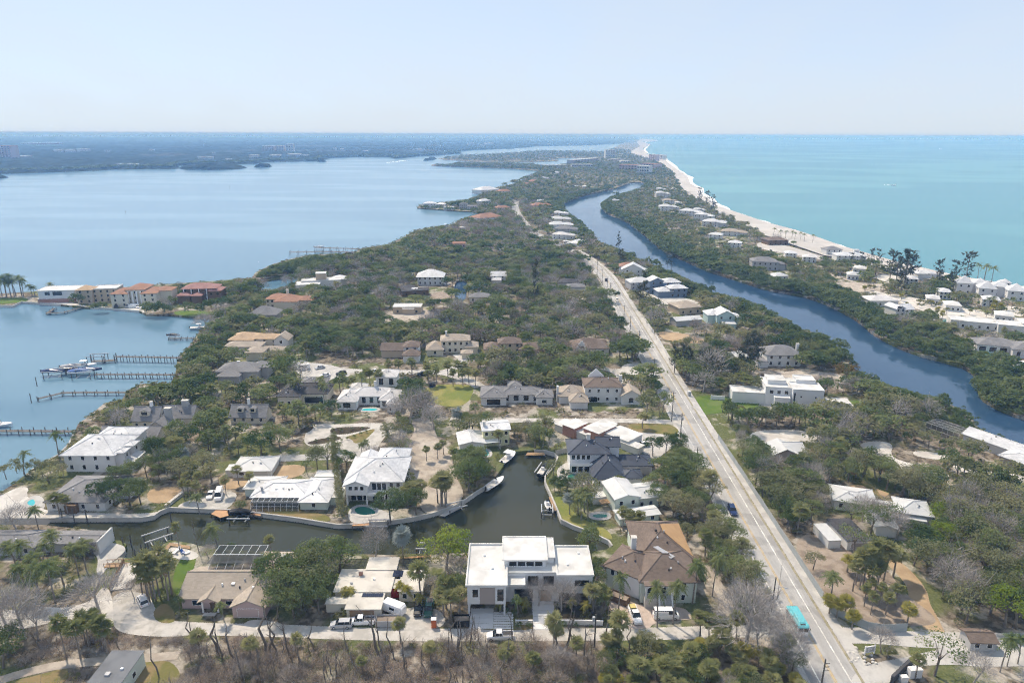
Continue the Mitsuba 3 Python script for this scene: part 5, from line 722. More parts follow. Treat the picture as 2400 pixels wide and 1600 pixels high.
def lobed(h, w, nl, n, size, flat=.42, base=.45, jitter=.3):
    """Leaf sprays over the outside of many lobes that form an uneven crown from base*h to h, w across."""
    cz = h * (1 + base) / 2; out_c, out_n = [], []
    u = unit(nl * 3); u = u[u[:, 2] > -.35][:nl]; rad = R.uniform(.55, .86, len(u))[:, None]
    L = u * rad * [w / 2, w / 2, h * (1 - base) / 2 * 1.05]; lr = R.uniform(.26, .44, len(u)) * w / 2
    per = np.maximum(4, (n * lr ** 2 / (lr ** 2).sum()).astype(int))
    for c, r_, k in zip(L, lr, per):
        q = unit(k); q[:, 2] = np.where(q[:, 2] < -.3, -q[:, 2] * .6, q[:, 2])
        pt = c + q * r_ * R.uniform(.55, 1.12, (k, 1)) * [1, 1, .8]
        out_c.append(pt); out_n.append(q * .75 + unit(k) * .7 + [0, 0, .25])
    c, nn_ = np.vstack(out_c), np.vstack(out_n); nn_ /= np.linalg.norm(nn_, axis=1)[:, None]
    return cards(c + [0, 0, cz], nn_, size * R.uniform(.6, 1.35, len(c)))
lib = {}
def group(name, parts):
    """parts: {part name: (mesh, material)} of one kind of tree, at the origin."""
    scene['lib_' + name] = {'type': 'shapegroup', **{k: mikit.ply(m, 'mat_' + b) for k, (m, b) in parts.items()}}
LODS = ((1500, .43, 6), (400, .84, 5), (85, 1.85, 4))
def broad(name, leaf_, h=8., w=8., nl=20, base=.36, variants=3, lods=(0, 1, 2), trunk=True, dens=1.0):
    for l in lods:
        n, s, sides = LODS[l]
        for v in range(variants):
            parts = {'crown': (lobed(h, w * R.uniform(.9, 1.1), nl + int(R.integers(-3, 4)), int(n * dens), s * (w / 8) ** .5 * (1.0 if l else .95), base=base), leaf_)}
            if trunk: parts['trunk'] = (trunk_mesh(h, .028 * h, w * .36, 5 if l < 2 else 2, sides)[0].mesh(), 'bark')
            group(f'{name}_{l}_{v}', parts)
    lib[name] = (h, w, variants, lods)
broad('oak', 'oak_leaf'); broad('olive', 'olive_leaf', dens=.75); broad('lime', 'lime_leaf', variants=2, dens=1.1); broad('deep', 'deep_leaf'); broad('rust', 'rust_leaf', variants=1, dens=.6)
broad('mangrove', 'mangrove_leaf', 5.5, 7., 18, .08, 3, (0, 1, 2), False); broad('scrub', 'scrub_leaf', 1.7, 2.8, 8, .0, 3, (0, 1, 2), False, .22); broad('bamboo', 'olive_leaf', 6.5, 3.2, 22, .05, 2, (0, 1), False, .7); broad('thin', 'oak_leaf', 8, 7.5, 24, .42, 2, (0, 1), True, .32); broad('hedge', 'deep_leaf', 2.4, 3.0, 14, .0, 2, (0, 1), False, .35)
def bare(name, tw, h=9., w=8.):
    for l, (n, wd, ln) in enumerate(((1700, .042, 1.5), (460, .09, 1.9), (110, .2, 2.4))):
        for v in range(3):
            m, ends = trunk_mesh(h, .024 * h, w * .4, 7 if l == 0 else 4, 5 - l, .08)
            if l < 2:
                for e in ends:
                    for _ in range(4 if l == 0 else 2):
                        st = e * R.uniform(.6, .95); e2 = e + R.normal(size=3) * w * .13 + [0, 0, h * .08]; m.tube([st, e2], [.05 * (1 + l), .015 * (1 + l)], 3, False)
            q = unit(n); q[:, 2] = np.abs(q[:, 2]) * 1.1 - .28; rr_ = R.uniform(.35, 1., (n, 1)) ** .6 * (.78 + .3 * meshkit.noise(q * 2.2, v)[:, None])
            a = np.c_[0, 0, h * .52] + q * rr_ * [w / 2, w / 2, h * .5]; b = a + (q * .7 + unit(n) * .75 + [0, 0, .35]) * ln * R.uniform(.5, 1.1, (n, 1))
            group(f'{name}_{l}_{v}', {'trunk': (m.mesh(), 'bark' if tw == 'brown_twig' else 'twig'), 'crown': (slivers(a, b, wd), tw)})
    lib[name] = (h, w, 3, (0, 1, 2))
bare('bare', 'twig'); bare('brownbare', 'brown_twig')
def palm(name, leaf_, feather, h=7., r=2.15, skirt=False, nf=24):
    for l in (0, 1, 2):
        for v in range(3 if l < 2 else 2):
            ln_ = R.normal(size=2) * (.05 if not feather else .08) * h; m = MB()
            m.tube([[0, 0, -.3], [ln_[0] * .2, ln_[1] * .2, h * .4], [*ln_, h]], [.2, .15, .13], 6 - l, False); tip = np.array([*ln_, h]); c = MB(); dead = MB()
            k_ = (nf if l == 0 else int(nf * (.7 if l == 1 else .4))) + (0 if feather else 6)
            for i in range(k_):
                a = i * 2.39996 + R.normal() * .2; el = math.radians(R.uniform(45, 88) if i >= k_ - 6 else R.uniform(-25, 70) if i % 3 else R.uniform(-50, 15)) if not feather else math.radians(62 - 95 * (i / k_) ** .9 + R.normal() * 8)
                d = np.array([math.cos(a) * math.cos(el), math.sin(a) * math.cos(el), math.sin(el)]); sd = np.array([-math.sin(a), math.cos(a), 0]); up = np.cross(d, sd) * -1; up = up if up[2] > 0 else -up
                if not feather:
                    hub = tip + d * r * (.45 if i < k_ - 6 else .1); nb = (9, 6, 4)[l]; c.add([tip, hub + sd * .03, hub - sd * .03], [[0, 1, 2]])
                    for j in range(nb):
                        t = (j / (nb - 1) - .5) * 2.9; e = hub + (d * math.cos(t) + sd * math.sin(t)) * r * .66 * R.uniform(.8, 1.12) - [0, 0, r * (.08 + .2 * R.random())]
                        wv = sd * math.cos(t) - d * math.sin(t); ww = r * (.055, .10, .17)[l]
                        c.add([hub, hub * .45 + e * .55 + wv * ww, e, hub * .45 + e * .55 - wv * ww], [[0, 1, 2], [0, 2, 3]])
                else:
                    seg = (9, 5, 3)[l]; L_ = r * R.uniform(.85, 1.1); pts = []
                    for s_ in range(seg + 1):
                        t = s_ / seg; pts.append(tip + d * L_ * t - np.array([0, 0, 1]) * L_ * .55 * t * t)
                    for s_ in range(seg):
                        p0, p1 = pts[s_], pts[s_ + 1]; wl = L_ * .30 * math.sin(math.pi * min(.95, (s_ + .9) / seg)) + .08
                        for sg_ in (1, -1):
                            e = (p0 + p1) / 2 + sd * sg_ * wl + (p1 - p0) * .6 - [0, 0, wl * .45]
                            c.add([p0, p1, e], [[0, 1, 2]])
            for j in range((16, 10, 6)[l] if not feather else 0):
                a = R.random() * 6.283; el = math.radians(R.uniform(5, 40)); d = np.array([math.cos(a) * math.cos(el), math.sin(a) * math.cos(el), math.sin(el)]); sd = np.array([-math.sin(a), math.cos(a), 0]) * r * (.07, .11, .19)[l]; st = tip + [0, 0, .12 * r]; e = st + d * r * R.uniform(.6, 1.0) - [0, 0, .1 * r]
                c.add([st, st * .5 + e * .5 + sd + [0, 0, .06 * r], e, st * .5 + e * .5 - sd + [0, 0, .06 * r]], [[0, 1, 2], [0, 2, 3]])
            parts = {'trunk': (m.mesh(), 'palm_bark'), 'crown': (c.mesh(), leaf_)}
            if skirt and l < 2:
                for i in range(12):
                    a = R.random() * 6.28; d = np.array([math.cos(a), math.sin(a), 0]); p0 = tip + d * .2; p1 = tip + d * r * .45 - [0, 0, r * R.uniform(.5, .95)]; sd = np.array([-d[1], d[0], 0]) * .28
                    dead.add([p0, p1 - sd, p1 + sd], [[0, 1, 2]])
                parts['dead_fronds'] = (dead.mesh(), 'dead_frond')
            group(f'{name}_{l}_{v}', parts)
    lib[name] = (h, 2 * r, 3, (0, 1, 2))
palm('fan', 'palm_leaf', False, skirt=True, nf=20); palm('yfan', 'yellow_palm_leaf', False, 4.5, 1.9); palm('feather', 'feather_leaf', True, 8., 2.7, nf=20); palm('yfeather', 'yellow_palm_leaf', True, 3.5, 1.8, nf=16); palm('silver', 'silver_leaf', False, 7.5, 2.5, nf=30)
for l, (n, s) in enumerate(((1700, .055), (480, .12), (130, .3))):
    for v in range(3):
        h, m = 15., MB(); bend = R.normal(size=2) * .6; m.tube([[0, 0, -.3], [bend[0] * .5, bend[1] * .5, h * .5], [*bend, h * .97]], [.26, .17, .05], 5 - l, False)
        az, z, = R.uniform(0, 6.28, 26), np.sort(R.uniform(.18, .95, 26)); a_, b_ = [], []
        for ai, zi in zip(az, z):
            L_ = (1 - zi) ** .7 * 3.4 * R.uniform(.45, 1.15) + .7; st = np.array([bend[0] * zi, bend[1] * zi, h * zi]); e = st + [math.cos(ai) * L_, math.sin(ai) * L_, L_ * .55]; m.tube([st, e], [.06, .02], 3, False)
            k = n // 26; t = R.uniform(.25, 1.05, (k, 1)); c0 = st * (1 - t) + e * t + R.normal(size=(k, 3)) * .28; a_.append(c0); b_.append(c0 + (e - st) / L_ * .5 + R.normal(size=(k, 3)) * .45 + [0, 0, .25])
        group(f'pine_{l}_{v}', {'trunk': (m.mesh(), 'bark'), 'crown': (slivers(np.vstack(a_), np.vstack(b_) , s * 3.2), 'pine_leaf')})
lib['pine'] = (15., 5., 3, (0, 1, 2))
for v in range(3):
    m = MB(); h = 7.; p = [np.array([0, 0, -.3])]
    for i in range(4): p.append(p[-1] + [R.normal() * .3, R.normal() * .3, h / 4])
    m.tube(p, [.2, .17, .14, .11, .05], 5)
    for _ in range(3 if v else 0): i = int(R.integers(2, 4)); m.tube([p[i], p[i] + [R.normal() * .9, R.normal() * .9, R.uniform(.8, 2)]], [.08, .03], 3)
    for l in (0, 1, 2): group(f'snag_{l}_{v}', {'trunk': (m.mesh(), 'bark')})
lib['snag'] = (7., 1., 3, (0, 1, 2))
for l in (0, 1, 2):
    for v in range(4):      # tangles of dry stems
        n = (260, 110, 40)[l]; a = np.c_[R.normal(size=(n, 2)) * .9, R.uniform(0, .5, n)]; b = a + np.c_[R.normal(size=(n, 2)) * .7, R.uniform(.3, 1.9, n)]
        w = np.full(n, (.05, .08, .14)[l]); k = n // 14; b[:k] = a[:k] + np.c_[R.normal(size=(k, 2)) * 1.3, R.uniform(.2, 2.6, k)]; w[:k] *= 2.2
        group(f'brush_{l}_{v}', {'stems': (slivers(a, b, w), ('dry_brush', 'dry_brush', 'brown_twig', 'twig')[v])})
lib['brush'] = (1.9, 3., 4, (0, 1, 2))
KINDS = {'oak': ('broadleaf_tree', 'tree', 'green leafy tree'), 'olive': ('broadleaf_tree', 'tree', 'olive grey tree'), 'lime': ('broadleaf_tree', 'tree', 'bright yellow green tree'), 'deep': ('broadleaf_tree', 'tree', 'dense dark green tree'), 'rust': ('broadleaf_tree', 'tree', 'rust brown tree'), 'thin': ('broadleaf_tree', 'tree', 'thinly leaved spreading tree'),
    'mangrove': ('mangrove_tree', 'mangrove', 'dense round mangrove'), 'scrub': ('shrub', 'shrub', 'low uneven shrub'), 'hedge': ('hedge_shrub', 'shrub', 'dark clipped hedge shrub'), 'bamboo': ('bamboo_clump', 'bamboo', 'tall feathery bamboo clump'), 'bare': ('bare_tree', 'tree', 'leafless grey tree'), 'brownbare': ('bare_tree', 'tree', 'leafless brown tree'), 'fan': ('fan_palm', 'palm tree', 'shaggy fan palm'), 'yfan': ('fan_palm', 'palm tree', 'short yellowish fan palm'), 'feather': ('feather_palm', 'palm tree', 'feather leaved palm'), 'yfeather': ('feather_palm', 'palm tree', 'small yellow green feather palm'), 'silver': ('silver_palm', 'palm tree', 'silver blue fan palm'), 'pine': ('pine_tree', 'pine tree', 'tall dark feathery pine'), 'snag': ('dead_trunk', 'tree trunk', 'bare dead trunk standing'), 'brush': ('dry_brush', 'brush', 'tangle of dry brown brush')}
planted = []        # (kind, x, y, height, width factor, label tail, own label or None)
def plant(kind, at, h=None, wf=1.0, tail='', label=None):
    planted.append((kind, at[0], at[1], h or lib[kind][0] * R.uniform(.8, 1.2), wf, tail, label))

# ---- trees one can tell apart
for q, h in (((-115.12,147.90), 8), ((-119.23,143.87), 8), ((-115.20,144.75), 7.5), ((-106.15,134.44), 9.5), ((-109.92,135.03), 8.5), ((-113.73,136.25), 8), ((-106.38,143.95), 8), ((-105.94,146.19), 7.5), ((-123.22,146.43), 7), ((-107.33,139.78), 7), ((-113.96,139.74), 8)): plant('feather', q, h, 1.15, 'in the coconut grove beside the sandy clearing')
for q, h in (((-83.65,134.88), 10.5), ((-82.90,138.64), 10), ((-82.55,134.28), 9), ((-79.58,134.29), 9), ((-79.75,136.29), 9.5), ((-85.31,135.79), 8), ((-85.99,135.17), 9), ((-82.42,135.81), 8), ((-83.53,133.66), 7)): plant('fan', q, h, .9, 'in the cluster by the bright green lawn')
plant('feather', (-75.32,152.34), 8.5, 1.0, label='lone green palm leaning over the canal behind the pink house'); plant('fan', (-85.91,153.59), 7.5, .6, label='wilted brown palm on the boat patio'); plant('snag', (-80.78,153.25), 10, .5, label='tall thin bare palm pole at the canal edge')
for q, h in (((-92.06,116.22), 8.5), ((-88.78,115.75), 8), ((-88.98,119.06), 6.5), ((-85.25,118.21), 7.5), ((-83.93,116.99), 6.5), ((-91.00,121.08), 6), ((-87.45,120.46), 7)): plant('fan', q, h, 1, 'in the row at the edge of the white clearing')
plant('feather', (-63.90,127.39), 4.5, .8, label='short dark feather palm at the pink garage corner')
plant('bare', (-91.75,128.22), 11.5, 1.25, label='spreading leafless oak in the middle of the white clearing'); plant('bare', (-104.08,121.66), 12.5, 1.2, label='big leafless grey oak beyond the coconut grove'); plant('bare', (-101.35,121.42), 9, 1, label='leaning leafless tree beside the big grey oak'); plant('bare', (-109.21,123.60), 11, 1.2, label='leafless oak at the frame edge of the clearing'); plant('bare', (-87.63,134.70), 5.5, .9, label='small leafless tree beside the parked white pickup on shell'); plant('deep', (-75.22,130.46), 3.8, .75, label='small round tree on the lawn of the pink house')
plant('deep', (-102.81,113.09), 7, 1.2, label='dark leafy tree at the near end of the sand path'); plant('deep', (-104.71,117.25), 7, 1, tail='beside the sandy clearing')
for q, h, w_ in (((-56.91,139.11), 9, 1.1), ((-51.05,136.61), 10, 1.1), ((-52.58,132.64), 9.5, 1.1), ((-48.10,131.78), 9, 1.0), ((-45.18,133.58), 8.5, 1), ((-43.28,129.49), 7, .9), ((-48.51,128.32), 7.5, 1), ((-52.42,128.58), 7, 1), ((-48.30,139.32), 9, 1)): plant('oak', q, h, w_, 'in the grove between the pink and the cream houses')
plant('oak', (-42.58,145.19), 8.5, 1.5, label='wide green tree reaching over the canal behind the cream house'); plant('oak', (-48.67,144.30), 9.0, 1.2, label='green tree on the canal bank beside the pink house grove')
plant('lime', (-16.17,146.39), 10.5, 1.15, label='bright yellow green round tree beside the modern house'); plant('silver', (-27.23,148.45), 8.6, 1, label='silver blue fan palm rising before the canal behind the cream house')
plant('fan', (-20.99,134.33), 9, 1.1, label='tall fan palm at the corner of the cream flat roofed house'); plant('fan', (-61.77,152.24), 5, .9, label='fan palm behind the pink house chimney')
for q, h in (((-15.16,129.36), 6), ((-13.31,127.95), 6.5), ((-11.53,129.66), 6), ((-14.81,131.82), 7)): plant('fan', q, h, 1.1, 'beside the garage of the modern house')
plant('oak', (-12.15,134.07), 6.5, .9, label='green tree against the white garage wall of the modern house'); plant('brownbare', (-14.47,136.83), 7, .6, label='upright brown leafless bush near the bright yellow green tree')
for q in ((-38.16,133.92), (-37.23,133.33), (-25.95,134.91), (-24.01,134.61), (-20.30,131.94)): plant('yfeather', q, 3.6, 1, 'at the front of the cream flat roofed house')
plant('fan', (-23.49,120.54), 5.2, 1, label='fan palm at the lane before the white box van'); plant('scrub', (-37.89,128.66), 1.6, 1.3, label='clipped yellow green bush by the carport')
for q, h in (((-51.09,117.03), 12), ((-50.29,117.28), 10), ((-27.54,117.40), 12), ((-26.78,117.65), 9), ((-49.36,118.77), 9), ((-41.38,118.19), 7), ((-8.83,120.24), 8), ((-9.45,119.98), 6), ((-12.41,119.59), 6), ((-6.37,120.00), 5), ((25.02,119.15), 5.5), ((-82.33,118.60), 5), ((-61.22,117.47), 9), ((-59.64,116.87), 8), ((-56.52,115.68), 9), ((-68.25,121.20), 7), ((-67.05,120.57), 6), ((1.59,119.03), 4)): plant('snag', q, h, 1, 'in the dry thicket along the shell lane')
for q, lb in (((24.32,130.29), 'royal palm by the white pickup at the shingle house'), ((32.20,125.71), 'royal palm at the planted island before the white van'), ((35.93,126.83), 'tallest royal palm before the shingle house stair'), ((42.04,133.78), 'royal palm at the far corner of the shingle house porch'), ((47.36,136.56), 'royal palm beside the narrow drive of the shingle house')): plant('feather', q, 10.2, .85, label=lb)
plant('fan', (22.65,118.40), 8.5, 1.1, label='fan palm standing in the thicket opposite the shingle house'); plant('fan', (8.97,117.34), 8.5, .9, label='fan palm opposite the white driveway of the modern house'); plant('fan', (9.52,119.07), 5, .9, label='lower fan palm beside the taller one opposite the white driveway')
plant('bare', (11.50,130.95), 8.2, 1.1, label='sparse grey oak in the round mulch bed of the modern house'); plant('bare', (6.32,132.68), 7.5, 1.2, label='sparse spreading tree before the entry of the modern house'); plant('feather', (1.58,128.88), 5.2, .8, label='small palm in the entry court of the modern house')
for q, h in (((19.97,140.54), 6), ((20.12,136.56), 7), ((20.36,132.76), 6.5), ((20.69,129.84), 5.5), ((21.29,144.72), 5), ((20.40,150.00), 5)): plant('oak', q, h, .7, 'in the strip between the modern and the shingle houses')
plant('fan', (18.69,130.99), 6, 1.1, label='fan palm at the corner wall of the modern house'); plant('fan', (21.41,131.00), 5, 1, label='fan palm by the brick drive of the shingle house'); plant('fan', (33.17,154.74), 5.5, 1, tail='behind the shingle house chimney'); plant('fan', (34.58,155.13), 6, 1, tail='behind the shingle house chimney')
plant('bare', (48.98,118.04), 17, .95, label='very tall bare tree between the lane and the coastal road'); plant('bare', (51.48,116.23), 11, 1, label='bare tree beside the very tall one near the coastal road'); plant('bare', (56.99,114.48), 9, 1.2, label='grey leafless tree at the foot of the coastal road'); plant('bare', (58.48,121.87), 7, 1.1, label='leafless tree leaning to the trolley bus')
for q, h in (((40.57,121.78), 6), ((41.98,120.25), 6.5), ((44.56,119.76), 6), ((48.37,121.82), 6)): plant('fan', q, h, 1.1, 'in the dry row at the lane end')
for q, h in (((83.36,139.30), 9), ((84.66,140.27), 9.5), ((86.57,141.43), 9), ((87.81,142.26), 10), ((87.83,139.65), 8), ((86.48,138.20), 7), ((84.06,137.40), 7), ((90.66,143.95), 9), ((83.22,140.92), 8), ((90.63,142.28), 9), ((81.34,138.49), 7)): plant('fan', q, h, .95, 'in the clump on the cleared brown dirt')
plant('fan', (93.92,143.97), 6.8, 1.3, label='fan palm casting a long shadow over the orange dirt track'); plant('feather', (75.47,136.72), 5.5, 1.2, label='shaggy dark palm at the bend of the grey fence'); plant('fan', (88.88,133.60), 4.8, 1, label='fan palm beside the orange dirt track'); plant('olive', (75.38,146.78), 5, .9, label='gnarled small tree on the cleared brown dirt')
for q in ((72.17,130.42), (73.30,129.28), (74.92,125.40), (88.22,127.39), (75.63,130.15), (83.52,145.96)): plant('yfan', q, 3.8, 1.1, 'along the grey fence by the entrance drive')
for q in ((81.44,133.11), (81.45,130.18), (84.84,130.20), (83.55,135.38), (85.04,133.42)): plant('fan', q, 5, .8, 'between the grey fence and the dirt track')
plant('thin', (85.25,112.08), 9, 1.25, label='thinly leaved spreading tree in the fork of the entrance drive'); plant('bare', (77.73,118.31), 6.5, 1, label='leafless tree on the planted island of the entrance drive'); plant('bare', (91.02,109.44), 8, 1.1, label='pale leafless tree before the guard hut'); plant('feather', (99.06,113.06), 8, .9, label='palm leaning by the paved court below the guard hut'); plant('feather', (101.66,114.70), 6, .8, tail='beside the paved court'); plant('feather', (104.27,115.30), 6, .8, tail='beside the paved court'); plant('fan', (80.87,111.16), 5, .9, label='fan palm behind the dark entrance wall'); plant('fan', (78.37,116.97), 2, 1.2, label='low spiky palm by the entrance sign')
plant('deep', (111.47,126.14), 9, 1.2, tail='beyond the guard hut'); plant('lime', (118.58,134.82), 8, 1.3, tail='in the wood beyond the guard hut')
# north bank
plant('feather', (-152.02,208.09), 8.5, .9, label='tall palm at the bay seawall beside the white hip house'); plant('feather', (-155.08,195.41), 7, 1, label='palm on the shrubby shore of the sandy point')
for q, h in (((-128.57,171.61), 5.6), ((-125.87,171.17), 5.2)): plant('fan', q, h, 1.1, 'before the low house on the sandy point')
for q, h, w_, k in (((-119.22,175.40), 8, 1, 'deep'), ((-115.17,175.90), 8, 1.1, 'deep'), ((-110.34,174.99), 8.5, 1.1, 'deep'), ((-108.50,177.39), 7.5, 1, 'deep'), ((-118.84,184.82), 8, 1.1, 'oak'), ((-117.80,190.13), 7, 1.1, 'oak'), ((-114.58,192.91), 7, 1, 'oak'), ((-109.22,190.20), 6, 1, 'oak')): plant(k, q, h, w_, 'in the dark oak group between the point house and the orange yard')
for q in ((-158.23,192.01), (-157.64,195.96), (-153.01,193.17), (-150.79,194.88), (-148.03,193.77), (-146.08,194.91), (-140.62,192.71)): plant('olive', q, 5, .9, 'on the shrubby shore of the sandy point')
plant('feather', (-88.85,171.89), 5.5, 1, label='dark palm bending over the canal dock'); plant('silver', (-104.48,198.12), 6.5, 1, label='silver palm behind the orange yard oaks')
for q in ((-97.15,180.41), (-95.29,179.93), (-92.93,179.45), (-98.22,184.97), (-94.34,185.00), (-92.96,190.32), (-85.57,182.50), (-78.85,185.12), (-84.24,189.04)): plant('fan', q, 5.5, .9, 'around the shell parking area')
plant('thin', (-65.02,195.55), 5.5, .9, label='pale round tree behind the white ranch house'); plant('oak', (-77.43,172.89), 3.5, 1, tail='at the canal edge by the orange dock')
a, b = (-61.58,215.40), (-46.81,165.97)
for t in np.linspace(0, 1, 22): plant('bamboo', (a[0] + (b[0] - a[0]) * t, a[1] + (b[1] - a[1]) * t), 6 * R.uniform(.85, 1.15), .9, 'in the tall row beside the ranch house')
for q in [(-43.93,218.28),(-42.01,213.23),(-40.02,208.39),(-38.39,203.73),(-36.92,199.84),(-35.27,196.36),(-33.81,192.15),(-32.35,188.63),(-30.71,185.48),(-29.32,182.92),(-45.26,223.19)]: plant('bamboo', q, 6.5, 1, 'in the row beside the vacant lot')
plant('deep', (-33.85,168.24), 9, 1.35, label='wide dark oak over the pool of the canal mansion'); plant('deep', (-27.21,172.10), 7.5, 1.1, label='round dark tree at the canal edge beside the vacant lot'); plant('fan', (-30.33,176.75), 6, 1.2, tail='beside the canal mansion'); plant('fan', (-28.88,177.97), 6, 1.2, tail='beside the canal mansion'); plant('fan', (-26.82,178.47), 6, 1.1, tail='beside the canal mansion')
for q, h in (((-20.57,177.54), 8), ((-20.23,176.59), 9), ((-19.12,178.04), 8), ((-21.67,178.51), 7), ((-19.19,176.12), 7.5)): plant('fan', q, h, 1.25, 'in the clump on the vacant lot')
for q, h, w_ in (((-13.07,185.61), 9.5, 1.2), ((-10.35,188.26), 9, 1.1), ((-15.42,195.09), 8, 1), ((-12.12,196.54), 8, 1.1), ((-8.59,193.74), 6, 1), ((-17.33,202.38), 6, .9)): plant('oak', q, h, w_, 'in the big green clump at the canal bend')
plant('lime', (-36.94,211.63), 5, 1.2, label='yellow green tree shading the silver car'); plant('feather', (-50.20,207.67), 5, .9, label='pair palm on the round lawn of the shell driveway'); plant('feather', (-48.75,208.95), 5.5, .9, label='second palm on the round lawn of the shell driveway'); plant('fan', (-4.28,214.55), 6, 1, label='palm before the yellow house'); plant('silver', (-19.84,229.28), 7.5, .9, label='silver palm at the shaded lane beyond the vacant lot'); plant('silver', (16.65,172.41), 5.5, 1.1, label='silver palm on the curved canal lawn')
for q in ((19.66,169.49), (21.03,173.59), (21.68,170.40), (19.09,172.42)): plant('feather', q, 7, 1, 'beside the round pool of the pale grey house')
for q in ((13.17,185.81), (15.60,187.14), (17.07,185.84), (18.97,185.33), (16.81,191.17), (14.56,183.25)): plant('deep', q, 4.5, .8, 'between the navy roofed house and the canal')
for q in ((10.77,215.35), (12.80,214.70), (9.54,222.24)): plant('feather', q, 6.5, 1, 'beside the boat basin')
plant('fan', (48.21,232.17), 5, 1.5, label='single round palm on the dry lawn island'); plant('fan', (33.02,186.48), 4, 1.1, label='fan palm at the front wall of the navy roofed house')
for q in ((31.55,162.69), (33.12,161.67), (34.97,162.30), (30.65,164.36)): plant('fan', q, 6, 1, 'in front of the pale grey house')
for q, h, k in (((47.63,209.12), 7, 'deep'), ((52.51,211.73), 7, 'deep'), ((57.03,212.42), 7, 'deep'), ((55.53,199.99), 7.5, 'oak'), ((51.41,197.04), 7.5, 'oak'), ((53.51,188.75), 8.5, 'oak'), ((56.76,183.56), 8, 'olive'), ((47.01,186.06), 8, 'oak'), ((42.59,183.45), 7, 'oak'), ((43.01,176.09), 7, 'deep'), ((46.83,173.77), 7, 'olive'), ((50.89,170.38), 7, 'olive')): plant(k, q, h, 1.1, 'in the belt between the navy roofed house and the coastal road')
# casuarinas
for q, h in (((77.05,290.35), 15), ((79.25,287.55), 14), ((73.84,293.18), 13), ((85.85,283.75), 13), ((91.69,287.68), 12), ((84.77,290.43), 12), ((107.16,295.31), 19), ((110.70,297.71), 18), ((114.93,302.59), 16), ((103.13,290.64), 13), ((96.80,279.56), 9)): plant('pine', q, h, 1.1, 'in the dark stand across the road from the curved gables')
plant('bare', (86.72,282.13), 15, 1.2, label='grey dead tree spreading in front of the dark pines')
for q, h in (((284.93,507.1), 22), ((279.05,487.2), 24), ((281.47,481.4), 26), ((295.20,499.5), 24), ((265.50,456.5), 17), ((303.83,559.7), 15), ((301.59,569.3), 14), ((284.91,549.9), 14), ((280.62,559.2), 12), ((303.79,481.8), 20), ((321.13,485.0), 19), ((332.74,492.6), 24), ((300.11,470.5), 14), ((306.00,467.9), 14)): plant('pine', q, h, 1.2, 'in the row of beach pines')
for q in ((126.46,550.4), (128.32,543.1)): plant('pine', q, 14, .8, 'on the lagoon bank by the navy blue house')
for q in ((294.96,1092.4), (284.05,1015.0), (276.34,958.1)): plant('pine', q, 26, 1, 'at the beach edge')
plant('pine', (13.59,407.8), 30, .5, label='slim dark columnar tree in the oak wood'); plant('pine', (98.55,635.1), 18, .9, label='half dead pine at the lagoon bank'); plant('rust', (145.98,280.08), 9, 1, label='rust brown tree at the lagoon bank')
for q, h in (((-338.10,441.4), 11), ((-334.16,440.2), 13), ((-330.51,439.1), 11), ((-328.28,439.1), 11), ((-328.88,441.6), 14), ((-324.11,440.4), 13), ((-321.32,438.0), 12), ((-318.24,441.7), 7), ((-317.39,443.0), 6), ((-306.68,444.4), 8), ((-338.85,438.9), 11)): plant('feather', q, h, 1.5, 'in the coconut row at the cove mouth')
for q in ((280.31,715.9), (283.40,709.9), (290.12,710.1), (288.54,698.2), (294.71,698.4), (293.52,686.9), (299.83,681.5), (277.66,728.2)): plant('feather', q, 9, 1.2, 'on the open beach')
for q in ((346.62,500.5), (349.40,497.4), (348.75,488.4)): plant('feather', q, 13, 1.3, 'behind the pyramid roofs')
for i in range(16): plant('feather', ((281.93,426.3)[0] + i * 4.6 + R.normal(), (281.93,426.3)[1] - i * 1.8 + R.normal() * 3), 7, 1.1, 'before the pyramid roofed mansion')
# rows of street palms
for q in ((-62.66,275.23), (-60.83,275.25), (-56.80,275.29), (-37.05,283.51), (-32.53,278.17), (-35.73,275.51), (-25.27,275.62), (-21.05,275.67), (-18.64,278.32), (-15.70,275.20), (-50.92,288.93), (-44.95,290.13), (-54.55,286.63), (-23.71,286.42), (-28.45,286.36), (-20.82,285.89)): plant('fan', q, 6.5, 1.2, 'along the white side street')
for q in [(-88.86,260.12),(-86.42,257.81),(-77.70,258.83),(-74.87,253.37),(-69.98,265.09),(-61.51,262.77)]: plant('feather', q, 9, 1.1, 'around the dark grey roofed house')

ground_at = [(253.05,472.5),(258.22,453.8),(268.62,441.5),(278.46,425.1),(287.64,409.8),(290.91,391.55),(254.41,393.97),(259.35,381.55)]; far_prints_p = prep(unary_union([g.buffer(2) for g, h in footprints]))
for q in ((93.33,165.64), (97.76,162.72), (103.51,165.28), (88.57,153.20)): plant('thin', q, 8, 1.2, label=None, tail='overhanging the pale grey roofs')
for q in ((-253.27,402.7), (-250.53,403.8), (-217.91,396.03), (-212.85,393.08), (-209.31,394.13), (-206.47,397.22), (-192.36,394.39), (-186.04,394.48), (-212.48,415.2), (-272.84,416.5)): plant('mangrove', q, R.uniform(4, 8), .9, 'before the cove houses')
for q in ((-2.88,130.86), (-1.22,130.01), (0.81,129.73), (3.12,129.46), (10.98,131.97), (13.39,131.54), (16.26,130.97), (14.19,129.52), (1.92,125.28), (3.98,125.15), (11.51,125.60), (14.31,125.35), (17.56,125.09)): plant('hedge', q, R.uniform(.9, 1.8), .8, 'in the front beds of the modern house')
for q in ((-2.48,130.29), (2.65,130.03), (13.81,130.67), (16.82,129.82)): plant('yfeather', q, 3.2, .9, 'in the front beds of the modern house')
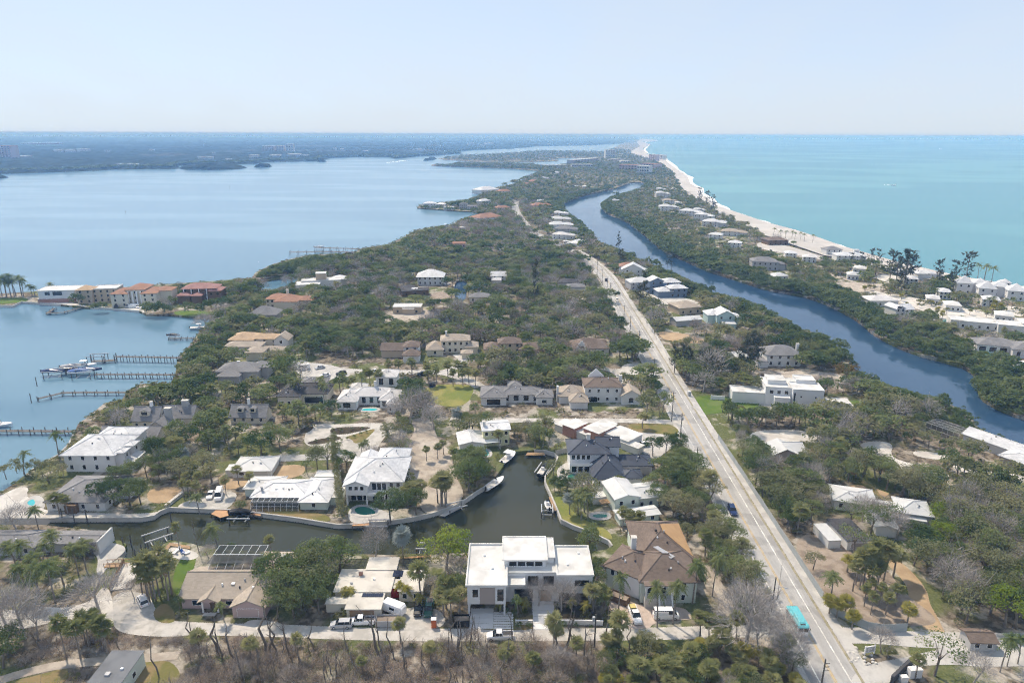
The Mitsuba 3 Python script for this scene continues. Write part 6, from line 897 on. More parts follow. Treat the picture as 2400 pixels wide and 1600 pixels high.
for i in range(60):
    x, y = ground_at[i % 8]; x, y = x + R.normal() * 9, y + R.normal() * 12
    if not far_prints_p.contains(Point(x, y)): plant(('fan', 'scrub', 'yfan', 'olive', 'feather')[i % 5], (x, y), R.uniform(2, 5.5), 1.1, 'on the sand between the beach houses')
for q in ((101.68,166.98), (98.58,169.15), (103.65,160.71)): plant('bare', q, 8.5, 1.1, 'overhanging the pale grey roofs')
for q in [(-60.08,220.22),(-58.16,221.65),(-56.20,223.09),(-54.39,225.27),(-52.85,227.49),(-65.28,228.87),(-61.99,228.15),(-58.45,229.68),(-54.71,230.47),(-77.37,230.26),(-75.36,231.42),(-73.11,231.83),(-68.90,219.45),(-64.95,221.59)]: plant('hedge', q, 1.3, .9, 'in the beds of the shell driveway')
for i in range(46): plant('snag', (R.uniform(-72, 22), R.uniform(108, 122)), R.uniform(4.5, 10), R.uniform(.6, 1.0), 'in the dry thicket along the shell lane')
for q in ((-64.51,116.84), (-52.80,113.92), (-43.78,115.74), (-29.85,112.31), (-16.43,115.29), (-1.49,113.60), (-0.64,116.56), (13.32,114.26), (4.52,111.34)): plant('fan', q, R.uniform(3, 6), .95, 'in the dry thicket along the shell lane')
for q in ((-43.01,237.58), (-38.28,236.04), (-33.84,238.88), (-28.46,231.09), (-32.72,242.98), (-37.22,245.88)): plant('bare', q, R.uniform(9, 12), 1.15, 'in the grey group above the vacant lot')
for q in ((-24.81,206.94), (-22.98,210.13), (-19.28,203.88), (-18.07,199.40), (-28.18,205.35)): plant('fan', q, 4.5, .9, 'on the vacant lot')
# ---- woods: the ground between, sown by zone
land_p = prep(land.buffer(-1.0)); lag_near = prep(lagoon.buffer(13)); lag_far = prep(lagoon.buffer(26))
def lag_side(x, y):
    road = lagoon.boundary.project(pt_ := Point(x, y)); c = lagoon.boundary.interpolate(road); far = 'beyond the cubic house' if y > 300 else 'opposite the pool house'
    return ('facing the beach houses ' if x > c.x else 'on the road side ') + ('far up the island' if y > 620 else 'along the middle reach' if y > 330 else 'near the wooded drive')
def front(g, k=.042): return unary_union([g, affinity.translate(g, -k * g.centroid.x, -k * g.centroid.y)]).convex_hull      # the outline plus a strip towards the camera, kept free of tall trees
view_strips = unary_union([front(g).buffer(1.2) for g, h in footprints if h < 15 and g.centroid.y < 1300] + [front(g, .026) for g in open_ground if 1 < g.area < 4000 and g.centroid.y < 700])
wet = prep(unary_union([bay, lagoon, canal, ponds[-1]]).intersection(sbox(-700, 100, 1200, 2000)).buffer(-1.5))
def view_cap(x, y, h):
    """Lowers a tree until its top no longer covers water from the camera."""
    while h > 1.3:
        k = 1 + h / 100
        if not wet.contains(Point(x * k, y * k)): return h
        h *= .8
    return h
far_prints = unary_union([g.buffer(2) for g, h in footprints])
no_tree = prep(unary_union([view_strips, far_prints] + open_ground + [canal.buffer(1.5), beach]))
no_bush = prep(unary_union([far_prints] + open_ground + [canal.buffer(1), beach]))
zones = [   # outline, what stands there (kind: share), spacing in metres, height factor, where
 ([(-159.83,166.71),(-112.87,163.81),(-105.12,151.97),(-93.24,135.13),(-86.09,122.41),(-100.09,121.04),(-120.76,118.40)], {'feather': .35, 'deep': .15, 'bare': .25, 'scrub': .25}, 4.6, .8, 'beside the sandy clearing'),
 ([(-128.42,122.18),(-86.46,124.40),(-70.67,122.49),(18.60,122.05),(17.50,99.55),(-107.41,97.12)], {'bare': .025, 'brownbare': .075, 'snag': .08, 'scrub': .03, 'brush': .79}, 1.6, .58, 'in the dry thicket along the shell lane'),
 ([(18.56,121.66),(41.77,122.83),(55.50,122.51),(57.77,109.94),(54.41,97.85),(15.71,97.67)], {'fan': .42, 'yfan': .14, 'olive': .12, 'deep': .12, 'scrub': .16, 'bare': .04}, 2.5, .62, 'in the palm thicket opposite the shingle house'),
 ([(53.61,171.53),(60.57,170.45),(60.46,125.87),(42.56,125.77),(46.71,137.50),(46.85,145.74)], {'olive': .4, 'oak': .3, 'fan': .12, 'bare': .08, 'deep': .1}, 3.6, .8, 'in the belt between the shingle house and the coastal road'),
 ([(57.23,233.79),(65.22,215.81),(64.34,167.16),(62.33,147.58),(51.88,164.93),(42.47,164.87),(40.64,194.12)], {'oak': .38, 'olive': .3, 'deep': .16, 'rust': .1, 'fan': .06}, 4.0, .9, 'in the belt between the navy roofed house and the coastal road'),
 ([(79.07,168.35),(94.31,165.22),(100.85,130.29),(103.01,124.75),(73.65,121.95)], {'fan': .3, 'bare': .2, 'scrub': .5}, 5, .7, 'on the cleared brown dirt'),
 ([(107.16,178.95),(194.00,184.58),(135.89,119.73),(105.83,124.76),(99.18,126.08),(99.26,141.01)], {'olive': .36, 'bare': .19, 'deep': .14, 'oak': .14, 'thin': .06, 'lime': .06, 'scrub': .05}, 3.7, 1.0, 'in the wood beyond the orange dirt track'),
 ([(72.42,123.25),(147.44,122.34),(117.61,91.15),(60.61,97.87)], {'bare': .3, 'scrub': .4, 'fan': .2, 'olive': .1}, 6, .7, 'beside the paved entrance'),
 ([(88.54,264.30),(271.52,271.08),(177.16,165.78),(80.77,160.97),(68.36,165.04)], {'olive': .38, 'deep': .14, 'bare': .14, 'oak': .22, 'fan': .10, 'thin': .02}, 3.8, .95, 'in the wood between the road and the lagoon'),
 ([(-191.78,493.7),(-197.74,522.7),(-186.72,592.0),(-138.59,610.8),(-127.51,576.4),(-152.91,523.6),(-173.15,485.0)], {'mangrove': 1}, 5.2, 1.1, 'on the mangrove spur in the bay'),
 ([(-229.75,372.81),(-72.97,375.01),(-40.45,307.02),(-26.76,193.59),(-81.47,195.99),(-133.95,192.76)], {'oak': .3, 'deep': .22, 'olive': .2, 'fan': .16, 'feather': .06, 'bare': .06}, 4.6, .9, 'among the houses between the bay and the canal'),
 ([(-63.08,232.69),(16.93,249.85),(47.26,250.14),(40.96,212.29),(-24.31,173.27)], {'olive': .3, 'oak': .3, 'fan': .2, 'deep': .15, 'bare': .05}, 4.4, .8, 'around the boat basin'),
 ([(-25.23,320.35),(71.81,321.53),(67.76,237.82),(-38.40,236.83),(-40.66,278.08)], {'oak': .34, 'olive': .22, 'deep': .14, 'brownbare': .14, 'fan': .16}, 4.6, .95, 'among the gabled houses by the coastal road'),
 ([(-22.25,307.23),(26.42,307.80),(18.47,276.09),(-16.61,278.34)], {'brownbare': .65, 'olive': .2, 'deep': .15}, 4.4, 1.0, 'in the brown leafless wood behind the grey ranch house'),
 ([(86.97,396.50),(161.50,418.8),(156.39,291.23),(143.65,264.86),(77.89,264.19)], {'olive': .4, 'bare': .2, 'deep': .15, 'fan': .2, 'brownbare': .05}, 5.4, .9, 'between the white fence and the lagoon'),
 ([(68.38,606.3),(137.37,607.8),(153.88,397.49),(82.43,351.39),(69.94,386.42)], {'olive': .42, 'oak': .25, 'fan': .15, 'pine': .05, 'bare': .13}, 5.2, .95, 'around the lagoon houses'),
 ([(-271.29,521.3),(-71.06,706.9),(59.30,681.1),(71.58,396.27),(69.69,321.50),(-59.54,300.58),(-160.18,325.64)], {'oak': .34, 'deep': .18, 'olive': .22, 'bare': .14, 'brownbare': .11, 'fan': .08, 'lime': .02}, 6.0, .95, 'in the oak wood west of the coastal road'),
 ([(-81.00,809.6),(78.31,1070.6),(76.03,606.5),(39.18,628.9),(-88.67,706.4)], {'bare': .28, 'brownbare': .24, 'oak': .26, 'olive': .22}, 6.0, 1.1, 'in the grey leafless wood by the road bend'),
 ([(126.24,2111.3),(1020.0,1106.3),(239.60,235.46),(220.66,310.08),(142.38,631.2)], {'olive': .30, 'scrub': .14, 'oak': .30, 'fan': .20, 'bare': .06}, 4.7, .80, 'between the lagoon and the beach'),
]
zones = [(prep(Polygon(z[0]).buffer(0)), Polygon(z[0]).buffer(0).bounds, *z[1:]) for z in zones]
rest = ({'oak': .4, 'olive': .3, 'deep': .14, 'bare': .16}, 6., 1.0, 'in the woods along the island')
def zone_at(pt):
    for z in zones:
        if z[0].contains(pt): return z[2:]
    return rest
def sow(x0, x1, y0, y1, step):
    """Points about step apart, thinned so that each zone has its own spacing."""
    nx, ny = int((x1 - x0) / step), int((y1 - y0) / step)
    for j in range(ny):
        for i in range(nx):
            x, y = x0 + (i + R.random()) * step, y0 + (j + R.random()) * step
            if abs(x) > y * .80 + 14: continue
            pt = Point(x, y)
            if not land_p.contains(pt): continue
            mixd, sp, hf, where = zone_at(pt)
            if R.random() > (step / sp) ** 2: continue
            if no_bush.contains(pt): continue
            ks = list(mixd); k = ks[int(np.searchsorted(np.cumsum([mixd[q] for q in ks]), R.random() * .9999))]
            nb = lag_near.contains(pt)
            if nb or (lag_far.contains(pt) and R.random() < .5): k, where, hf = 'mangrove', 'on the lagoon bank ' + lag_side(x, y), (1.15 if y > 250 else .7)
            if no_tree.contains(pt) and k != 'brush':
                if k in ('scrub',) or R.random() < .22: plant('scrub', (x, y), 1.5 * R.uniform(.6, 1.2), 1, 'in the house gardens')
                continue
            h = lib[k][0] * hf * R.uniform(.55, 1.3); hc = view_cap(x, y, h) if y < 1500 and (x < -40 or R.random() < .93) else h
            if hc < 2.2 and k not in ('mangrove', 'scrub', 'brush'): k = 'mangrove' if nb else 'scrub'
            plant(k, (x, y), hc, R.uniform(.8, 1.35 if y < 250 else 1.75) * min(1.6, (h / hc) ** .5 if hc < h else 1), where)
sow(-100, 130, 92, 146, 1.5); sow(-190, 250, 146, 250, 3.0); sow(-260, 420, 250, 620, 4.2); sow(-400, 620, 620, 1300, 7.5); sow(-200, 700, 1300, 2600, 12); sow(-300, 800, 2600, 5200, 24)
for _ in range(3600):        # leaf and grass tufts on open ground
    y = 100 + 330 * R.random() ** 1.3; x = R.uniform(-.8, .8) * y + R.uniform(-10, 10)
    pt = Point(x, y)
    if y > 124 and land_p.contains(pt) and not no_bush.contains(pt): plant('scrub', (x, y), view_cap(x, y, R.uniform(.4, 1.9)), 1.1, 'on the rough ground between the trees')
lb_ = lagoon.boundary
for i in range(int(lb_.length / 4.2)):
    q = lb_.interpolate(i * 4.2 + R.random() * 2); x, y = q.x + R.normal() * 1.0, q.y + R.normal() * 1.0
    if 200 < y < 1400 and abs(x) < y * .82 and R.random() < (1.0 if y < 650 else .6) and not no_bush.contains(Point(x, y)): plant('mangrove', (x, y), view_cap(x, y, (4.2 if y > 260 else 2.5) * R.uniform(.7, 1.25) * (1.3 if y > 600 else 1)), 1.0 if y < 600 else 1.3, 'on the lagoon bank ' + lag_side(x, y))
bn = LineString(shore_bay[2:26])
for i in range(int(bn.length / 2.2)):
    q = bn.interpolate(i * 2.2 + R.random()); x, y = q.x + R.uniform(.5, 4), q.y - R.uniform(0, 3)
    if 150 < y < 460 and not no_bush.contains(Point(x, y)): plant('mangrove' if R.random() < .5 else 'scrub', (x, y), view_cap(x, y, R.uniform(1.2, 2.6)), 1.1, 'along the near bay shore')
bs = LineString(shore_bay[30:75])
for i in range(int(bs.length / 5)):
    q = bs.interpolate(i * 5 + R.random() * 2); x, y = q.x + R.normal() * 1.2, q.y - abs(R.normal()) * 1.5
    if 430 < y < 1500 and x > -190 and not no_bush.contains(Point(x, y)): plant('mangrove', (x, y), view_cap(x, y, 4.5 * R.uniform(.7, 1.3)), 1.2, 'on the bay shore')
# islands of the far channel and the shore of the mainland read as woods of their own
far_isle = [blob(s, 1) for s in ([(-279.81,2462.9),(-214.65,2504),(-122.33,2476.6),(-2.30,2452.5),(70.26,2392.4),(81.22,2213.7),(-2.06,2235.2),(-144.19,2342.8),(-231.75,2367.1)], [(-322.91,3115),(-246.78,3361),(-154.57,3576),(-3.88,3910),(160.51,4416),(308.89,4333),(535.3,4264),(396.62,3311),(295.64,3300),(191.84,3228),(173.21,2911),(82.30,2810),(-53.42,2797),(-118.95,2747),(-253.73,2965)])]
for g in far_isle:
    x0, y0, x1, y1 = g.bounds
    for _ in range(700):
        x, y = R.uniform(x0, x1), R.uniform(y0, y1)
        if g.contains(Point(x, y)): plant('mangrove', (x, y), R.uniform(3, 5.5), 3.0, 'on the far mangrove islands')
ms = LineString(main_shore)
for _ in range(1500):
    q = ms.interpolate(R.random() * min(ms.length, 5200)); x, y = q.x + R.normal() * 14, q.y + abs(R.normal()) * 45
    if mainland.contains(Point(x, y)) and math.hypot(x, y) < 6000: plant('oak' if R.random() < .6 else 'deep', (x, y), R.uniform(7, 13), 1.3, 'along the mainland shore')

# what a tree stands by: the closest house with a name of its own
import re
def short(k):      # a house's own name, else the start of its label
    return k.replace('_', ' ') if used.get(k) == 1 else re.split(r' (?:on|at|by|in|of|with|below|above|beside|behind|facing|between|under|seen|close|near|inland|inside|to) ', labels[k]['label'])[0]
marks = [(short(k), x, y) for k, x, y in marks if math.hypot(x, y) < 1500]; said = [m[0] for m in marks]; marks = [m for m in marks if said.count(m[0]) == 1 and len(m[0].split()) < 7]
mx = np.array([m[1:] for m in marks])
def tree_labels(ts):
    out, order = {}, []
    for i, t in enumerate(ts):
        if t[6]: out[i] = (t[6], None); continue
        d = np.hypot(mx[:, 0] - t[1], mx[:, 1] - t[2]); j = int(d.argmin()); order.append((KINDS[t[0]][2], marks[j][0], float(d[j]), i))
    order.sort(); n = {}
    for what, m, d, i in order:
        n[what, m] = c = n.get((what, m), 0) + 1
        if d < 110 and c <= len(ORD): out[i] = (f'{ORD[c - 1]} {what} out from the {m}', None)
        else: out[i] = (f'{what} {ts[i][5]}'.replace('dense dark green tree in the dark oak', 'dark green tree in the dark oak'), True)
    return out
by = {}
for t in planted: by.setdefault(KINDS[t[0]][0], []).append(t)
for nm, ts in by.items():
    ts.sort(key=lambda t: (t[6] is None, -t[3] / math.hypot(t[1], t[2])))
    wood = {'broadleaf_tree': 'green_woods', 'bare_tree': 'leafless_woods', 'mangrove_tree': 'mangroves', 'shrub': 'undergrowth', 'fan_palm': 'palm_thicket', 'feather_palm': 'palm_grove', 'pine_tree': 'pine_woods', 'dead_trunk': 'dead_stems', 'dry_brush': 'dry_brush', 'hedge_shrub': 'hedges', 'bamboo_clump': 'bamboo', 'silver_palm': 'silver_palms'}[nm]
    limit = 0 if nm == 'dry_brush' else 290; n_ = 0
    named = tree_labels(ts[:limit])
    for i, (k, x, y, h, wf, tail, lb) in enumerate(ts):
        h0, w0, nv, lods = lib[k]; d = math.hypot(x, y); want = 0 if d < 235 else 1 if d < 560 else 2; l = min(lods, key=lambda q: abs(q - want))
        if l == 2 and k in ('fan', 'yfan', 'feather', 'yfeather', 'silver'): nv = 2
        s = h / h0; sw = s * wf if k not in ('fan', 'feather', 'yfan', 'yfeather', 'silver') else (.5 + .5 * s) * wf
        mw = np.eye(4); mw[:3, :3] = rot(R.random() * 6.283) @ np.diag([sw * R.uniform(.85, 1.15), sw * R.uniform(.8, 1.2), s]); mw[:3, 3] = [x, y, 1.2]
        inst = {'type': 'instance', 'to_world': T(mw.tolist()), 'g': {'type': 'ref', 'id': f'lib_{k}_{l}_{int(R.integers(0, nv))}'}}
        if i < limit:
            kk = key(nm); scene[kk] = inst; _, cat, what = KINDS[k]
            tag(kk, named[i][0], cat, named[i][0] if named[i][1] else None)
        else:
            scene[f'{wood}__{n_:05d}'] = inst; n_ += 1
    if n_: tag(wood, {'green_woods': 'mass of green broadleaf woods along the island', 'leafless_woods': 'grey leafless woods seen as one mass', 'mangroves': 'unbroken mangrove belt along lagoon and channel', 'undergrowth': 'low scrub between the trees', 'palm_thicket': 'palms too far to tell apart', 'dry_brush': 'tangled dry brown brush covering the thicket floor'}.get(wood, 'far plants that read as one mass'), wood.replace('_', ' '), kind='stuff')
in_use = {d['g']['id'] for d in scene.values() if d.get('type') == 'instance'}
for k in [k for k, d in scene.items() if d.get('type') == 'shapegroup' and k not in in_use]: del scene[k]
# ---------------------------------------------------------------- vehicles
def wheel_parts(t, f, xs, half, r=.36, w=.24):
    for x in xs:
        for s in (-1, 1):
            m = MB().tube([[x, s * (half - w * .5) - w / 2, r], [x, s * (half - w * .5) + w / 2, r]], r, 14); k = put('wheel', m.mesh(f), 'rubber', t)
            put('rim', MB().tube([[x, s * (half + .005) - .02, r], [x, s * (half + .005) + .02, r]], r * .58, 10).mesh(f), 'silver_paint', k)
def loft(secs):
    """A closed body through cross-sections (x, half width at the sill, half width at the top, z0, z1)."""
    m, n = MB(), 8; v = []
    for x, a, b, z0, z1 in secs:
        h = z1 - z0
        v += [[x, -a * .92, z0], [x, a * .92, z0], [x, a, z0 + h * .3], [x, (a + b) / 2, z0 + h * .8], [x, b * .9, z1], [x, -b * .9, z1], [x, -(a + b) / 2, z0 + h * .8], [x, -a, z0 + h * .3]]
    f = []
    for i in range(len(secs) - 1):
        for j in range(n):
            k = (j + 1) % n; f += [[i*n+j, (i+1)*n+j, (i+1)*n+k], [i*n+j, (i+1)*n+k, i*n+k]]
    e = (len(secs) - 1) * n
    f += [[0, j + 1, j] for j in range(1, n - 1)][::1] + [[e, e + j, e + j + 1] for j in range(1, n - 1)]
    return m.add(v, f)
def car(name, label, cat, at, toward, paint, kind='sedan', group=None):
    """A road vehicle standing at a point, its nose towards another."""
    t = thing(name, label, cat, group); f = F(at, math.atan2(toward[1] - at[1], toward[0] - at[0]), 1.27)
    L, hw, bh, ch = {'sedan': (4.7, .92, .95, 1.45), 'suv': (4.8, .97, 1.1, 1.75), 'pickup': (5.8, 1.0, 1.15, 1.85), 'van': (5.7, 1.02, 1.5, 2.4)}[kind]
    l = L / 2
    put('body', loft([(-l, hw * .86, hw * .8, .35, bh * .92), (-l + .25, hw, hw * .92, .22, bh), (l - 1.1, hw, hw * .92, .22, bh), (l - .3, hw * .96, hw * .86, .25, bh * .86), (l, hw * .82, hw * .76, .35, bh * .7)]).mesh(f), paint, t)
    c0, c1, sl, sr = {'sedan': (-l + .55, l - 1.25, .75, .8), 'suv': (-l + .12, l - 1.25, .35, .75), 'pickup': (-.55, l - 1.35, .2, .75), 'van': (-l + .08, l - .55, .08, .9)}[kind]
    w = hw * .9
    g = put('glasshouse', loft([(c0, w, w, bh - .06, bh + .02), (c0 + sl * .9, w * .98, w * .84, bh - .06, ch - .05), (c1 - sr, w * .98, w * .84, bh - .06, ch - .05), (c1, w, w, bh - .06, bh + .02)]).mesh(f), 'dark_glass', t)
    put('roof', MB().slab([[c0 + sl * .9, -w * .8, ch], [c1 - sr, -w * .8, ch], [c1 - sr, w * .8, ch], [c0 + sl * .9, w * .8, ch]], .07).mesh(f), paint, g)
    for s in (-1, 1):
        for xx in (c0 + sl * .7, (c0 + c1 - sr) / 2 + .1, c1 - sr * .6): put('pillar', MB().beam([xx, s * w * .985, bh], [xx - .04, s * w * .86, ch - .03], .08).mesh(f), paint, g)
        put('headlight', MB().box(l - .16, l - .015, s * hw * .66 - .16, s * hw * .66 + .16, bh * .58, bh * .72).mesh(f), 'white_trim', t); put('tail_light', MB().box(-l - .02, -l + .1, s * hw * .72 - .1, s * hw * .72 + .1, bh * .6, bh * .85).mesh(f), 'red_lens', t)
    if kind == 'pickup':
        put('bed', MB().box(-l + .12, -.65, -w * .82, w * .82, bh - .02, bh + .03).mesh(f), 'dark_trim', t)
        for s in (-1, 1): put('bed_rail', MB().box(-l + .06, -.6, s * w * .95 - .06, s * w * .95 + .06, bh - .03, bh + .12).mesh(f), paint, t)
    if kind == 'van':
        for s in (-1, 1): put('side_panel', MB().box(-l + .15, .4, s * w * .97 - .03, s * w * .97 + .03, bh - .1, ch - .16).mesh(f), paint, g)
    wheel_parts(t, f, (-l + .95, l - .95), hw)
    return t, f
# the trolley bus
t = thing('trolley_bus', 'turquoise roofed white trolley bus driving down the coastal road', 'bus'); f2 = F((62.54,125.88), math.radians(-90), 1.25); f2.o[0] = 62.9; f = lambda v: f2(np.asarray(v, float) * [.69, 1, 1])
put('body', loft([(-4.9, 1.15, 1.2, .45, 2.75), (-4.7, 1.25, 1.25, .4, 2.8), (4.5, 1.25, 1.25, .4, 2.8), (4.85, 1.15, 1.2, .5, 2.6)]).mesh(f), 'white_paint', t)
k = put('roof', loft([(-5.05, 1.2, 1.0, 2.72, 2.98), (-4.6, 1.33, 1.12, 2.72, 3.1), (4.5, 1.33, 1.12, 2.72, 3.1), (5.1, 1.15, .95, 2.6, 2.9)]).mesh(f), 'turquoise_paint', t)
k2 = put('clerestory', loft([(-4.3, .62, .5, 3.06, 3.3), (-4.0, .7, .56, 3.06, 3.4), (3.4, .7, .56, 3.06, 3.4), (3.9, .55, .45, 3.06, 3.22)]).mesh(f), 'turquoise_paint', k)
put('roof_hatch', MB().box(-4.6, -4.2, -.5, .5, 3.12, 3.24).mesh(f), 'dark_trim', k); put('vent_slot', MB().box(3.95, 4.35, -.55, .55, 3.1, 3.16).mesh(f), 'dark_trim', k)
for s in (-1, 1):
    for i in range(6): put('window', MB().box(-4.3 + i * 1.42, -3.05 + i * 1.42, s * 1.225 - .03, s * 1.225 + .03, 1.55, 2.5).mesh(f), 'dark_glass', t)
    put('stripe', MB().box(-4.7, 4.5, s * 1.258 - .015, s * 1.258 + .015, 1.15, 1.38).mesh(f), 'turquoise_paint', t)
    put('headlight', MB().tube([[4.72, s * .85, 1.0], [4.9, s * .85, 1.0]], .14, 10).mesh(f), 'white_trim', t); put('mirror', MB().box(4.5, 4.65, s * 1.5 - .1, s * 1.5 + .1, 1.9, 2.3).mesh(f), 'dark_trim', t)
for s in (-1, 1): put('windshield', MB().box(4.86, 4.94, s * .56 - .5, s * .56 + .5, 1.6, 2.5).mesh(f), 'dark_glass', t)
put('grille', MB().box(4.8, 4.93, -.4, .4, .75, 1.35).mesh(f), 'dark_trim', t); put('bumper', MB().box(4.75, 5.1, -1.15, 1.15, .42, .66).mesh(f), 'metal_grey', t); put('lamp', MB().tube([[4.88, 0, 1.2], [4.98, 0, 1.2]], .13, 10).mesh(f), 'white_trim', t)
wheel_parts(t, f2, (-2.1, 2.2), 1.22, .46, .3)

car('parked_car', 'white utility vehicle with dark rear glass in the white shell clearing', 'car', (-85.05,133.35), (-88.61,137.49), 'white_paint', 'suv')
car('pickup_truck', 'white pickup parked side on before the carport', 'pickup', (-33.07,126.73), (-36.16,126.57), 'white_paint', 'pickup'); car('parked_car', 'grey car half hidden by bare trunks on the shell lane', 'car', (-37.34,125.61), (-40.12,125.46), 'silver_paint', 'suv')
car('parked_car', 'black car beside the green pickup at the cream house', 'car', (-21.02,130.76), (-20.87,126.80), 'black_paint', 'suv'); car('pickup_truck', 'dark green pickup beside the black car', 'pickup', (-18.63,131.07), (-18.62,126.12), 'green_paint', 'pickup')
car('pickup_truck', 'white work pickup on the lane below the modern house', 'pickup', (-2.33,122.20), (-7.11,122.05), 'white_paint', 'pickup'); t, f = car('pickup_truck', 'white pickup with a loaded flat bed on the brick drive', 'pickup', (27.88,129.03), (28.29,125.42), 'white_paint', 'pickup'); put('cargo', MB().box(-2.6, -1.2, -.6, .6, 1.2, 1.6).mesh(f), 'gold_cloth', t)
car('van', 'white van parked side on behind the royal palms', 'van', (34.77,128.92), (38.61,128.94), 'white_paint', 'van'); car('parked_car', 'navy car on the sandy shoulder of the coastal road', 'car', (63.56,173.89), (62.95,165.01), 'navy_paint', 'suv')
car('parked_car', 'white sedan beside the white van on shell parking', 'car', (-89.85,181.72), (-89.08,177.53), 'white_paint', 'sedan'); car('van', 'white van beside the sedan on shell parking', 'van', (-87.10,181.23), (-85.84,176.35), 'white_paint', 'van'); car('parked_car', 'silver car in the shade of the yellow green tree', 'car', (-35.87,212.30), (-34.92,206.85), 'silver_paint', 'suv')
for a, b, p, k, lb in (((-88.58,297.83), (-91.03,296.02), 'silver_paint', 'sedan', 'silver car at the mouth of the side street court'), ((-61.90,292.24), (-65.26,291.63), 'white_paint', 'pickup', 'white pickup in the middle of the white side street'), ((-95.70,296.56), (-97.69,295.35), 'white_paint', 'van', 'white van at the end of the white side street'), ((-40.27,289.61), (-43.07,289.01), 'black_paint', 'suv', 'dark car on the white side street by the lawn'), ((-76.80,289.78), (-79.39,288.61), 'black_paint', 'suv', 'dark car at the planted turning island'), ((-83.49,287.44), (-86.41,286.28), 'white_paint', 'sedan', 'white car below the planted turning island'), ((45.46,217.00), (43.11,216.30), 'white_paint', 'suv', 'white car on the navy roofed house driveway')): car('parked_car', lb, 'car', a, b, p, k)
car('moving_car', 'dark car far up the coastal road', 'car', (69.6, 497), (67.8, 400), 'black_paint', 'suv'); car('moving_car', 'white car driving down the coastal road', 'car', (68.4, 434), (67.8, 400), 'white_paint', 'suv')
for i, q in enumerate(((-245.89,411.4), (-239.12,412.6), (-236.54,413.7), (-232.22,411.6), (-229.56,410.6))): car('parked_car', f'{ORD[i]} car of the row parked before the columned house', 'car', q, (q[0] + 1, q[1] - 3), ('black_paint', 'silver_paint', 'black_paint', 'white_paint', 'white_paint')[i], 'suv', 'cars parked before the columned house')
for a, lb in (((94.11,456.3), 'dark car on the pale driveway of the blue lagoon house'), ((70.92,453.3), 'dark car in the road side yard of the lagoon house')): car('parked_car', lb, 'car', a, (a[0] - 4, a[1]), 'black_paint', 'suv')
t = thing('box_trailer', 'white box trailer tilted beside the cream house carport', 'trailer'); f = F((-26.35,130.15), math.radians(-28), 1.27); put('body', loft([(-2.6, 1.2, 1.15, .6, 2.7), (2.2, 1.2, 1.15, .6, 2.75), (2.7, .95, .9, .7, 2.4)]).mesh(f), 'white_paint', t); put('door', MB().box(-2.66, -2.58, -.9, .9, .8, 2.5).mesh(f), 'white_wall', t); put('window', MB().box(-.5, .8, -1.24, -1.16, 1.6, 2.2).mesh(f), 'dark_glass', t); wheel_parts(t, f, (-.4, .5), 1.15)
def dumpster(label, at, ang, L, paint):
    t = thing('dumpster', label, 'dumpster'); f = F(at, ang, 1.24); m = MB(); m.box(-L/2, L/2, -1.15, 1.15, .15, .3); m.box(-L/2, L/2, -1.15, -1.07, .302, 1.7); m.box(-L/2, L/2, 1.07, 1.15, .302, 1.7); m.box(-L/2, -L/2 + .08, -1.068, 1.068, .302, 1.7); m.box(L/2 - .08, L/2, -1.068, 1.068, .302, 1.7); put('bin', m.mesh(f), paint, t)
    for i in range(7): put('rib', MB().box(-L/2 + (i + .4) * L / 7, -L/2 + (i + .5) * L / 7, -1.22, -1.152, .2, 1.65).mesh(f), paint, t)
    put('rubble', MB().box(-L/2 + .1, L/2 - .1, -1.05, 1.05, .31, 1.3).mesh(f), 'brown_dirt', t)
dumpster('long grey open dumpster behind the bare trunks', (-26.97,126.49), .02, 5.6, 'metal_grey'); dumpster('black open dumpster beside the modern house driveway', (-10.92,126.57), .05, 3.4, 'black_paint'); dumpster('rusty open dumpster at the corner of the shingle house', (25.16,134.59), -.6, 4.5, 'brown_wall')
def toilet(label, at, paint):
    t = thing('portable_toilet', label, 'portable toilet'); f = F(at, .1, 1.25); put('cabin', MB().box(-.55, .55, -.55, .55, 0, 2.0).mesh(f), paint, t); put('roof', loft([(-.58, .58, .4, 2.01, 2.2), (.58, .58, .4, 2.01, 2.2)]).mesh(f), 'white_trim', t); put('door', MB().box(-.35, .35, -.6, -.555, .1, 1.9).mesh(f), paint, t)
toilet('orange portable toilet beside the palms of the modern house garage', (-16.97,125.72), 'orange_plastic'); toilet('grey portable toilet at the gate of the cubic house', (73.70,265.11), 'metal_grey')

# ---------------------------------------------------------------- seawalls, docks and boats
def seawall(label, pts, w=.5, name='seawall'):
    t = thing(name, label, 'seawall'); g = LineString(pts).buffer(w / 2, cap_style=2)
    put('wall', prism(g.buffer(-.08), -1.0, 1.24), 'concrete', t); put('cap', prism(g, 1.245, 1.42), 'pale_walk', t)
seawall('pale capped seawall along the north canal bank', [(-151.27,169.15),(-144.10,169.20),(-104.43,169.69),(-101.39,170.83),(-100.81,173.34),(-99.13,175.21),(-81.75,174.17),(-73.18,172.62),(-59.86,169.78),(-48.34,166.58),(-43.77,166.83),(-34.10,168.63),(-27.64,170.45),(-22.69,172.74),(-17.94,175.79),(-14.35,179.40),(-10.23,185.69),(-7.36,189.12)]); seawall('curved pale seawall around the boat basin and lawn', [(7.64,213.80),(11.44,213.50),(14.69,211.26),(15.54,208.71),(14.16,202.26),(10.75,195.00),(10.45,191.41),(11.99,182.80),(13.29,174.84),(14.05,169.63),(17.17,166.60),(21.15,163.87),(26.03,159.22),(26.62,156.87)])
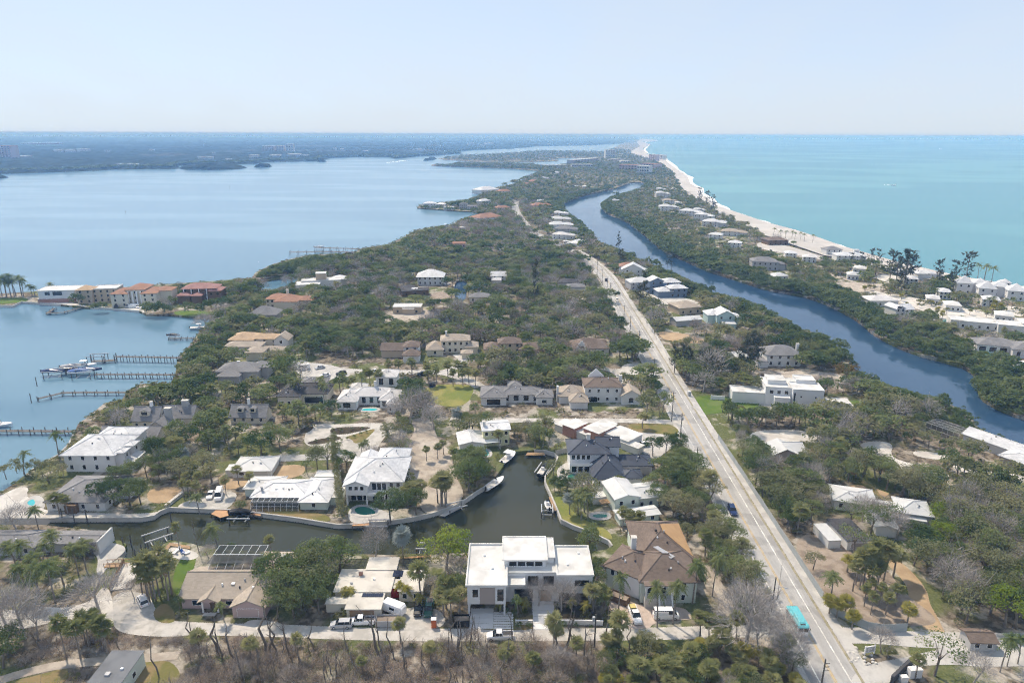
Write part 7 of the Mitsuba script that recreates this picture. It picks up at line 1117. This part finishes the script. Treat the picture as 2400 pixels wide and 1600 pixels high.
seawall('straight seawall along the bay beside the white hip house', [(-154.58,197.11),(-153.57,203.32),(-152.77,208.91),(-154.26,217.11),(-159.19,228.80)]); seawall('seawall before the white box house in the cove', [(-321.60,416.1),(-312.61,415.2),(-315.01,426.4),(-285.05,418.9)]); seawall('seawall before the columned house in the cove', [(-262.10,411.6),(-254.21,411.7),(-227.43,403.6)])
g = blob([(-112.17,158.68),(-108.65,158.10),(-102.93,156.56),(-100.53,154.83),(-99.96,152.56),(-100.73,149.61),(-100.74,146.57),(-100.25,143.14),(-102.20,143.97),(-104.93,150.13),(-109.07,153.82)]); struct('promenade', prism(g, -.6, 1.38), 'pale_walk', 'rounded pale concrete promenade at the canal inlet')
def plank_dock(label, pts, w=1.6, z=1.0, post=3.0, deck='old_wood', ph=.9, name='dock'):
    """A pile dock: a deck with its posts in pairs."""
    t = thing(name, label, 'dock'); pts = np.asarray(pts, float); ls = LineString(pts)
    put('deck', prism(ls.buffer(w / 2, cap_style=2, join_style=2), z, z + .16), deck, t)
    n = max(2, int(ls.length / post))
    for i in range(n + 1):
        q = ls.interpolate(i / n, True); q2 = ls.interpolate(min(1, i / n + .002), True); q0 = ls.interpolate(max(0, i / n - .002), True); d = np.array([q2.x - q0.x, q2.y - q0.y]); d /= np.linalg.norm(d); nn_ = np.array([-d[1], d[0]]) * (w / 2 + .1)
        for s in (-1, 1): put('piling', MB().tube([[q.x + s * nn_[0], q.y + s * nn_[1], -1.2], [q.x + s * nn_[0], q.y + s * nn_[1], z + ph]], .15, 6).mesh(), 'old_wood', t)
    return t
plank_dock('long high railed dock beyond the boat lifts', [(-156.42,309.21),(-173.89,310.28),(-190.11,310.74)], 1.8, 2.4); plank_dock('outer platform of the long railed dock with tall pilings', [(-189.75,310.10),(-194.51,308.76),(-199.60,308.07)], 2.6, .9, 5, ph=3.2); plank_dock('middle bay dock leading to the boat lifts', [(-145.75,287.27),(-166.16,287.60),(-186.09,287.38)], 1.6, 1.7); plank_dock('lower bay dock with an angled end', [(-160.46,266.75),(-178.39,266.56),(-187.31,265.99),(-193.17,259.27)], 1.6, 1.2, 4); plank_dock('near bay dock reaching the moored white boat', [(-157.59,227.70),(-176.97,227.90),(-195.49,227.73)], 1.8, 1.2, 4, ph=1.2); plank_dock('short dock with a covered boat in the cove', [(-166.13,346.58),(-181.65,346.38)], 1.5, 1.0); plank_dock('angled dock at the cove peninsula', [(-268.00,412.6),(-271.17,399.85),(-279.57,397.68),(-283.47,410.2)], 1.8, 1.0, 5)
plank_dock('far long dock beyond the mangrove spur', [(-142.27,613.2),(-170.49,614.9),(-200.51,611.9)], 3.6, 2.6, 7, ph=1.6); plank_dock('farthest long dock with a white boat lift', [(-142.45,632.0),(-184.70,638.3)], 3.6, 2.6, 7, ph=1.6)
for q, h, lb in (((-195.01,257.86), 4, 'lone piling off the angled end of the lower dock'), ((-205.45,276.90), 4, 'lone piling beside the boat lifts'), ((-522.2,931.6), 5, 'channel marker post in the open bay'), ((-562.1,1384.8), 6, 'channel marker post far out in the bay'), ((-102.68,157.20), 3, 'piling in the inlet beside the promenade'), ((-101.07,158.00), 3, 'second piling in the inlet'), ((-96.92,152.29), 2.5, 'piling at the palm cluster shore of the inlet'), ((-96.44,154.54), 2.5, 'piling pair at the palm cluster shore'), ((-126.52,169.54), 4, 'tall piling on the point seawall'), ((-123.14,169.34), 4, 'tall piling beside the dinghy on the point seawall'), ((-119.42,169.15), 4, 'piling at the middle of the point seawall'), ((-95.60,168.87), 3, 'piling in the canal by the patio')):
    t = thing('piling', lb, 'piling'); put('post', MB().tube([[*q, -1.5], [*q, h]], .17, 7).mesh(), 'old_wood', t); put('cap', MB().tube([[*q, h + .002], [*q, h + .22]], [.2, .05], 7).mesh(), 'dark_trim', t)
def boat(label, at, ang, L=7.5, w=2.5, z=.35, hull='white_paint', cover=None, top=False, lift=False):
    t = thing('boat', label, 'boat'); f = F((at[0], at[1], z), ang); l = L / 2; m = MB(); out, inn = [], []
    prof = [(-1, .86), (-.6, .97), (0, 1), (.45, .88), (.78, .5), (1, .04)]
    v = []
    for x, b in prof: hb = w / 2 * b; v += [[x * l, -hb, .85 + .25 * max(0, x)], [x * l, -hb * .55, .05 + .3 * max(0, x - .4)], [x * l, 0, -.25 + .7 * max(0, x - .5)], [x * l, hb * .55, .05 + .3 * max(0, x - .4)], [x * l, hb, .85 + .25 * max(0, x)]]
    fc = []
    for i in range(5):
        for j in range(4): fc += [[i*5+j, (i+1)*5+j, (i+1)*5+j+1], [i*5+j, (i+1)*5+j+1, i*5+j+1]]
        fc += [[i*5+4, (i+1)*5+4, (i+1)*5], [i*5+4, (i+1)*5, i*5]]
    fc += [[0, 1, 2], [0, 2, 3], [0, 3, 4]]
    put('hull', m.add(v, fc).mesh(f), hull, t)
    if cover: put('cover', loft([(-l * .95, w * .4, w * .2, .86, 1.25), (-l * .2, w * .47, w * .18, .88, 1.8), (l * .5, w * .4, w * .15, .95, 1.4), (l * .92, w * .1, w * .05, 1.05, 1.12)]).mesh(f), cover, t)
    else:
        put('cockpit', MB().box(-l * .85, l * .2, -w * .38, w * .38, .86, .93).mesh(f), 'garage_door', t); put('console', MB().box(-.5, .5, -.45, .45, .935, 1.8).mesh(f), 'white_paint', t); put('windscreen', MB().slab([[.52, -.5, 1.75], [.52, .5, 1.75], [.2, .5, 2.3], [.2, -.5, 2.3]], .05).mesh(f), 'dark_glass', t)
    put('outboard', MB().box(-l - .45, -l - .02, -.25, .25, .3, 1.35).mesh(f), 'black_paint', t)
    if top:
        put('hardtop', MB().box(-1.6, 1.2, -w * .4, w * .4, 2.75, 2.85).mesh(f), 'white_paint', t)
        for x in (-1.4, 1.0):
            for s in (-1, 1): put('top_post', MB().beam([x, s * w * .36, .9], [x, s * w * .36, 2.75], .06).mesh(f), 'metal_grey', t)
    return t
def lift(label, at, ang, w=3.8, L=7.0, h=3.0, deck=True):
    t = thing('boat_lift', label, 'boat lift'); f = F((at[0], at[1], 0), ang)
    for x in (-L / 2.4, L / 2.4):
        for s in (-1, 1): put('piling', MB().tube([[x, s * w / 2, -1.2], [x, s * w / 2, h]], .16, 6).mesh(f), 'old_wood', t)
    for s in (-1, 1): put('beam', MB().box(-L / 2, L / 2, s * w / 2 - .14, s * w / 2 + .14, h + .003, h + .3).mesh(f), 'silver_paint', t)
    for x in (-L / 4, L / 4): put('cradle', MB().box(x - .1, x + .1, -w / 2 + .2, w / 2 - .2, .55, .8).mesh(f), 'metal_grey', t)
boat('white motor boat moored at the near bay dock', (-190.83,234.22), math.radians(8), 9, 3, .4, top=False)
for q, a, cv, lb, tp in (((-206.83,290.54), .1, 'navy_paint', 'navy covered boat at the outer end of the boat lifts', 0), ((-202.50,297.59), .3, 'metal_grey', 'grey covered boat in the row of boat lifts', 0), ((-194.77,290.68), .2, 'blue_plastic', 'blue covered boat nearest the middle bay dock', 0), ((-197.73,298.84), .3, None, 'white open boat in the row of boat lifts', 1), ((-201.94,292.90), .2, 'black_paint', 'black covered boat in the row of boat lifts', 0), ((-191.90,293.01), .25, 'navy_paint', 'blue canvas boat at the end of the boat lift row', 0)): boat(lb, q, a, 10, 3.2, 1.6, {'navy_paint': 'navy_paint', 'black_paint': 'navy_paint', 'metal_grey': 'metal_grey'}.get(cv, 'white_paint'), cv, bool(tp))
for q, lb in (((-204.82,288.30), 'dark lift frame under the navy covered boat'), ((-199.50,295.26), 'lift frame under the grey covered boat'), ((-191.59,287.32), 'lift frame under the blue covered boat'), ((-198.28,310.00), 'empty lift at the outer platform of the long dock')): lift(lb, q, .15, 4.5, 9, 3.2)
boat('white cabin boat moored under the cove trees', (-174.72,367.17), .15, 10, 3.2, .5, top=True); boat('small covered boat on the short cove dock', (-180.30,348.77), .1, 6.5, 2.3, 1.4, 'white_paint', 'black_paint'); boat('white boat on the farthest long dock', (-182.85,643.3), .1, 9, 3, 2.2); boat('white cabin boat at the bay shore wood', (-79.03,815.1), .15, 13, 4, .5, top=True); boat('white boat behind the cabin boat', (-59.90,870.0), .2, 11, 3.4, .5)
boat('white centre console boat on the canal bend seawall', (-5.15,190.48), math.radians(55), 9.2, 2.9, .7); boat('cruiser with dark canvas in the corner of the boat basin', (-1.00,208.58), math.radians(62), 9, 3, .5, top=True); boat('small white skiff at the wooden dock of the boat basin', (10.57,177.41), math.radians(100), 4.6, 1.7, .6); boat('black covered boat beside the orange dock', (-77.24,172.36), .0, 6.5, 2.4, .9, 'black_paint', 'black_paint'); boat('black boat on the lift by the navy roofed house', (10.08,198.41), math.radians(70), 7.5, 2.6, 1.0, 'black_paint'); boat('small white cabin boat beside the lawn near the narrow pond', (-48.76,482.6), .1, 8, 2.6, 1.1)
lift('white beamed lift under the black covered boat', (-76.47,170.33), 0, 3.6, 6.5, 1.6); lift('white beamed lift below the canal mansion', (-37.00,166.23), 0, 3.4, 6.0, 1.9); lift('lift beside the white floating dock on the canal bend', (-16.24,176.27), math.radians(28), 3.2, 6, 1.6); lift('lift frame around the black boat of the boat basin', (10.35,198.41), math.radians(70), 3.8, 7.5, 2.2); lift('lift at the wooden dock of the boat basin', (10.29,174.12), math.radians(88), 3.2, 4.5, 2.0); lift('steel lift arms at the canal patio', (-94.42,159.23), math.radians(40), 4.0, 7, 2.4); lift('white lift frame behind the bright yellow green tree', (-23.16,154.25), 0, 2.6, 3, 2.6)
def deck(label, pts, z, m='decking'):
    t = thing('deck', label, 'deck'); g = Polygon(pts); put('platform', prism(g, z - .18, z), m, t)
    for x, y in list(g.exterior.coords)[:-1]: put('post', MB().tube([[x, y, -1], [x, y, z - .19]], .14, 6).mesh(), 'old_wood', t)
deck('orange plank deck on the canal below the shell parking', [(-85.67,172.07),(-82.29,170.07),(-80.32,171.20),(-81.75,174.17),(-85.01,174.61)], 1.2); deck('orange plank strip at the ranch house canal bank', [(-74.72,172.15),(-71.16,171.04),(-71.72,172.63),(-74.98,173.52)], 1.2); deck('wooden deck on the canal below the mansion pool', [(-44.05,165.97),(-39.33,166.00),(-39.63,167.51),(-44.15,167.47)], 1.3); deck('white floating dock on the canal bend', [(-20.59,172.53),(-19.08,172.08),(-14.55,176.99),(-15.68,178.66)], .7, 'pale_walk'); deck('pale wooden dock beside the small skiff', [(11.19,182.30),(12.47,182.31),(13.29,174.84),(12.27,174.37)], 1.2, 'wood'); deck('wooden deck at the end of the boat basin', [(4.79,210.53),(11.46,210.59),(10.96,212.52),(5.41,212.47)], 1.0, 'wood'); deck('plank deck around the canal patio', [(-90.73,153.94),(-90.32,157.23),(-84.21,155.71),(-83.60,154.37),(-89.44,155.87),(-89.11,152.44)], 1.5, 'wood'); deck('plank strip behind the cream flat roofed house', [(-31.18,150.77),(-23.90,151.74),(-20.66,152.13),(-20.57,151.39),(-30.87,150.23)], 1.45); deck('small white dock on the mangrove bank', [(209.60,316.10),(210.73,313.51),(215.93,313.57),(216.51,316.84)], .7, 'pale_walk')
patch('patio', [(-89.11,152.44),(-89.44,155.87),(-83.60,154.37),(-79.96,152.13),(-80.61,149.91),(-83.86,149.89),(-86.37,150.61)], 'concrete', 'round stone patio with white furniture at the canal', 0)
for i, q in enumerate(((-86.92,152.46), (-86.57,153.59), (-84.59,152.66), (-83.63,152.48))):
    t = thing('patio_chair', ('white lounge chair at the bay end of the patio', 'white lounge chair beside the patio table', 'blue grey lounge chair on the patio', 'white lounge chair at the lawn end of the patio')[i], 'chair'); f = F(q, i * 1.3, 1.3); put('seat', MB().box(-.8, .4, -.35, .35, .3, .4).mesh(f), 'white_trim' if i != 2 else 'blue_plastic', t); put('backrest', MB().slab([[.41, -.35, .42], [.41, .35, .42], [.95, .35, 1.0], [.95, -.35, 1.0]], .06).mesh(f), 'white_trim' if i != 2 else 'blue_plastic', t)
    for x in (-.7, .3):
        for y in (-.3, .3): put('leg', MB().box(x - .03, x + .03, y - .03, y + .03, 0, .298).mesh(f), 'white_trim', t)
t = thing('walkway', 'brown railed wooden walkway beside the inlet', 'walkway'); a, b = np.array((-94.95,137.46)), np.array((-97.47,148.01)); L_ = np.linalg.norm(b - a); f = F(a, math.atan2(*(b - a)[::-1]), 1.2)
put('deck', MB().box(0, L_, -4.6, 0, .05, .3).mesh(f), 'concrete', t)
for i in range(12):
    x = L_ * i / 11; put('post', MB().box(x - .07, x + .07, -.14, 0, .302, 1.9).mesh(f), 'brown_wall', t)
    if i < 11: put('panel', MB().box(x + .08, x + L_ / 11 - .08, -.09, -.05, .45, 1.75).mesh(f), 'wood', t)
t = thing('footbridge', 'short wooden footbridge at the head of the inlet', 'bridge'); a, b = np.array((-101.56,147.27)), np.array((-96.00,147.66)); L_ = np.linalg.norm(b - a); f = F(a, math.atan2(*(b - a)[::-1]), 1.2); put('deck', MB().box(0, L_, -.9, .9, .1, .3).mesh(f), 'wood', t)
for s in (-.85, .85):
    put('rail', MB().box(0, L_, s - .05, s + .05, 1.2, 1.32).mesh(f), 'wood', t)
    for i in range(5): put('post', MB().box(L_ * i / 4.02 , L_ * i / 4.02 + .1, s - .05, s + .05, .302, 1.198).mesh(f), 'wood', t)
def wake(label, p, q, w0, w1, z=.03):
    a, b = np.array(p), np.array(q); d = (b - a) / np.linalg.norm(b - a); n = np.array([-d[1], d[0]]); m = MB(); k = 14; v = []
    for i in range(k + 1):
        c = a + (b - a) * i / k; w = (w0 + (w1 - w0) * i / k) * R.uniform(.7, 1.2); v += [[*(c + n * w), z], [*(c - n * w), z]]
    struct('wake', m.add(v, [t_ for i in range(k) for t_ in ([2*i, 2*i+1, 2*i+3], [2*i, 2*i+3, 2*i+2])]).mesh(), 'foam', label)
wake('white wake of the speed boat on the sea', (839.0,1553.9), (836.9,1580.9), 2.2, 1.0); boat('tiny speed boat ahead of its wake on the sea', (839.6,1540.7), .0, 10, 3, .3); wake('long white wake of a far boat on the bay', (-442.2,2930), (-477.7,2661), 9, 2); wake('white streak of a boat far out at sea', (3629,6033), (3686,6044), 10, 4)

# ---------------------------------------------------------------- street furniture, fences, walls
for i, (y, h, x) in enumerate(((519, 12, 0), (483, 12, 0), (453, 12, 0), (435, 12, 0), (371, 13, 0), (347, 13, 0), (319, 13, 0), (277.6, 12.5, 0), (238.5, 12.5, 0), (223.4, 10, 0), (200, 8, 0))):
    x = 56.3 + .0175 * y; t = thing('utility_pole', f'weathered utility pole, {ORD[10 - i]} of the row going up the coastal road', 'utility pole', 'utility poles along the coastal road'); put('pole', MB().tube([[x, y, 1], [x, y, 1.2 + h]], [.19, .13], 7).mesh(), 'old_wood', t); put('crossarm', MB().box(x - 1.1, x + 1.1, y - .06, y + .06, h + .2, h + .34).mesh(), 'old_wood', t)
    for s in (-1, 0, 1): put('insulator', MB().tube([[x + s * .95, y, h + .342], [x + s * .95, y, h + .6]], .06, 6).mesh(), 'metal_grey', t)
    if i % 3 == 0: put('transformer', MB().tube([[x + .42, y, h - 1.6], [x + .42, y, h - .6]], .28, 9).mesh(), 'metal_grey', t)
x, y = 59.3, 131.; t = thing('street_lamp', 'wooden pole with a curved lamp arm behind the trolley bus', 'street lamp'); put('pole', MB().tube([[x, y, 1], [x, y, 10.4]], [.18, .12], 7).mesh(), 'old_wood', t); put('arm', MB().tube([[x, y, 7.4], [x + 1.4, y, 7.9], [x + 2.5, y, 7.7]], .06, 5).mesh(), 'metal_grey', t); put('lamp_head', MB().box(x + 2.3, x + 3.0, y - .15, y + .15, 7.5, 7.68).mesh(), 'silver_paint', t)
x, y = 70.2, 107.; t = thing('utility_pole', 'dark utility pole with three small crossarms at the frame edge', 'utility pole'); x, y = (61.29,109.30); put('pole', MB().tube([[x, y, 1], [x, y, 7.6]], [.19, .13], 7).mesh(), 'old_wood', t)
for i in range(3): put('crossarm', MB().box(x, x + 1.0, y - .05, y + .05, 4.9 + i * .8, 5.02 + i * .8).mesh(), 'old_wood', t)
x, y = (-38.50,125.33); 
for q, lb in (((17.67,119.49), 'wooden pole with a pale transformer on the shell lane'),):
    t = thing('utility_pole', lb, 'utility pole'); put('pole', MB().tube([[*q, 1], [*q, 9.6]], [.19, .14], 7).mesh(), 'old_wood', t); put('transformer', MB().tube([[q[0] - .4, q[1], 7.9], [q[0] - .4, q[1], 9.0]], .3, 9).mesh(), 'silver_paint', t)
scene['mat_fence_screen'] = {'type': 'twosided', 'bsdf': {'type': 'principled', 'base_color': proc(lambda p, n, uv: mix((.36, .395, .405), (.26, .29, .30), fbm(p.x * .5, p.y * .5, p.z, 3))), 'roughness': .8}}
def fence(label, pts, h, panel, m, post='metal_grey', name='fence', gap=.06):
    t = thing(name, label, 'fence'); ls = LineString(pts); n = max(1, round(ls.length / panel))
    for i in range(n):
        a, b = ls.interpolate(i / n, True), ls.interpolate((i + 1) / n, True); f = F((a.x, a.y), math.atan2(b.y - a.y, b.x - a.x), 1.2); L_ = math.hypot(b.x - a.x, b.y - a.y); hh = h * R.uniform(.97, 1.03)
        put('panel', MB().box(gap, L_ - gap, -.025, .025, .05, hh).mesh(f), m, t); put('post', MB().box(-.05, .05, -.05, .05, -.3, h * 1.06).mesh(f), post, t)
fence('grey green construction fence along the sidewalk', [(73.64,223.52),(73.61,214.21),(73.56,194.94),(73.33,175.13),(73.07,153.10),(72.85,135.32)], 2.0, 3.2, 'fence_screen'); fence('curving grey construction fence beside the entrance drive', [(72.43,131.00),(74.83,128.44),(77.99,125.15),(80.39,124.36),(86.61,124.66)], 2.2, 3.0, 'fence_screen')
fence('white panel fence along the sidewalk by the dark pines', [(77.70,393.37),(77.30,372.59),(77.30,357.88)], 1.9, 4, 'white_wall', 'white_trim', 'white_fence'); fence('long white panel fence beside the dark pines', [(77.24,352.94),(76.46,328.57),(75.95,311.59),(75.99,300.92)], 1.9, 4, 'white_wall', 'white_trim', 'white_fence'); fence('white garden wall at the navy roofed house lawn', [(14.88,210.12),(17.58,211.44),(20.68,212.12)], 1.8, 3, 'pale_walk', 'pale_walk', 'garden_wall')
def wall(label, a, b, h, w, m='bright_white', name='garden_wall'):
    t = thing(name, label, 'wall'); f, L_ = fr(a, b); put('base', MB().box(0, L_, 0, w, -.2, h).mesh(f), m, t); put('cap', MB().box(-.04, L_ + .04, -.04, w + .04, h + .003, h + .1).mesh(f), m, t)
wall('low white wall before the mulch bed of the modern house', (10.25,126.55), (20.34,126.33), 1.1, .3); wall('short low white wall at the entry court of the modern house', (0.99,126.36), (4.77,126.39), 1.1, .3); wall('long dark capped entrance wall at the paved fork', (75.62,109.80), (82.64,115.08), 1.7, .5, 'dark_shingle'); wall('white entrance pier beside the dark capped wall', (79.76,111.15), (82.28,111.39), 1.9, 1.2); wall('low white block beside the entrance pier', (77.44,110.03), (78.86,110.15), 1.2, .9); wall('white gate pier at the entrance of the orange yard', (-101.17,204.14), (-100.47,204.14), 2.2, .7); wall('second white gate pier at the orange yard', (-99.46,204.77), (-98.62,204.77), 2.4, .7); wall('rough stone wall around the orange yard', (-99.63,175.07), (-98.31,182.92), .9, .8, 'concrete')
t = thing('entrance_sign', 'white framed grey entrance sign on the planted island', 'sign'); f, L_ = fr((73.93,117.68), (76.15,118.18)); put('panel', MB().box(.12, L_ - .12, -.06, .06, .65, 1.85).mesh(f), 'grey_wall', t)
for x_ in (0, L_): put('post', MB().box(x_ - .12, x_ + .12, -.12, .12, -.2, 2.15).mesh(f), 'white_trim', t)
put('rail', MB().box(-.1, L_ + .1, -.1, .1, 1.86, 2.02).mesh(f), 'white_trim', t); put('rail', MB().box(-.1, L_ + .1, -.1, .1, .5, .64).mesh(f), 'white_trim', t)
for i in range(3): put('letter_row', MB().box(.5, L_ - .5 - .3 * i, -.075, -.062, 1.5 - i * .3, 1.62 - i * .3).mesh(f), 'white_trim', t)
for i in range(22):
    q = ((71.54,117.54), (72.44,115.74), (75.21,115.99), (73.04,118.78), (72.97,115.03))[i % 5]; q = (q[0] + R.normal() * 1.1, q[1] + R.normal() * .9); t = tag(put('boulder', (lambda m: (np.asarray(m.vertices) * (.75 + .5 * meshkit.noise(np.asarray(m.vertices) * 2 + i, 3))[:, None] * [.38, .32, .26] + [*q, 1.3], m.faces))(trimesh.creation.icosphere(2)), 'concrete'), 'pale limestone boulder on the planted island', 'boulder', 'pale boulders around the entrance sign')
def pool(label, pts, m='pool_water', w=1.2):
    t = thing('swimming_pool', label, 'swimming pool'); g = blob(pts); open_ground.append(g.buffer(w + 1)); put('coping', prism(g.buffer(w).difference(g), 1.0, 1.36), 'pale_walk', t); put('water', sheet(g.buffer(.02), 1.31), m, t)
for a in pools: pool(*a)
# paving before the modern house: every slab its own
def slabs(label, o, nx, ny, w, d, gap=.12, m='pale_walk', ang=0.0):
    t = thing('paving', label, 'paving'); f = F(o, ang, 1.2)
    for j in range(ny):
        for i in range(nx): put('slab', MB().box(i * (w + gap), i * (w + gap) + w, j * (d + gap), j * (d + gap) + d, .0, .12 + .008 * R.random()).mesh(f), m, t)
slabs('white concrete slabs before the covered garage of the modern house', (-9.13,125.08), 1, 4, 5.2, 1.6, .1, 'bright_white'); slabs('white stepping slabs across the entry court of the modern house', (-3.88,124.98), 1, 7, 4.4, .62, .22, 'bright_white'); slabs('long white driveway slabs under the raised wing of the modern house', (4.91,124.89), 1, 6, 5.0, 2.0, .1, 'bright_white')
